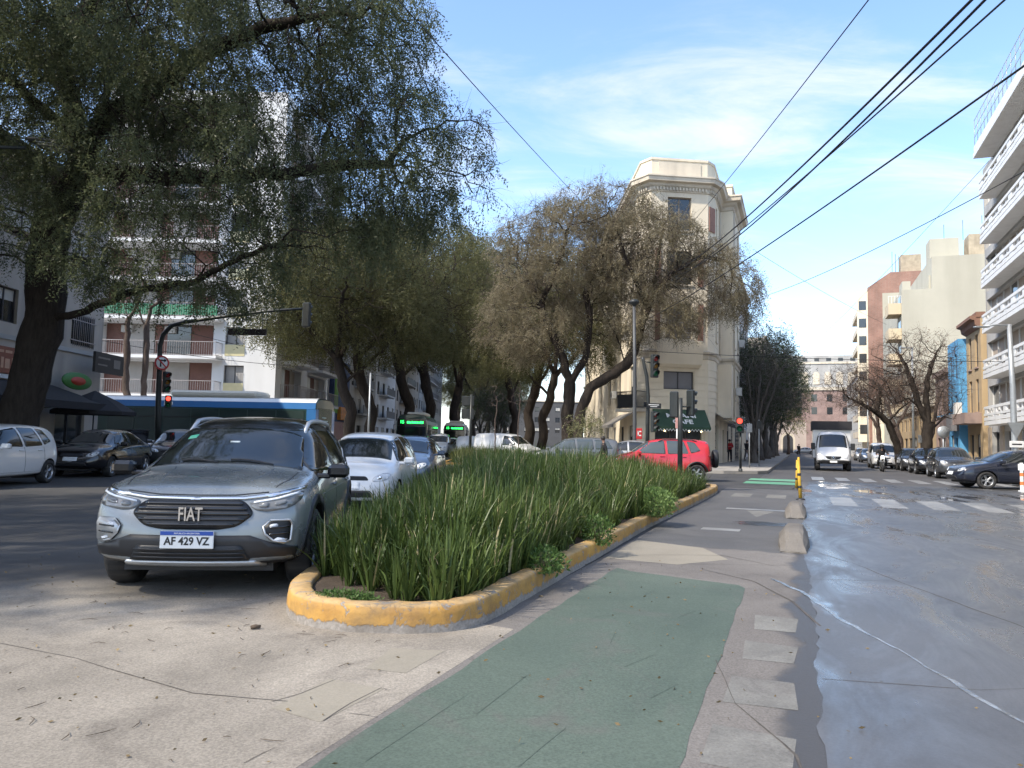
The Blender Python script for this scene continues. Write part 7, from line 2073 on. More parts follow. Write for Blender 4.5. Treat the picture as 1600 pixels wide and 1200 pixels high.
mb = MB(); mb.bbox((p.x + .045, 0, .500), (.012, .41, .14), .006); pl = mb.build('number_plate', M_PLATE, fi)
mb = MB(); mb.box((p.x + .053, 0, .553), (.004, .404, .032)); mb.build('plate_band', M_PLATEBLUE, pl)
Mt = frame_m((p.x + .0525, 0, .488), (0, 1, 0), (0, 0, 1))
text_obj('AF 429 VZ', .088, M_INK, pl, Mt, 'lettering', .001, .88, .0022)
text_obj('REPUBLICA ARGENTINA', .018, M_WHITEL, pl, frame_m((p.x + .056, 0, .552), (0, 1, 0), (0, 0, 1)), 'lettering', .0005, 1.0)
p, n_ = FB.hit(0, .70, 'front')
Mt = frame_m((p.x + .052, 0, .695), (0, 1, 0), (0, 0, 1))
text_obj('FIAT', .155, M_CHROME, g0, Mt, 'badge', .008, .62, .002)
p, n_ = FB.hit(1.02, 0, 'top')
for (a_, b_) in ((.42, .02), (-.08, -.42)):
    mb = MB(); pp = []
    for q in np.linspace(0, 1, 6):
        y_ = a_ + (b_ - a_) * q; x_ = 1.07 - .06 * math.sin(q * 2.0)
        h_, n_ = FB.hit(x_, y_, 'top'); pp.append(Vector((x_, y_, h_.z + .02)))
    mb.tube(pp, .008, 5); mb.build('wiper', M_BLACK, fi)
FB.lay('sticker', [(.62, -.50), (.56, -.49), (.56, -.41), (.62, -.42)], 'top', pm('green_sticker', (.08, .4, .25), .4), .009)
FB.lay('sticker', [(.72, -.07), (.70, -.07), (.70, .02), (.72, .02)], 'top', pm('white_sticker', (.6, .65, .65), .4), .009)

# ---- queue behind it
P_WHITE = paint('white', (.70, .70, .70), 0, .3)
P_BLUEG = paint('blue_grey', (.10, .13, .19), .4, .3)
P_BLACK = paint('black', (.008, .008, .010), .0, .2)
P_DGREY = paint('graphite', (.045, .047, .052), .3, .28)
P_MGREY = paint('mid_grey', (.16, .165, .17), .4, .3)
P_SILV = paint('silver', (.36, .37, .385), .5, .32)
P_RED = paint('red', (.52, .018, .028), 0, .25)
P_NAVY = paint('dark_navy', (.012, .015, .028), .1, .22)
car('hatch', 'small white hatchback queuing right behind the grey SUV', (-2.74, 15.0, 0), -91, P_WHITE, (.95, .95, .98), detail=2, name='hatchback', rim='steel')
car('sedan', 'blue grey sedan queuing behind the small white hatchback', (-2.75, 21.2, 0), -91, P_BLUEG, (.98, .97, 1.0), name='sedan')
car('van', 'white minivan farther back in the oncoming queue', (-5.75, 62, 0), -89, P_WHITE, (1, 1, 1), name='minivan')
M_ON = emit('lit_headlamp', (1, .93, .8), 6)
car('hatch', 'white car with lit headlamps behind the white minivan', (-6.1, 80, 0), -89, P_WHITE, (1.05, 1.05, 1.05), name='hatchback', lamps=M_ON, detail=0)
car('sedan', 'dark car with lit headlamps right of the farther white one', (-4.2, 92, 0), -89, P_DGREY, (1, 1, 1), name='sedan', lamps=M_ON, detail=0)
# ---- parked along the left pavement
car('hatch', 'white hatchback parked at the left edge, tail towards the black car', (-12.75, 18.75, 0), -88, P_WHITE, (1.05, 1.04, 1.0), detail=2, name='hatchback', group='cars parked along the left pavement')
car('sedan', 'black saloon parked behind the white hatchback at the left edge', (-13.0, 24.65, 0), -86, P_BLACK, (.96, 1, 1.0), detail=2, name='sedan', group='cars parked along the left pavement')
car('wagon', 'dark graphite car beyond the black saloon, in front of the bus', (-13.1, 30.6, 0), -76, P_DGREY, (1, 1, 1.04), name='estate_car', group='cars parked along the left pavement')
car('hatch', 'dark car half hidden under the parasol by the left pavement', (-15.3, 35.6, 0), 180, P_SILV, (1, 1, 1), name='hatchback', detail=0)
# ---- crossing behind the bed
rdw = Vector((7.16, 29.2 + .7, 0))
red, RB = car('hatch', 'red crossover hatchback with spare wheel on its tail crossing behind the bed', (rdw.x - 1.28, rdw.y + .1, 0), 175, P_RED, (1.06, 1.04, 1.06), detail=2, name='hatchback', glass_m=glass('tinted_glass_lighter', (.06, .075, .08), .04), rim='fat')
red.location = (5.72, 29.6, .0)
sw = bpy.data.objects.new('spare_wheel', None); link(sw, red); sw.location = (-1.98, -.08, .80); sw.rotation_euler = (0, -math.pi / 2, 0)
mb = MB(); mb.lathe([(0, -.1), (.2, -.1), (.30, -.09), (.325, -.04), (.325, .05), (.30, .10), (.2, .11), (0, .11)], 28); mb.build('cover', M_BLACK, sw)
mb = MB(); mb.lathe([(.0, .118), (.17, .118), (.18, .10)], 24); mb.build('cover_cap', M_GLOSSB, sw)
mb = MB(); mb.box((-1.86, -.08, .7), (.14, .2, .2)); mb.build('wheel_carrier', M_BLACK, red)
for sg in (1, -1):
    for axx in SPEC['hatch']['ax']:
        po = [(axx + .41 * math.cos(t), .30 + .41 * math.sin(t)) for t in np.linspace(R(-10), R(190), 22)]; pi_ = [(axx + .345 * math.cos(t), .30 + .345 * math.sin(t)) for t in np.linspace(R(190), R(-10), 22)]
        RB.lay('arch_cladding', po + pi_, 'left' if sg > 0 else 'right', M_BLACK, .012, grid=.1)
    pts = []
    for x in np.linspace(.1, -1.25, 9):
        p, n_ = RB.hit(x, sg * .53, 'top'); pts.append(Vector((x, sg * .53, p.z + (.05 if -1.2 < x < .05 else 0))))
    mb = MB(); mb.tube(pts, .018, 6); mb.build('roof_rail', M_BLACK, red)
car('wagon', 'mid grey estate car seen over the plants left of the walking person', (3.05, 36.5, 0), 178, P_MGREY, (1.0, 1, 1.08), name='estate_car', glass_m=glass('tinted_glass_lighter'))
car('sedan', 'silver sedan behind the red car, its sloping tail above the plants', (5.8, 37.5, 0), 165, P_SILV, (1.0, 1, 1.06), name='sedan')
car('van', 'white panel van parked under the trees right of the avenue', (-.15, 50.5, .0), -35, P_WHITE, (1.1, 1.05, 1.02), name='panel_van', panel_van=True)
car('van', 'white van mostly hidden left of the white panel van', (-2.0, 58, 0), -30, P_WHITE, (1, 1, .92), name='panel_van', panel_van=True, detail=0)
car('sedan', 'dark grey car by the signpost left of the hidden white van', (-3.7, 60, 0), -60, P_MGREY, (1, 1, 1), name='sedan', detail=0)
# ---- right-hand street
bk, BB = car('sedan', 'dark navy sedan nosing out from the right edge of the picture', (18.75, 28.6, 0), 172, P_NAVY, (1.03, 1, 1.0), detail=2, name='sedan')
SH = math.degrees(STREET_ANG) + 180
def along(s, t): p = S(s, t); return (p.x, p.y, .004)
car('suv', 'dark grey SUV parked just behind the dark navy sedan', along(44.0, 7.1), SH, P_DGREY, (1.02, 1.02, 1.0), name='suv', detail=1, group='cars parked along the right street')
car('sedan', 'black sedan parked second behind the navy one', along(50.5, 7.0), SH, P_BLACK, (1, 1, 1.04), name='sedan', group='cars parked along the right street')
car('hatch', 'black hatchback parked third along the right pavement', along(56.5, 6.9), SH, P_DGREY, (1, 1, 1), name='hatchback', group='cars parked along the right street')
car('van', 'white minivan behind the motorcyclist', along(61.5, 5.6), SH, P_WHITE, (1, 1, 1), name='minivan')
car('hatch', 'dark parked car left of the motorcyclist', along(76, 6.6), SH, P_DGREY, (1, 1, 1), name='hatchback', detail=0, group='cars parked along the right street')
car('sedan', 'grey blue parked car farther down the right street', along(86, 6.6), SH, P_BLUEG, (1, 1, 1), name='sedan', detail=0, group='cars parked along the right street')
car('hatch', 'yellowish white parked car far down, right of the truck', along(98, 6.8), SH, P_SILV, (1, 1, 1), name='hatchback', detail=0, group='cars parked along the right street')
car('sedan', 'grey car crossing at the far end, left of the truck', along(175, 1.0), math.degrees(STREET_ANG) + 95, P_SILV, (1, 1, 1), name='sedan', detail=0)

# ---- buses
def bus(label, loc, heading, top_m, side_m, L=11.0, W=2.5, Hh=3.1, led='15', stripe=None, hump=True, led_front=True, rear_sign=False, roof_text=None, left_front=True):
    root = thing('city_bus', label, 'bus', loc, R(heading))
    # body shell: rounded section extruded, ends curved
    sec = [(-W / 2, .35), (-W / 2, 2.55), (-W / 2 + .06, 2.85), (-W / 2 + .3, Hh - .06), (-W / 4, Hh), (W / 4, Hh), (W / 2 - .3, Hh - .06), (W / 2 - .06, 2.85), (W / 2, 2.55), (W / 2, .35)]
    mb = MB(); n = len(sec); vs = []; xs = [-L / 2, -L / 2 + .12, L / 2 - .3, L / 2]
    for i, x in enumerate(xs):
        k = .97 if i in (0, 3) else 1
        for (y, z) in sec: vs.append((x - (.12 if i == 3 and z > 2 else 0), y * k, .35 + (z - .35) * (.985 if i in (0, 3) else 1)))
    fs = [(i * n + k, i * n + (k + 1) % n, (i + 1) * n + (k + 1) % n, (i + 1) * n + k) for i in range(3) for k in range(n)] + [tuple(range(n)), tuple(reversed(range(3 * n, 4 * n)))]
    mb.add(vs, fs); mb.build('body', side_m, root)
    mb = MB(); mb.add([(x, y, z) for x in (-L / 2 + .05, L / 2 - .2) for (y, z) in ((-W / 2 + .28, Hh - .05), (-W / 4, Hh + .012), (W / 4, Hh + .012), (W / 2 - .28, Hh - .05))], [(0, 1, 5, 4), (1, 2, 6, 5), (2, 3, 7, 6)]); mb.build('roof', top_m, root)
    if stripe:
        for sg in (1, -1):
            mb = MB(); mb.add([(x, sg * y, z) for x in (-L / 2 + .02, L / 2 - .15) for (y, z) in ((W / 2 + .006, 2.58), (W / 2 - .045, 2.86))], [(0, 1, 3, 2)]); mb.build('stripe', stripe, root)
            mb = MB(); mb.add([(x, sg * y, z) for x in (-L / 2 + .02, L / 2 - .15) for (y, z) in ((W / 2 - .045, 2.865), (W / 2 - .26, Hh - .055))], [(0, 1, 3, 2)]); mb.build('stripe', top_m, root)
    for sg in (1, -1):
        nw = 7
        for k in range(nw):
            x0 = -L / 2 + .5 + (L - 1.2) * k / nw; x1 = -L / 2 + .5 + (L - 1.2) * (k + 1) / nw
            mb = MB(); mb.bx(x0 + .03, x1 - .03, sg * (W / 2 + .004), sg * (W / 2 + .018), 1.0, 2.5); wn_ = mb.build('window', glass('bus_glass', (.035, .055, .05), .05), root)
            mb = MB(); mb.bx(x0 + .06, x1 - .06, sg * (W / 2 + .0185), sg * (W / 2 + .026), 2.10, 2.14); mb.build('sash', M_BLACK, wn_)
    mb = MB(); mb.bx(L / 2 - .045, L / 2 + .012, -W / 2 + .12, W / 2 - .12, 1.05, 2.35); mb.build('windscreen', M_GLASS, root)
    mb = MB(); mb.bx(L / 2 - .17, L / 2 - .02, -W / 2 + .12, W / 2 - .12, 2.38, 2.95); ds = mb.build('destination_sign', M_GLOSSB, root)
    Mt = frame_m((L / 2 - .012, -.75, 2.68), (0, 1, 0), (0, 0, 1))
    if led_front:
        ml = emit('green_led', (.02, 1, .12), 2.2)
        text_obj(led, .34, ml, ds, Mt, 'lettering', .003, 1.0, .006)
        g_ = random.Random(3); mb = MB(); y = -.35
        while y < .95:
            wd = g_.uniform(.09, .17); mb.bx(L / 2 - .016, L / 2 - .008, y, y + wd * .75, 2.58, 2.58 + g_.uniform(.13, .2)); y += wd
        o = mb.build('led_marks', ml, ds); o['kind'] = 'stuff'
    for sg in (1, -1):
        mb = MB(); mb.bbox((L / 2 - .01, sg * .9, .72), (.06, .35, .2), .02); mb.build('headlight', M_LAMP, root)
        mb = MB(); mb.tube([(L / 2 - .1, sg * (W / 2), 2.5), (L / 2 + .22, sg * (W / 2 + .12), 2.45), (L / 2 + .22, sg * (W / 2 + .14), 2.0)], .02, 5); mb.bbox((L / 2 + .22, sg * (W / 2 + .14), 1.9), (.1, .2, .35), .03); mb.build('mirror', M_BLACK, root)
    mb = MB(); mb.bx(L / 2 - .02, L / 2 + .05, -W / 2 + .05, W / 2 - .05, .32, .6); mb.build('bumper', M_BLACK, root)
    mb = MB(); mb.bx(-L / 2 - .015, -L / 2 + .02, -W / 2 + .35, W / 2 - .35, 1.35, 2.65); rw = mb.build('rear_window', pm('dark_green_panel', (.012, .04, .03), .2, .2, 2), root)
    if rear_sign:
        for (y0, y1, z) in ((-.1, .45, 2.2), (-.35, .45, 2.05), (-.3, .2, 1.8)):
            mb = MB(); mb.bx(-L / 2 - .022, -L / 2 - .0155, y0, y1, z, z + .05); mb.build('print', pm('pale_rear_print', (.4, .5, .45), .5), rw)
    for sg in (1, -1):
        mb = MB(); mb.bx(-L / 2 - .03, -L / 2 + .02, sg * (W / 2 - .22), sg * (W / 2 - .1), .8, 1.25); mb.build('tail_light', M_TAIL, root)
        for x in (L / 2 - 2.6, -L / 2 + 3.0):
            wheel(root, x, sg * (W / 2 - .16), .48, .3, 'steel', 24)
    if stripe:
        for sg in (1, -1):
            mb = MB(); mb.bx(-L / 2 - .01, -L / 2 + .42, sg * (W / 2 - .36), sg * (W / 2 + .012), .5, 2.57); mb.build('rear_corner', stripe, root)
    if hump:
        mb = MB(); mb.bbox((-.2, 0, Hh + .15), (4.2, 1.6, .3), .1); mb.build('roof_unit', pm('cream_roof_unit', (.62, .59, .5), .6, .06, 2), root)
    if roof_text:
        text_obj(roof_text, .26, M_WHITEL, root, frame_m((L / 2 - 3.6, W / 2 - .008, 2.72), (-1, 0, 0), (0, -.18, 1)), 'lettering', .008, 1.2, .006)
    return root
P_BUSBLUE = paint('bus_blue', (.04, .17, .42), 0, .3)
P_BUSDK = paint('bus_dark', (.02, .05, .045), 0, .3)
P_BUSW = paint('bus_white', (.62, .63, .62), 0, .35)
bus('blue and white bus standing across the left side street behind the parked cars', (-13.9, 36.2, 0), 174, P_BUSW, P_BUSDK, 10.6, 2.5, 3.08, '130', P_BUSBLUE, True, True, True, '130')
bus('nearest oncoming bus with green lit sign on the avenue', (-8.0, 66.5, 0), -89, P_BUSW, P_BUSDK, 11, 2.5, 3.3, '15', None, True)
bus('farther oncoming bus with green lit sign, right behind the nearest', (-6.5, 92.5, 0), -89, P_BUSW, P_BUSW, 11, 2.5, 3.3, '15', None, True)

# ---- white box truck coming up the right-hand street
def truck(label, loc, heading):
    root = thing('box_truck', label, 'truck', loc, R(heading))
    st = [(-.9, .5, .94, .96, .9, .96, 1.3, .86, 2.30, 2.36), (-.6, .42, .96, .98, .9, .97, 1.3, .87, 2.36, 2.42), (.0, .40, .96, .99, .9, .97, 1.28, .86, 2.34, 2.40), (.3, .40, .96, .99, .9, .97, 1.27, .84, 2.20, 2.27), (.9, .40, .96, .99, .88, .96, 1.25, .86, 1.42, 1.48), (1.1, .40, .95, .98, .86, .94, 1.2, .82, 1.30, 1.34), (1.45, .42, .92, .95, .82, .90, 1.05, .76, 1.12, 1.15), (1.6, .44, .88, .91, .78, .86, .96, .70, 1.01, 1.03)]
    B = Body(st, [.08, .14, .14, .06], [0, 0, 0, 0, 0], 3, 4, 2)
    B.finish('cab', root, P_WHITE, None, (.95,), .36, .97)
    B.lay('windscreen', [(.98, .80), (.30, .72), (.30, -.72), (.98, -.80)], 'top', M_GLASS, .008, rnd=1)
    for sd_ in ('left', 'right'): B.lay('side_window', [(.75, 1.35), (.25, 2.1), (-.45, 2.12), (-.45, 1.34)], sd_, M_GLASS, .006)
    gr = B.lay('grille', [(-.46, .88), (.46, .88), (.40, .78), (.2, .68), (-.2, .68), (-.40, .78)], 'front', M_BLACK, .01, rnd=1)
    for z in (.72, .76, .80, .84): B.lay('grille_bar', [(-.36, z - .008), (.36, z - .008), (.36, z + .008), (-.36, z + .008)], 'front', M_GLOSSB, .022, gr)
    p, n_ = B.hit(0, .79, 'front'); Mx = Matrix.Translation((p.x + .04, 0, .79)) @ Matrix.Rotation(math.pi / 2, 4, 'Y')
    mb = MB(); mb.lathe([(.095, -.012), (.115, 0), (.095, .012), (.08, 0)], 24, Mx, True, True)
    for k in range(3):
        a = k * 2.0944; d = Vector((0, math.sin(a), math.cos(a))); o_ = Vector((p.x + .04, 0, .79)); s_ = d.cross(Vector((1, 0, 0)))
        mb.add([o_ + d * .1, o_ + s_ * .018 + Vector((.012, 0, 0)), o_ - s_ * .018 + Vector((.012, 0, 0))], [(0, 1, 2)])
    mb.build('emblem', M_CHROME, gr)
    for sg in (1, -1):
        B.lay('headlight', [(sg * .56, .74), (sg * .80, .78), (sg * .84, 1.0), (sg * .74, .98), (sg * .60, .86)], 'front', M_ON if sg < 0 else M_LAMP, .012, rnd=1)
        mirror(root, B, .72, 1.42, sg, M_BLACK, .24, .42)
        for x in (.95, -3.0): wheel(root, x, sg * .86, .36, .24, 'steel', 24)
    B.lay('bumper', [(-.90, .44), (.90, .44), (.88, .62), (.55, .66), (-.55, .66), (-.88, .62)], 'front', M_BLACK, .02)
    p, n_ = B.hit(0, .56, 'front'); mb = MB(); mb.box((p.x + .035, 0, .56), (.012, .4, .12)); mb.build('number_plate', M_PLATE, root)
    mb = MB(); mb.bx(-4.9, -.95, -1.10, 1.10, .75, 2.72); mb.build('cargo_box', P_WHITE, root)
    mb = MB(); mb.bx(-4.95, -.80, -1.18, 1.18, 2.5, 3.05); mb.build('roof_cover', M_BLACKC, root)
    mb = MB(); mb.bx(-4.8, -.4, -.4, .4, .5, .75); mb.build('chassis', M_BLACK, root)
    return root
truck('white box truck with dark tarpaulin top driving up the right street towards the camera', along(51.5, 1.9), SH)
# ------------------------------------------------------------------ street furniture
def visor_head(parent, c, fwd_, lit=None, n=3, s=.30, mat=None, back=False, name='signal_head'):
    """traffic-light head: housing, lenses with visors; fwd_ is the way the lamps face"""
    f = Vector((fwd_[0], fwd_[1], 0)).normalized(); rz = math.atan2(f.y, f.x)
    mat = mat or M_DARKSTEEL
    c = Vector(c)
    mb = MB(); mb.bbox(c, (s * .6, s * 1.05, s * 1.08 * n), .03, rz); hd = mb.build(name, mat, parent)
    cols = [('signal_red', (.25, .01, .01), (1, .05, .03)), ('signal_amber', (.22, .10, .01), (1, .5, .02)), ('signal_green', (.01, .12, .05), (.05, 1, .3))]
    for k in range(n):
        z = c.z + s * 1.05 * ((n - 1) / 2 - k)
        o_ = Vector((c.x, c.y, z)) + f * (s * .31)
        Mq = Matrix.Translation(o_) @ f.to_track_quat('Z', 'Y').to_matrix().to_4x4()
        kk = k if n == 3 else (0 if k == 0 else 2)
        nm, dc, lc = cols[kk]
        mb = MB(); mb.lathe([(0, .03), (s * .25, .022), (s * .36, 0)], 16, Mq)
        mb.build('lens', emit(nm + '_lit', lc, 1.6) if lit == k else pm(nm + '_off', dc, .25, .1, 5), hd)
        mb = MB(); up = Vector((0, 0, 1)); sd_ = f.cross(up)
        vs = []; m_ = 11
        for q in range(m_):
            a = R(-20) + R(220) * q / (m_ - 1)
            rad = sd_ * math.cos(a) * s * .42 + up * math.sin(a) * s * .42
            ln = s * .75 * (.45 + .55 * max(0, math.sin(a)))
            vs += [o_ + rad, o_ + rad + f * ln]
        mb.add(vs, [(2 * i, 2 * i + 1, 2 * i + 3, 2 * i + 2) for i in range(m_ - 1)], True); mb.build('visor', mat, hd)
    return hd

def pole(parent, pts, rad, mat, name='pole', n=12):
    mb = MB(); mb.tube(pts, rad, n); return mb.build(name, mat, parent)

# mast-arm signal on the left corner
MY = 31.0
m0 = at(249, 700, MY)
mast = thing('mast_arm_signal', 'dark mast arm traffic signal curving over the left road with a hanging board', 'traffic light', (m0.x, MY, .13))
rel = lambda v: Vector((v.x - m0.x, v.y - MY, v.z - .13))
pts = [rel(Vector((m0.x, MY, .13))), rel(at(247, 640, MY)), rel(at(249, 580, MY)), rel(at(250, 540, MY)), rel(at(255, 523, MY)), rel(at(268, 509, MY - .1)), rel(at(290, 503, MY - .15)), rel(at(340, 496, MY - .3)), rel(at(420, 486, MY - .5)), rel(at(478, 482, MY - .7))]
pole(mast, pts, [.13, .115, .10, .095, .09, .085, .08, .07, .06, .05], M_DARKSTEEL, 'mast')
mb = MB(); mb.lathe([(.26, 0), (.26, .05), (.18, .08), (.17, .25)], 14); mb.build('base', M_DARKSTEEL, mast)
e = rel(at(479, 492, MY - .7)); visor_head(mast, e, (.25, 1), None, 3, .30)
hb = rel(at(386, 519, MY - .45))
mb = MB(); mb.bbox(hb, (1.62, .10, .26), .02, R(-3)); hbo = mb.build('sign_board', M_GLOSSB, mast)
for dx_ in (-.55, .6):
    mb = MB(); mb.tube([hb + Vector((dx_, 0, .1)), hb + Vector((dx_, 0, .82 + .05 * dx_))], .015, 5); mb.build('hanger', M_DARKSTEEL, hbo)
e = rel(at(260, 597, MY - .15)); visor_head(mast, e, (.75, -.6), None, 3, .26)
e = rel(at(263, 628, MY - .3)); visor_head(mast, e, (.35, -1), 0, 2, .24)
c = rel(at(253, 567, MY - .35)); ns = bpy.data.objects.new('round_sign', None); link(ns, mast); ns.location = c; ns.rotation_euler = (0, 0, R(48)); ns.scale = (.85, .85, .85)
Mq = Matrix.Rotation(R(90), 4, 'X')
mb = MB(); mb.lathe([(0, 0), (.34, 0), (.345, -.012), (0, -.012)], 28, Mq); mb.build('plate', M_WHITE, ns)
M_SIGNRED = pm('sign_red', (.50, .03, .03), .45, .06, 5)
mb = MB(); mb.lathe([(.27, .004), (.345, .004), (.345, .008), (.27, .008)], 28, Mq, True, True); mb.build('border', M_SIGNRED, ns)
mb = MB(); mb.box((-.06, -.010, -.02), (.07, .004, .34)); mb.box((.03, -.010, .12), (.24, .004, .07), 0, .0); mb.add([(.10, -.012, .21), (.10, -.012, .03), (.22, -.012, .12)], [(0, 1, 2)]); mb.build('arrow', M_INK, ns)
mb = MB(); mb.box((0, -.016, 0), (.60, .004, .06), 0, R(45)); mb.build('slash', M_SIGNRED, ns)

# twin lamp heads reaching in at the upper left
LY = 19.0
sl = thing('street_lamp', 'street lamp with two flat heads reaching in from the left above the tree limbs', 'street lamp', (-14.6, LY, .13))
rl = lambda v: Vector((v.x + 14.6, v.y - LY, v.z - .13))
a_ = rl(at(40, 231, LY))
pole(sl, [(0, 0, 0), (0, 0, 4), (0, 0, a_.z - .3), (.1, 0, a_.z - .05), (.5, 0, a_.z)] + [a_], [.11, .09, .075, .06, .05, .045], M_DARKSTEEL)
for (x, y, dy_) in ((70, 221, 0), (88, 231, -.35)):
    c = rl(at(x, y, LY + dy_)); mb = MB(); mb.bbox(c, (.85, .32, .10), .04, 0, R(4)); lh = mb.build('lamp_head', M_DARKSTEEL, sl)
    mb = MB(); mb.box(c + Vector((.08, 0, -.056)), (.5, .24, .012), 0, R(4)); mb.build('lens', M_LAMP, lh)

# signal on the tip of the bed, seen from behind
p = gp_at(1064, 22.6); sg_ = thing('traffic_signal', 'dark traffic signal on the tip of the bed seen from behind, two heads', 'traffic light', (p[0], 22.6, .18))
pole(sg_, [(0, 0, 0), (0, 0, 1.6), (0, 0, 2.55)], [.075, .07, .065], M_DARKSTEEL)
def back_head(parent, c, rz):
    hd = visor_head(parent, c, (math.cos(rz), math.sin(rz)), None, 3, .24)
    return hd
back_head(sg_, (-.16, .1, 2.36), R(70)); back_head(sg_, (.33, .12, 2.42), R(35))
mb = MB(); mb.tube([(0, 0, 2.3), (.33, .05, 2.3)], .025, 6); mb.tube([(0, 0, 2.15), (-.16, .05, 2.15)], .025, 6); mb.build('bracket', M_DARKSTEEL, sg_)

# poles at the corner of the wedge-shaped building
p = gp_at(993, 39.3); sp_ = thing('street_lamp', 'tall grey street lamp post in front of the cafe corner', 'street lamp', (p[0], 39.3, .13))
pole(sp_, [(0, 0, 0), (0, 0, 1), (-.03, 0, 5), (-.1, 0, 8.3)], [.12, .10, .09, .075], pm('weathered_grey_steel', (.07, .074, .078), .5, .15, 2, dirt=(.06, .055, .05), dirt_amt=.4))
mb = MB(); mb.lathe([(.05, -.35), (.12, -.2), (.34, -.05), (.36, 0), (.2, .12), (0, .16)], 18, Matrix.Translation((-.1, 0, 8.55)) @ Matrix.Diagonal((.75, .75, 1, 1))); mb.build('lamp_head', M_DARKSTEEL, sp_)
mb = MB(); mb.bbox((.22, -.1, 1.75), (.30, .03, .55), .02); sgn = mb.build('parking_sign', M_SIGNRED, sp_)
mb = MB(); mb.box((.22, -.118, 1.86), (.2, .005, .06)); mb.box((.22, -.118, 1.66), (.2, .005, .06)); mb.box((.16, -.118, 1.76), (.06, .005, .26)); mb.build('print', M_WHITEL, sgn)
p = gp_at(1013, 38.6); sq = thing('traffic_signal', 'curved top signal post right of the lamp post with street name blades', 'traffic light', (p[0], 38.6, .13))
pole(sq, [(0, 0, 0), (0, 0, 2.5), (.02, 0, 3.6), (-.06, 0, 4.6), (-.25, 0, 5.45), (-.3, 0, 5.6)], [.11, .10, .095, .09, .08, .075], M_DARKSTEEL)
visor_head(sq, (.30, -.12, 5.15), (.35, -1), None, 3, .36, M_DARKSTEEL)
visor_head(sq, (.28, -.15, 2.35), (.75, -.8), None, 3, .32, M_DARKSTEEL)
mb = MB(); mb.tube([(-.25, 0, 5.4), (.3, -.02, 5.3)], .03, 6); mb.build('bracket', M_DARKSTEEL, sq)
M_BLADE2 = pm('street_name_blade', (.02, .022, .025), .5, .1, 4)
for (dx_, dz_, rz_, w_) in ((.28, 3.15, R(8), .78), (-.12, 3.2, R(60), .6)):
    mb = MB(); mb.bbox((dx_, -.12, dz_), (w_, .02, .26), .008, rz_); nb = mb.build('street_name_sign', M_BLADE2, sq)
    mb = MB(); mb.box((dx_, -.135, dz_ + .05), (w_ * .7, .004, .035), rz_); mb.box((dx_, -.135, dz_ - .04), (w_ * .45, .004, .03), rz_); mb.build('print', M_WHITEL, nb)
p = gp(1157, 737, .13); ps = thing('pedestrian_signal', 'signal post with a lit red lamp at the kerb corner near the person in red', 'traffic light', (p.x, p.y, .13))
pole(ps, [(0, 0, 0), (0, 0, 2.2)], [.06, .05], M_DARKSTEEL)
visor_head(ps, (-.06, -.1, 2.25), (-.35, -1), 0, 2, .36)
mb = MB(); mb.lathe([(.1, 0), (.1, .12), (.06, .16)], 10); mb.build('base', M_DARKSTEEL, ps)
for (x, Y, hh, nm, lab) in ((1172, 45, 2.6, 'sign_post', 'thin grey post on the corner pavement, right of the red lamp'), (1187, 48, 2.9, 'sign_post', 'thin post with a small dark plate before the grey stems')):
    p = gp_at(x, Y); t_ = thing(nm, lab, 'post', (p[0], Y, .13)); pole(t_, [(0, 0, 0), (0, 0, hh)], .035, M_STEEL)
    mb = MB(); mb.bbox((0, -.05, hh - .3), (.3, .02, .5), .01); mb.build('plate', M_STEEL if x < 1180 else M_DARKSTEEL, t_)
# big dark sign panel on a post in the avenue
p = gp_at(737, 47); t_ = thing('direction_sign', 'dark upright sign panel on a post beside the far bus', 'sign', (p[0], 47, .05)); pole(t_, [(0, 0, 0), (0, 0, 4.1)], .09, M_DARKSTEEL)
for z in (3.7, 2.9): mb = MB(); mb.bbox((-.2, -.05, z), (.75, .05, .6), .02); mb.build('panel', M_DARKSTEEL, t_)
# small warning sign behind the red car
p = gp_at(1059, 34); t_ = thing('warning_sign', 'small pinkish sign on a white post behind the red car', 'sign', (p[0], 34, .0)); pole(t_, [(0, 0, 0), (0, 0, 2.9)], .03, M_WHITE)
mb = MB(); mb.bbox((0, -.04, 2.45), (.16, .02, .75), .01); mb.build('plate', pm('faded_sign', (.55, .3, .27), .6, .3, 6), t_)

# right-hand lamp post with signs
rp_ = thing('street_lamp', 'grey lamp post with a long arm at the right behind the navy sedan', 'street lamp', (20.3, 31.0, .0))
pole(rp_, [(0, 0, 0), (0, 0, 1.0), (-.02, 0, 4), (-.1, 0, 6.55)], [.14, .12, .11, .085], M_STEEL)
pole(rp_, [(-.1, 0, 6.5), (-.6, .02, 6.52), (-1.1, .04, 6.46)], [.04, .035, .03], M_STEEL, 'arm')
mb = MB(); mb.bbox((-1.2, .04, 6.43), (.62, .2, .07), .03, 0, R(-3)); mb.build('lamp_head', M_STEEL, rp_)
mb = MB(); mb.prism_m([(-.36, .3), (.36, .3), (0, -.34)], -.01, .01, Matrix.Translation((0, -.13, 2.25)) @ Matrix.Rotation(R(90), 4, 'X')); mb.build('yield_sign_back', M_STEEL, rp_)
mb = MB(); mb.bbox((0, -.13, 1.68), (.58, .02, .26), .01); pl_ = mb.build('plate', M_WHITE, rp_)
mb = MB(); mb.box((0, -.143, 1.68), (.4, .004, .05)); mb.build('print', M_INK, pl_)
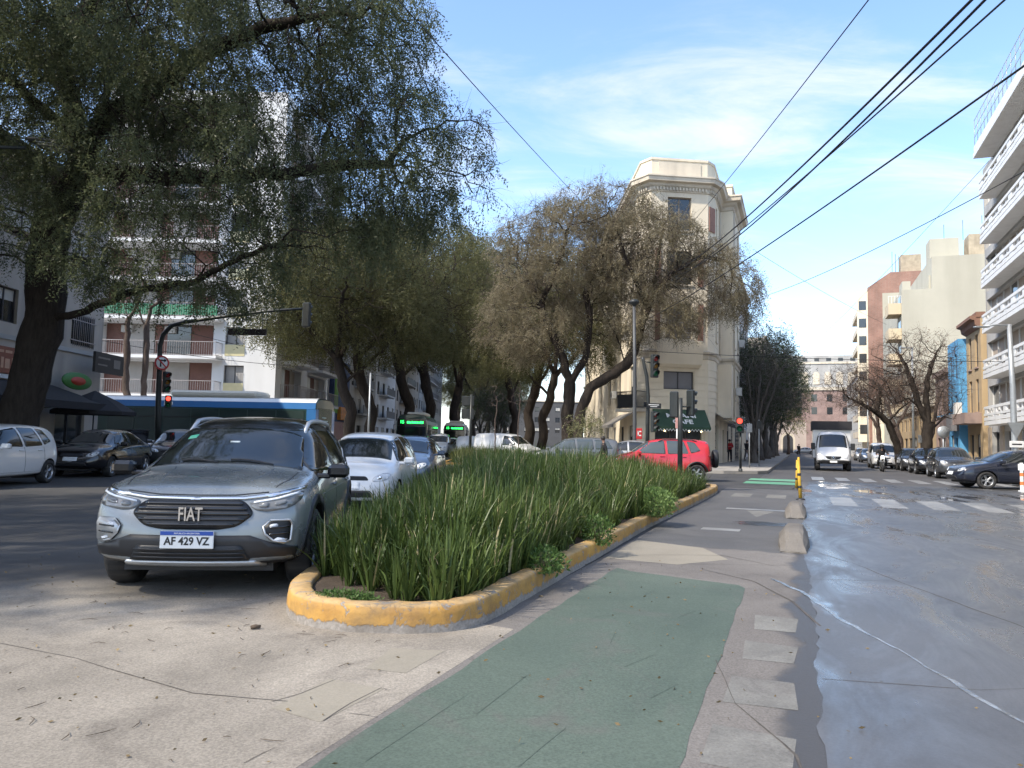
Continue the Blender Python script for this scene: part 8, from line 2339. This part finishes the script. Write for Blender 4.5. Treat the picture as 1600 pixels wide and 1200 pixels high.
for (x, Y, z, lab) in ((1466, 43, 2.3, 'round grey sign back on a post left of the big bare tree'), (1435, 50, 2.0, 'rectangular grey sign back on a post among the parked cars')):
    p = gp_at(x, Y); t_ = thing('sign_post', lab, 'sign', (p[0] + .3, Y, .1)); pole(t_, [(0, 0, 0), (0, 0, z + .3)], .035, M_STEEL)
    mb = MB()
    if x > 1450: mb.lathe([(0, .01), (.34, .01), (.34, -.01), (0, -.01)], 24, Matrix.Translation((0, -.05, z)) @ Matrix.Rotation(R(90), 4, 'X'))
    else: mb.bbox((0, -.05, z), (.65, .02, .5), .02)
    mb.build('plate', M_STEEL, t_)
for (x, Y, hh, lab) in ((1428, 58, 9.0, 'thin tall utility pole between the bare trees on the right'), (1357, 90, 8.0, 'pale distant lamp pole right of the truck')):
    p = gp_at(x, Y); t_ = thing('utility_pole', lab, 'pole', (p[0], Y, .1)); pole(t_, [(0, 0, 0), (0, 0, hh)], [.10, .06], M_STEEL); mb = MB(); mb.bbox((-.4, 0, hh), (1.0, .1, .08), .02); mb.build('crossarm', M_STEEL, t_)
for (x, Y, hh, lab) in ((578, 46, 5.2, 'thin pale pole beside the leaning trees on the left'), (511, 44, 4.6, 'dark pole at the end of the blue bus')):
    p = gp_at(x, Y); t_ = thing('utility_pole', lab, 'pole', (p[0], Y, .05)); pole(t_, [(0, 0, 0), (0, 0, hh)], [.07, .05], M_STEEL if x > 550 else M_DARKSTEEL); mb = MB(); mb.lathe([(.1, 0), (.1, .3), (.07, .34)], 10); mb.build('base', M_STEEL, t_)

# concrete lane separators
M_SEP = ground_mat('separator_concrete', (.12, .108, .095), (.21, .19, .165), .9, .2)
for (s0, ln, lab) in ((10.6, 1.9, 'nearer worn concrete lane separator block beside the wet street'), (15.6, 1.9, 'farther worn concrete lane separator block by the yellow posts')):
    o = bpy.data.objects.new('lane_separator', None)
    mb = MB(); rr = random.Random(int(s0))
    secs = []
    for k in range(9):
        u = k / 8; hgt = .23 * min(1, .10 + u * 3.2) * min(1, (1 - u) * 5 + .35)
        wd = .20 * (.8 + .2 * min(1, u * 3))
        secs.append([(u * ln, -wd, 0), (u * ln, -wd * .95, hgt * .45), (u * ln, -wd * .62, hgt * .93), (u * ln, -wd * .35, hgt), (u * ln, wd * .35, hgt), (u * ln, wd * .6, hgt * .9), (u * ln, wd * .98, hgt * .4), (u * ln, wd, 0)])
    vs = [(x + rr.uniform(-.012, .012), y + rr.uniform(-.012, .012), z + (rr.uniform(-.01, .01) if z > 0 else 0)) for s_ in secs for (x, y, z) in s_]
    fs = [(i * 8 + k, i * 8 + k + 1, (i + 1) * 8 + k + 1, (i + 1) * 8 + k) for i in range(8) for k in range(7)] + [tuple(range(8)), tuple(reversed(range(64, 72)))]
    mb.add(vs, fs, False); so = mb.build('lane_separator', M_SEP)
    p = S(s0, -.08); so.location = (p.x, p.y, .004); so.rotation_euler = (0, 0, STREET_ANG)
    tag(so, lab, 'concrete block', 'concrete lane separators')
M_YPOST = pm('yellow_post_paint', (.55, .33, .03), .6, .15, 6, dirt=(.2, .14, .06), dirt_amt=.5)
for (s0, t0, hh, tilt, lab) in ((21.4, .02, 1.0, -3, 'nearest yellow and black flexible post at the end of the separator'), (26.8, -.1, .95, 2, 'middle yellow and black post at the crossing'), (30.5, -.05, 1.0, 1, 'farthest yellow and black post before the far crosswalk')):
    p = S(s0, t0); t_ = thing('delineator_post', lab, 'post', (p.x, p.y, 0), 0, 'yellow delineator posts'); t_.rotation_euler = (R(tilt), R(tilt * .7), 0)
    pole(t_, [(0, 0, 0), (0, 0, hh)], [.044, .038], M_YPOST)
    for z in (.3, .62):
        mb = MB(); mb.lathe([(.042, 0), (.046, .01), (.046, .06), (.042, .07)], 12, Matrix.Translation((0, 0, z))); mb.build('band', M_BLACK, t_)
    mb = MB(); mb.lathe([(.12, 0), (.11, .03), (.06, .05)], 12); mb.build('base', M_BLACK, t_)
# striped barrier leg at the right edge
p = gp(1597, 769); t_ = thing('road_barrier', 'white and orange barrier leg at the extreme right edge', 'barrier', (p.x, p.y, 0), R(-20))
mb = MB(); mb.bbox((0, 0, .5), (.10, .05, 1.0), .01); mb.bbox((0, -.12, .03), (.2, .4, .06), .01); mb.build('leg', M_WHITE, t_)
mb = MB(); mb.bbox((.7, 0, .85), (1.6, .04, .22), .01); mb.build('rail', M_WHITE, t_)
for z in (.3, .6): mb = MB(); mb.box((0, 0, z), (.104, .054, .12)); mb.build('stripe', pm('orange_stripe', (.6, .2, .06), .6), t_)
# parasol and planter box on the left pavement
pu = thing('parasol', 'black canvas parasol on the left pavement behind the black saloon', 'parasol', (-15.75, 29.0, .13))
pole(pu, [(0, 0, 0), (0, 0, 2.75)], .025, M_DARKSTEEL)
mb = MB(); n = 8; vs = [(0, 0, 2.78)]
for (r_, z) in ((.75, 2.42), (1.45, 2.0), (1.45, 1.86)):
    for k in range(n): a = 2 * math.pi * (k + .5) / n; vs.append((math.cos(a) * r_, math.sin(a) * r_, z))
fs = [(0, 1 + k, 1 + (k + 1) % n) for k in range(n)] + [(1 + k, 1 + (k + 1) % n, 9 + (k + 1) % n, 9 + k) for k in range(n)] + [(9 + k, 9 + (k + 1) % n, 17 + (k + 1) % n, 17 + k) for k in range(n)]
mb.add(vs, fs); mb.build('canopy', M_BLACKC, pu)
for k in range(n):
    a = 2 * math.pi * (k + .5) / n; mb = MB(); mb.tube([(0, 0, 2.2), (math.cos(a) * .85, math.sin(a) * .85, 2.34)], .01, 4); mb.build('rib', M_DARKSTEEL, pu)
pb = thing('planter_box', 'black box planter at the pavement edge beside the parasol', 'planter', (-14.35, 29.3, .13))
mb = MB(); mb.bbox((0, 0, .65), (.5, 1.4, 1.3), .02); mb.build('box', M_GLOSSB, pb); mb = MB(); mb.bbox((0, 0, 1.32), (.56, 1.46, .05), .01); mb.build('rim', M_BLACK, pb)

# far planting strip beyond the cross street
g = random.Random(44); cl = []
for _ in range(420): cl.append((g.uniform(-3.2, .8), g.uniform(41, 58), .1, g.uniform(.8, 1.05)))
o = strap_blades('far_strap_plants', cl, 12, leaf_mat('olive_strap_leaf', (.05, .07, .02), (.14, .15, .05), .22, .5, .6), 11, 1.0, 3, .014)
o['kind'] = 'stuff'; o['label'] = 'yellowish strap leaved plants on the median beyond the cross street'; o['category'] = 'plants'
fb_ = thing('far_planting_bed', 'kerbed median strip of yellowish plants beyond the cross street', 'planting bed'); mb = MB(); mb.bx(-3.5, 1.1, 40.5, 59, 0, .12); mb.build('soil', M_SOIL, fb_)
mb = MB()
for (x0, x1, y0, y1) in ((-3.65, -3.5, 40.4, 59.1), (1.1, 1.25, 40.4, 59.1), (-3.5, 1.1, 40.3, 40.5)): mb.bx(x0, x1, y0, y1, 0, .17)
mb.build('kerb', M_YKERB, fb_)['kind'] = 'stuff'

# overhead cables: two anchor points in the air and a slight sag
M_CABLE = pm('black_cable', (.012, .012, .013), .6, .1, 3)
def cable(label, a, b, r=.012, sag=.25, n=28):
    a = Vector(a); b = Vector(b)
    pts = [a.lerp(b, k / n) - Vector((0, 0, sag * 4 * (k / n) * (1 - k / n))) for k in range(n + 1)]
    mb = MB(); mb.tube(pts, r, 6); o = mb.build('overhead_cable', M_CABLE)
    tag(o, label, 'cable', 'overhead cables'); return o
cable('single cable slanting down to the right beside the big tree', at(560, -70, 13), at(905, 310, 47), .013, .1)
cable('single upper cable running down to the corner building', at(1420, -82, 11), at(1058, 375, 49), .012, .15)
cable('upper strand of the thick cable bundle at the top right', at(1590, -72, 8), at(1040, 432, 48), .022, .5)
cable('lower strand of the thick cable bundle at the top right', at(1612, -74, 8), at(1040, 436, 48.3), .020, .75)
cable('cable just below the thick bundle', at(1690, -108, 9), at(1035, 452, 48), .018, .3)
cable('thick cable crossing the right edge above the balconies', at(1760, -12, 9.5), at(1000, 505, 46), .020, .3)
cable('thinner cable passing in front of the white balconies', at(1760, 180, 14), at(1170, 470, 50), .012, .4)
cable('faint cable falling right in the distant sky', at(1180, 392, 60), at(1385, 507, 95), .016, .3)
cable('faint cable rising right towards the balcony roof', at(1560, 235, 52), at(1255, 552, 120), .016, .5)
cable('level cable across the street before the far trees', at(985, 547, 47), at(1640, 565, 42), .016, .2)
cable('second level cable lower across the corner building', at(900, 520, 46), at(1200, 640, 70), .014, .3)
cable('thin cable before the left balconies, upper one', at(60, 455, 33), at(620, 592, 60), .014, .3)
cable('thin cable before the left balconies, lower one', at(160, 532, 38), at(520, 575, 44), .014, .25)

# ------------------------------------------------------------------ people
def skin_mesh(name, verts, edges, rads, mat, parent, root=0, lvl=1, extra=None):
    me = bpy.data.meshes.new('sk'); me.from_pydata([tuple(v) for v in verts], edges, [])
    o = bpy.data.objects.new('sk', me); COL.objects.link(o)
    o.modifiers.new('s', 'SKIN'); sb = o.modifiers.new('u', 'SUBSURF'); sb.levels = lvl
    sv = me.skin_vertices[0].data
    for i, r_ in enumerate(rads): sv[i].radius = r_ if isinstance(r_, tuple) else (r_, r_); sv[i].use_root = (i == root)
    m2 = eval_mesh(o); bpy.data.objects.remove(o)
    if extra is not None:
        bm = bmesh.new(); bm.from_mesh(m2); em = extra.mesh('e'); bm.from_mesh(em); bm.to_mesh(m2); bm.free()
    m2.name = name; m2.materials.clear(); m2.materials.append(mat)
    m2.polygons.foreach_set('use_smooth', [True] * len(m2.polygons)); m2.polygons.foreach_set('material_index', [0] * len(m2.polygons))
    return link(bpy.data.objects.new(name, m2), parent)

def person(label, loc, heading, jacket, trousers, h=1.72, stride=.12, arms='down', seated=False, helmet=None, name='person'):
    """local frame: faces +X"""
    root = thing(name, label, 'person', loc, R(heading)); k = h / 1.72
    V = lambda *p: Vector(p) * k
    hip, chest, neck, head = V(0, 0, .92), V(.01, 0, 1.28), V(.0, 0, 1.46), V(.03, 0, 1.61)
    if seated: hip = V(-.1, 0, .80); chest = V(.04, 0, 1.16); neck = V(.10, 0, 1.34); head = V(.15, 0, 1.48)
    L = {}
    for sg in (1, -1):
        if seated:
            L[sg] = dict(h=hip + V(.02, sg * .1, -.02), kn=V(.28, sg * .22, .66), an=V(.02, sg * .22, .26), toe=V(.18, sg * .24, .20))
        else:
            f = stride * sg; L[sg] = dict(h=hip + V(0, sg * .09, -.04), kn=V(.03 + f * .6, sg * .10, .48), an=V(f - .02, sg * .10, .08), toe=V(f + .15, sg * .12, .03))
        sh = chest + V(-.02, sg * .19, .13)
        if seated: el, ha = chest + V(.2, sg * .32, -.10), V(.52, sg * .30, 1.02)
        elif arms == 'front': el, ha = chest + V(.02, sg * .25, -.14), chest + V(.24, sg * .08, -.10)
        else: el, ha = chest + V(-.03 - stride * .5 * sg, sg * .24, -.16), chest + V(.06 - stride * sg, sg * .26, -.42)
        L[sg].update(sh=sh, el=el, ha=ha)
    vs = [hip, hip.lerp(chest, .5), chest, neck, head, head + V(.02, 0, .11)]; es = [(0, 1), (1, 2), (2, 3), (3, 4), (4, 5)]; rs = [(.13 * k, .10 * k), (.12 * k, .09 * k), (.15 * k, .10 * k), .05 * k, .085 * k, .06 * k]
    for sg in (1, -1):
        q = L[sg]; b = len(vs); vs += [q['h'], q['kn'], q['an'], q['toe']]; es += [(0, b), (b, b + 1), (b + 1, b + 2), (b + 2, b + 3)]; rs += [.08 * k, .055 * k, .038 * k, .03 * k]
        b = len(vs); vs += [q['sh'], q['el'], q['ha']]; es += [(2, b), (b, b + 1), (b + 1, b + 2)]; rs += [.06 * k, .042 * k, .028 * k]
    ex = MB()
    for sg in (1, -1):
        ha, el = L[sg]['ha'], L[sg]['el']; d = (ha - el).normalized(); sd_ = d.orthogonal().normalized(); u_ = d.cross(sd_)
        palm = ha + d * .05 * k
        ex.bbox(palm, (.09 * k, .075 * k, .03 * k), .01, math.atan2(d.y, d.x), -math.asin(max(-1, min(1, d.z))))
        for j, (o_, ln) in enumerate(((-.03, .06), (-.01, .075), (.01, .072), (.03, .055))):
            y_ = Vector((-d.y, d.x, 0)); y_ = y_.normalized() if y_.length > .05 else sd_
            p0 = palm + d * .035 * k + y_ * o_ * k; ex.tube([p0, p0 + d * ln * .55 * k, p0 + d * ln * k + Vector((.012, 0, 0)) * k], [.010 * k, .009 * k, .007 * k], 5)
        ex.tube([palm - d * .01 * k + y_ * .04 * k, palm + d * .03 * k + y_ * .065 * k, palm + d * .055 * k + y_ * .07 * k], [.011 * k, .010 * k, .008 * k], 5)
    hc = head + V(.02, 0, .02)
    if not helmet:
        ex.bbox(hc + V(.095, 0, -.01), (.03 * k, .026 * k, .04 * k), .008)
        for sg in (1, -1): ex.bbox(hc + V(0, sg * .085, -.0), (.035 * k, .018 * k, .055 * k), .006)
    skin_mesh('body', vs, es, rs, M_SKIN, root, 0, 1, ex)
    if not helmet:
        for sg in (1, -1):
            mb = MB(); mb.lathe([(0, .008), (.011, .004), (.013, 0)], 8, Matrix.Translation(hc + V(.082, sg * .032, .015)) @ Matrix.Rotation(math.pi / 2, 4, 'Y')); mb.build('eye', M_INK, root)
        mb = MB(); mb.box(hc + V(.082, 0, -.055), (.01 * k, .045 * k, .008 * k)); mb.build('mouth', M_SIGNRED, root)
        mb = MB(); mb.lathe([(.0, .115), (.05, .108), (.085, .075), (.098, .03), (.098, -.02), (.085, -.05)], 14, Matrix.Translation(hc + V(-.015, 0, .015))); mb.build('hair', M_HAIR, root)
    else:
        mb = MB(); mb.lathe([(0, .15), (.07, .14), (.12, .09), (.14, .02), (.135, -.06), (.11, -.12), (.08, -.13)], 18, Matrix.Translation(hc)); hm = mb.build('helmet', helmet, root)
        mb = MB(); mb.bbox(hc + V(.105, 0, .01), (.08, .2, .09), .03); mb.build('visor', M_GLASS, hm)
    # clothes
    jv = [hip + V(0, 0, -.06), hip.lerp(chest, .45), chest, chest + V(0, 0, .14)]; je = [(0, 1), (1, 2), (2, 3)]; jr = [(.17 * k, .135 * k), (.165 * k, .13 * k), (.19 * k, .135 * k), (.10 * k, .08 * k)]
    for sg in (1, -1):
        q = L[sg]; b = len(jv); jv += [q['sh'], q['el'], q['el'].lerp(q['ha'], .9)]; je += [(2, b), (b, b + 1), (b + 1, b + 2)]; jr += [.085 * k, .065 * k, .052 * k]
    skin_mesh('jacket', jv, je, jr, jacket, root, 0, 1)
    tv = [hip + V(0, 0, .02)]; te = []; tr_ = [(.15 * k, .12 * k)]
    for sg in (1, -1):
        q = L[sg]; b = len(tv); tv += [q['h'], q['kn'], q['an'] + V(0, 0, .03)]; te += [(0, b), (b, b + 1), (b + 1, b + 2)]; tr_ += [.105 * k, .075 * k, .06 * k]
    skin_mesh('trousers', tv, te, tr_, trousers, root, 0, 1)
    for sg in (1, -1):
        q = L[sg]; mb = MB(); c = (q['an'] + q['toe']) / 2; mb.bbox(c + V(.01, 0, .005), (.27 * k, .095 * k, .085 * k), .025, math.atan2(q['toe'].y - q['an'].y, q['toe'].x - q['an'].x)); mb.build('shoe', M_BLACK, root)
    return root
C_RED = pm('red_jacket', (.36, .015, .02), .8, .15, 8); C_DARK = pm('black_cloth', (.014, .014, .017), .85, .2, 8); C_NAVY = pm('dark_jeans', (.03, .035, .05), .85, .2, 8); C_GREY = pm('grey_cloth', (.12, .12, .12), .85, .2, 8)
p = gp(1140, 721.5, .13); person('person in a red jacket standing on the corner pavement beside the cream building', (p.x, p.y, .13), -100, C_RED, C_DARK, 1.72, .05, 'front')
p = gp_at(1168, 66); person('person in black on the pavement right of the one in red', (p[0], 66, .13), -60, C_DARK, C_GREY, 1.74, .18)
p = gp_at(1180, 64); person('person in dark clothes by the dark doorway', (p[0], 64, .13), 60, C_DARK, C_DARK, 1.70, .15)
p = gp_at(945, 33.0); person('person in black walking between the grey estate and the red car', (p[0], 33.0, 0), 175, C_DARK, C_DARK, 1.62, .2)
p = gp_at(1249, 120); person('distant dark figure on the left pavement near the street end', (p[0], 120, .13), -90, C_DARK, C_DARK, 1.75, .2)

# ---- motorcyclist
mp_ = S(52.5, 4.75)
mo = thing('motorcycle', 'black motorcycle ridden up the right street beside the white minivan', 'motorcycle', (mp_.x, mp_.y, .004), R(SH))
for x in (.66, -.66):
    wo = bpy.data.objects.new('wheel', None); link(wo, mo); wo.location = (x, 0, .31); wo.rotation_euler = (math.pi / 2, 0, 0)
    mb = MB(); mb.lathe([(.22, -.05), (.29, -.055), (.31, -.02), (.31, .02), (.29, .055), (.22, .05), (.22, -.05)], 24); mb.build('tyre', M_RUBBER, wo)
    mb = MB(); mb.lathe([(.19, -.04), (.225, -.04), (.225, .04), (.19, .04), (.19, -.04)], 24)
    for k in range(6): a = k * 1.047; mb.tube([(0, 0, 0), (math.cos(a) * .2, math.sin(a) * .2, 0)], .015, 5)
    mb.build('rim', M_ALLOY, wo)
mb = MB(); mb.tube([(.1, 0, .72), (.3, 0, .86), (.42, 0, .80), (.45, 0, .7)], [.10, .16, .13, .08], 10); mb.build('fuel_tank', P_BLACK, mo)
mb = MB(); mb.bbox((-.28, 0, .77), (.72, .26, .12), .05, 0, R(6)); mb.build('seat', M_BLACK, mo)
mb = MB(); mb.bbox((.08, 0, .45), (.42, .30, .34), .06); mb.tube([(.45, 0, .72), (.2, 0, .35), (-.4, 0, .35), (-.66, 0, .31)], .03, 6); mb.build('engine', M_DARKSTEEL, mo)
for sg in (1, -1):
    mb = MB(); mb.tube([(.66, sg * .09, .31), (.5, sg * .09, .72), (.42, sg * .09, .98)], .025, 6); mb.build('fork', M_ALLOY, mo)
    mb = MB(); mb.tube([(.4, 0, 1.0), (.42, sg * .2, 1.05), (.34, sg * .36, 1.02)], .016, 6); mb.tube([(.42, sg * .26, 1.05), (.46, sg * .34, 1.2)], .008, 4); mb.bbox((.46, sg * .36, 1.24), (.03, .12, .08), .01); mb.build('handlebar', M_BLACK, mo)
mb = MB(); mb.lathe([(0, .06), (.07, .05), (.09, 0), (.08, -.1), (0, -.12)], 16, Matrix.Translation((.58, 0, .88)) @ Matrix.Rotation(math.pi / 2, 4, 'Y')); mb.build('headlight', M_ON, mo)
mb = MB(); mb.lathe([(.30, -.06), (.345, -.05), (.35, .05), (.30, .06)], 14, Matrix.Translation((.66, 0, .31)) @ Matrix.Rotation(math.pi / 2, 4, 'X')); mb.build('mudguard', M_BLACK, mo)
person('helmeted rider in black on the motorcycle', (mp_.x, mp_.y, .03), SH, C_DARK, C_DARK, 1.72, 0, 'down', True, M_GLOSSB)
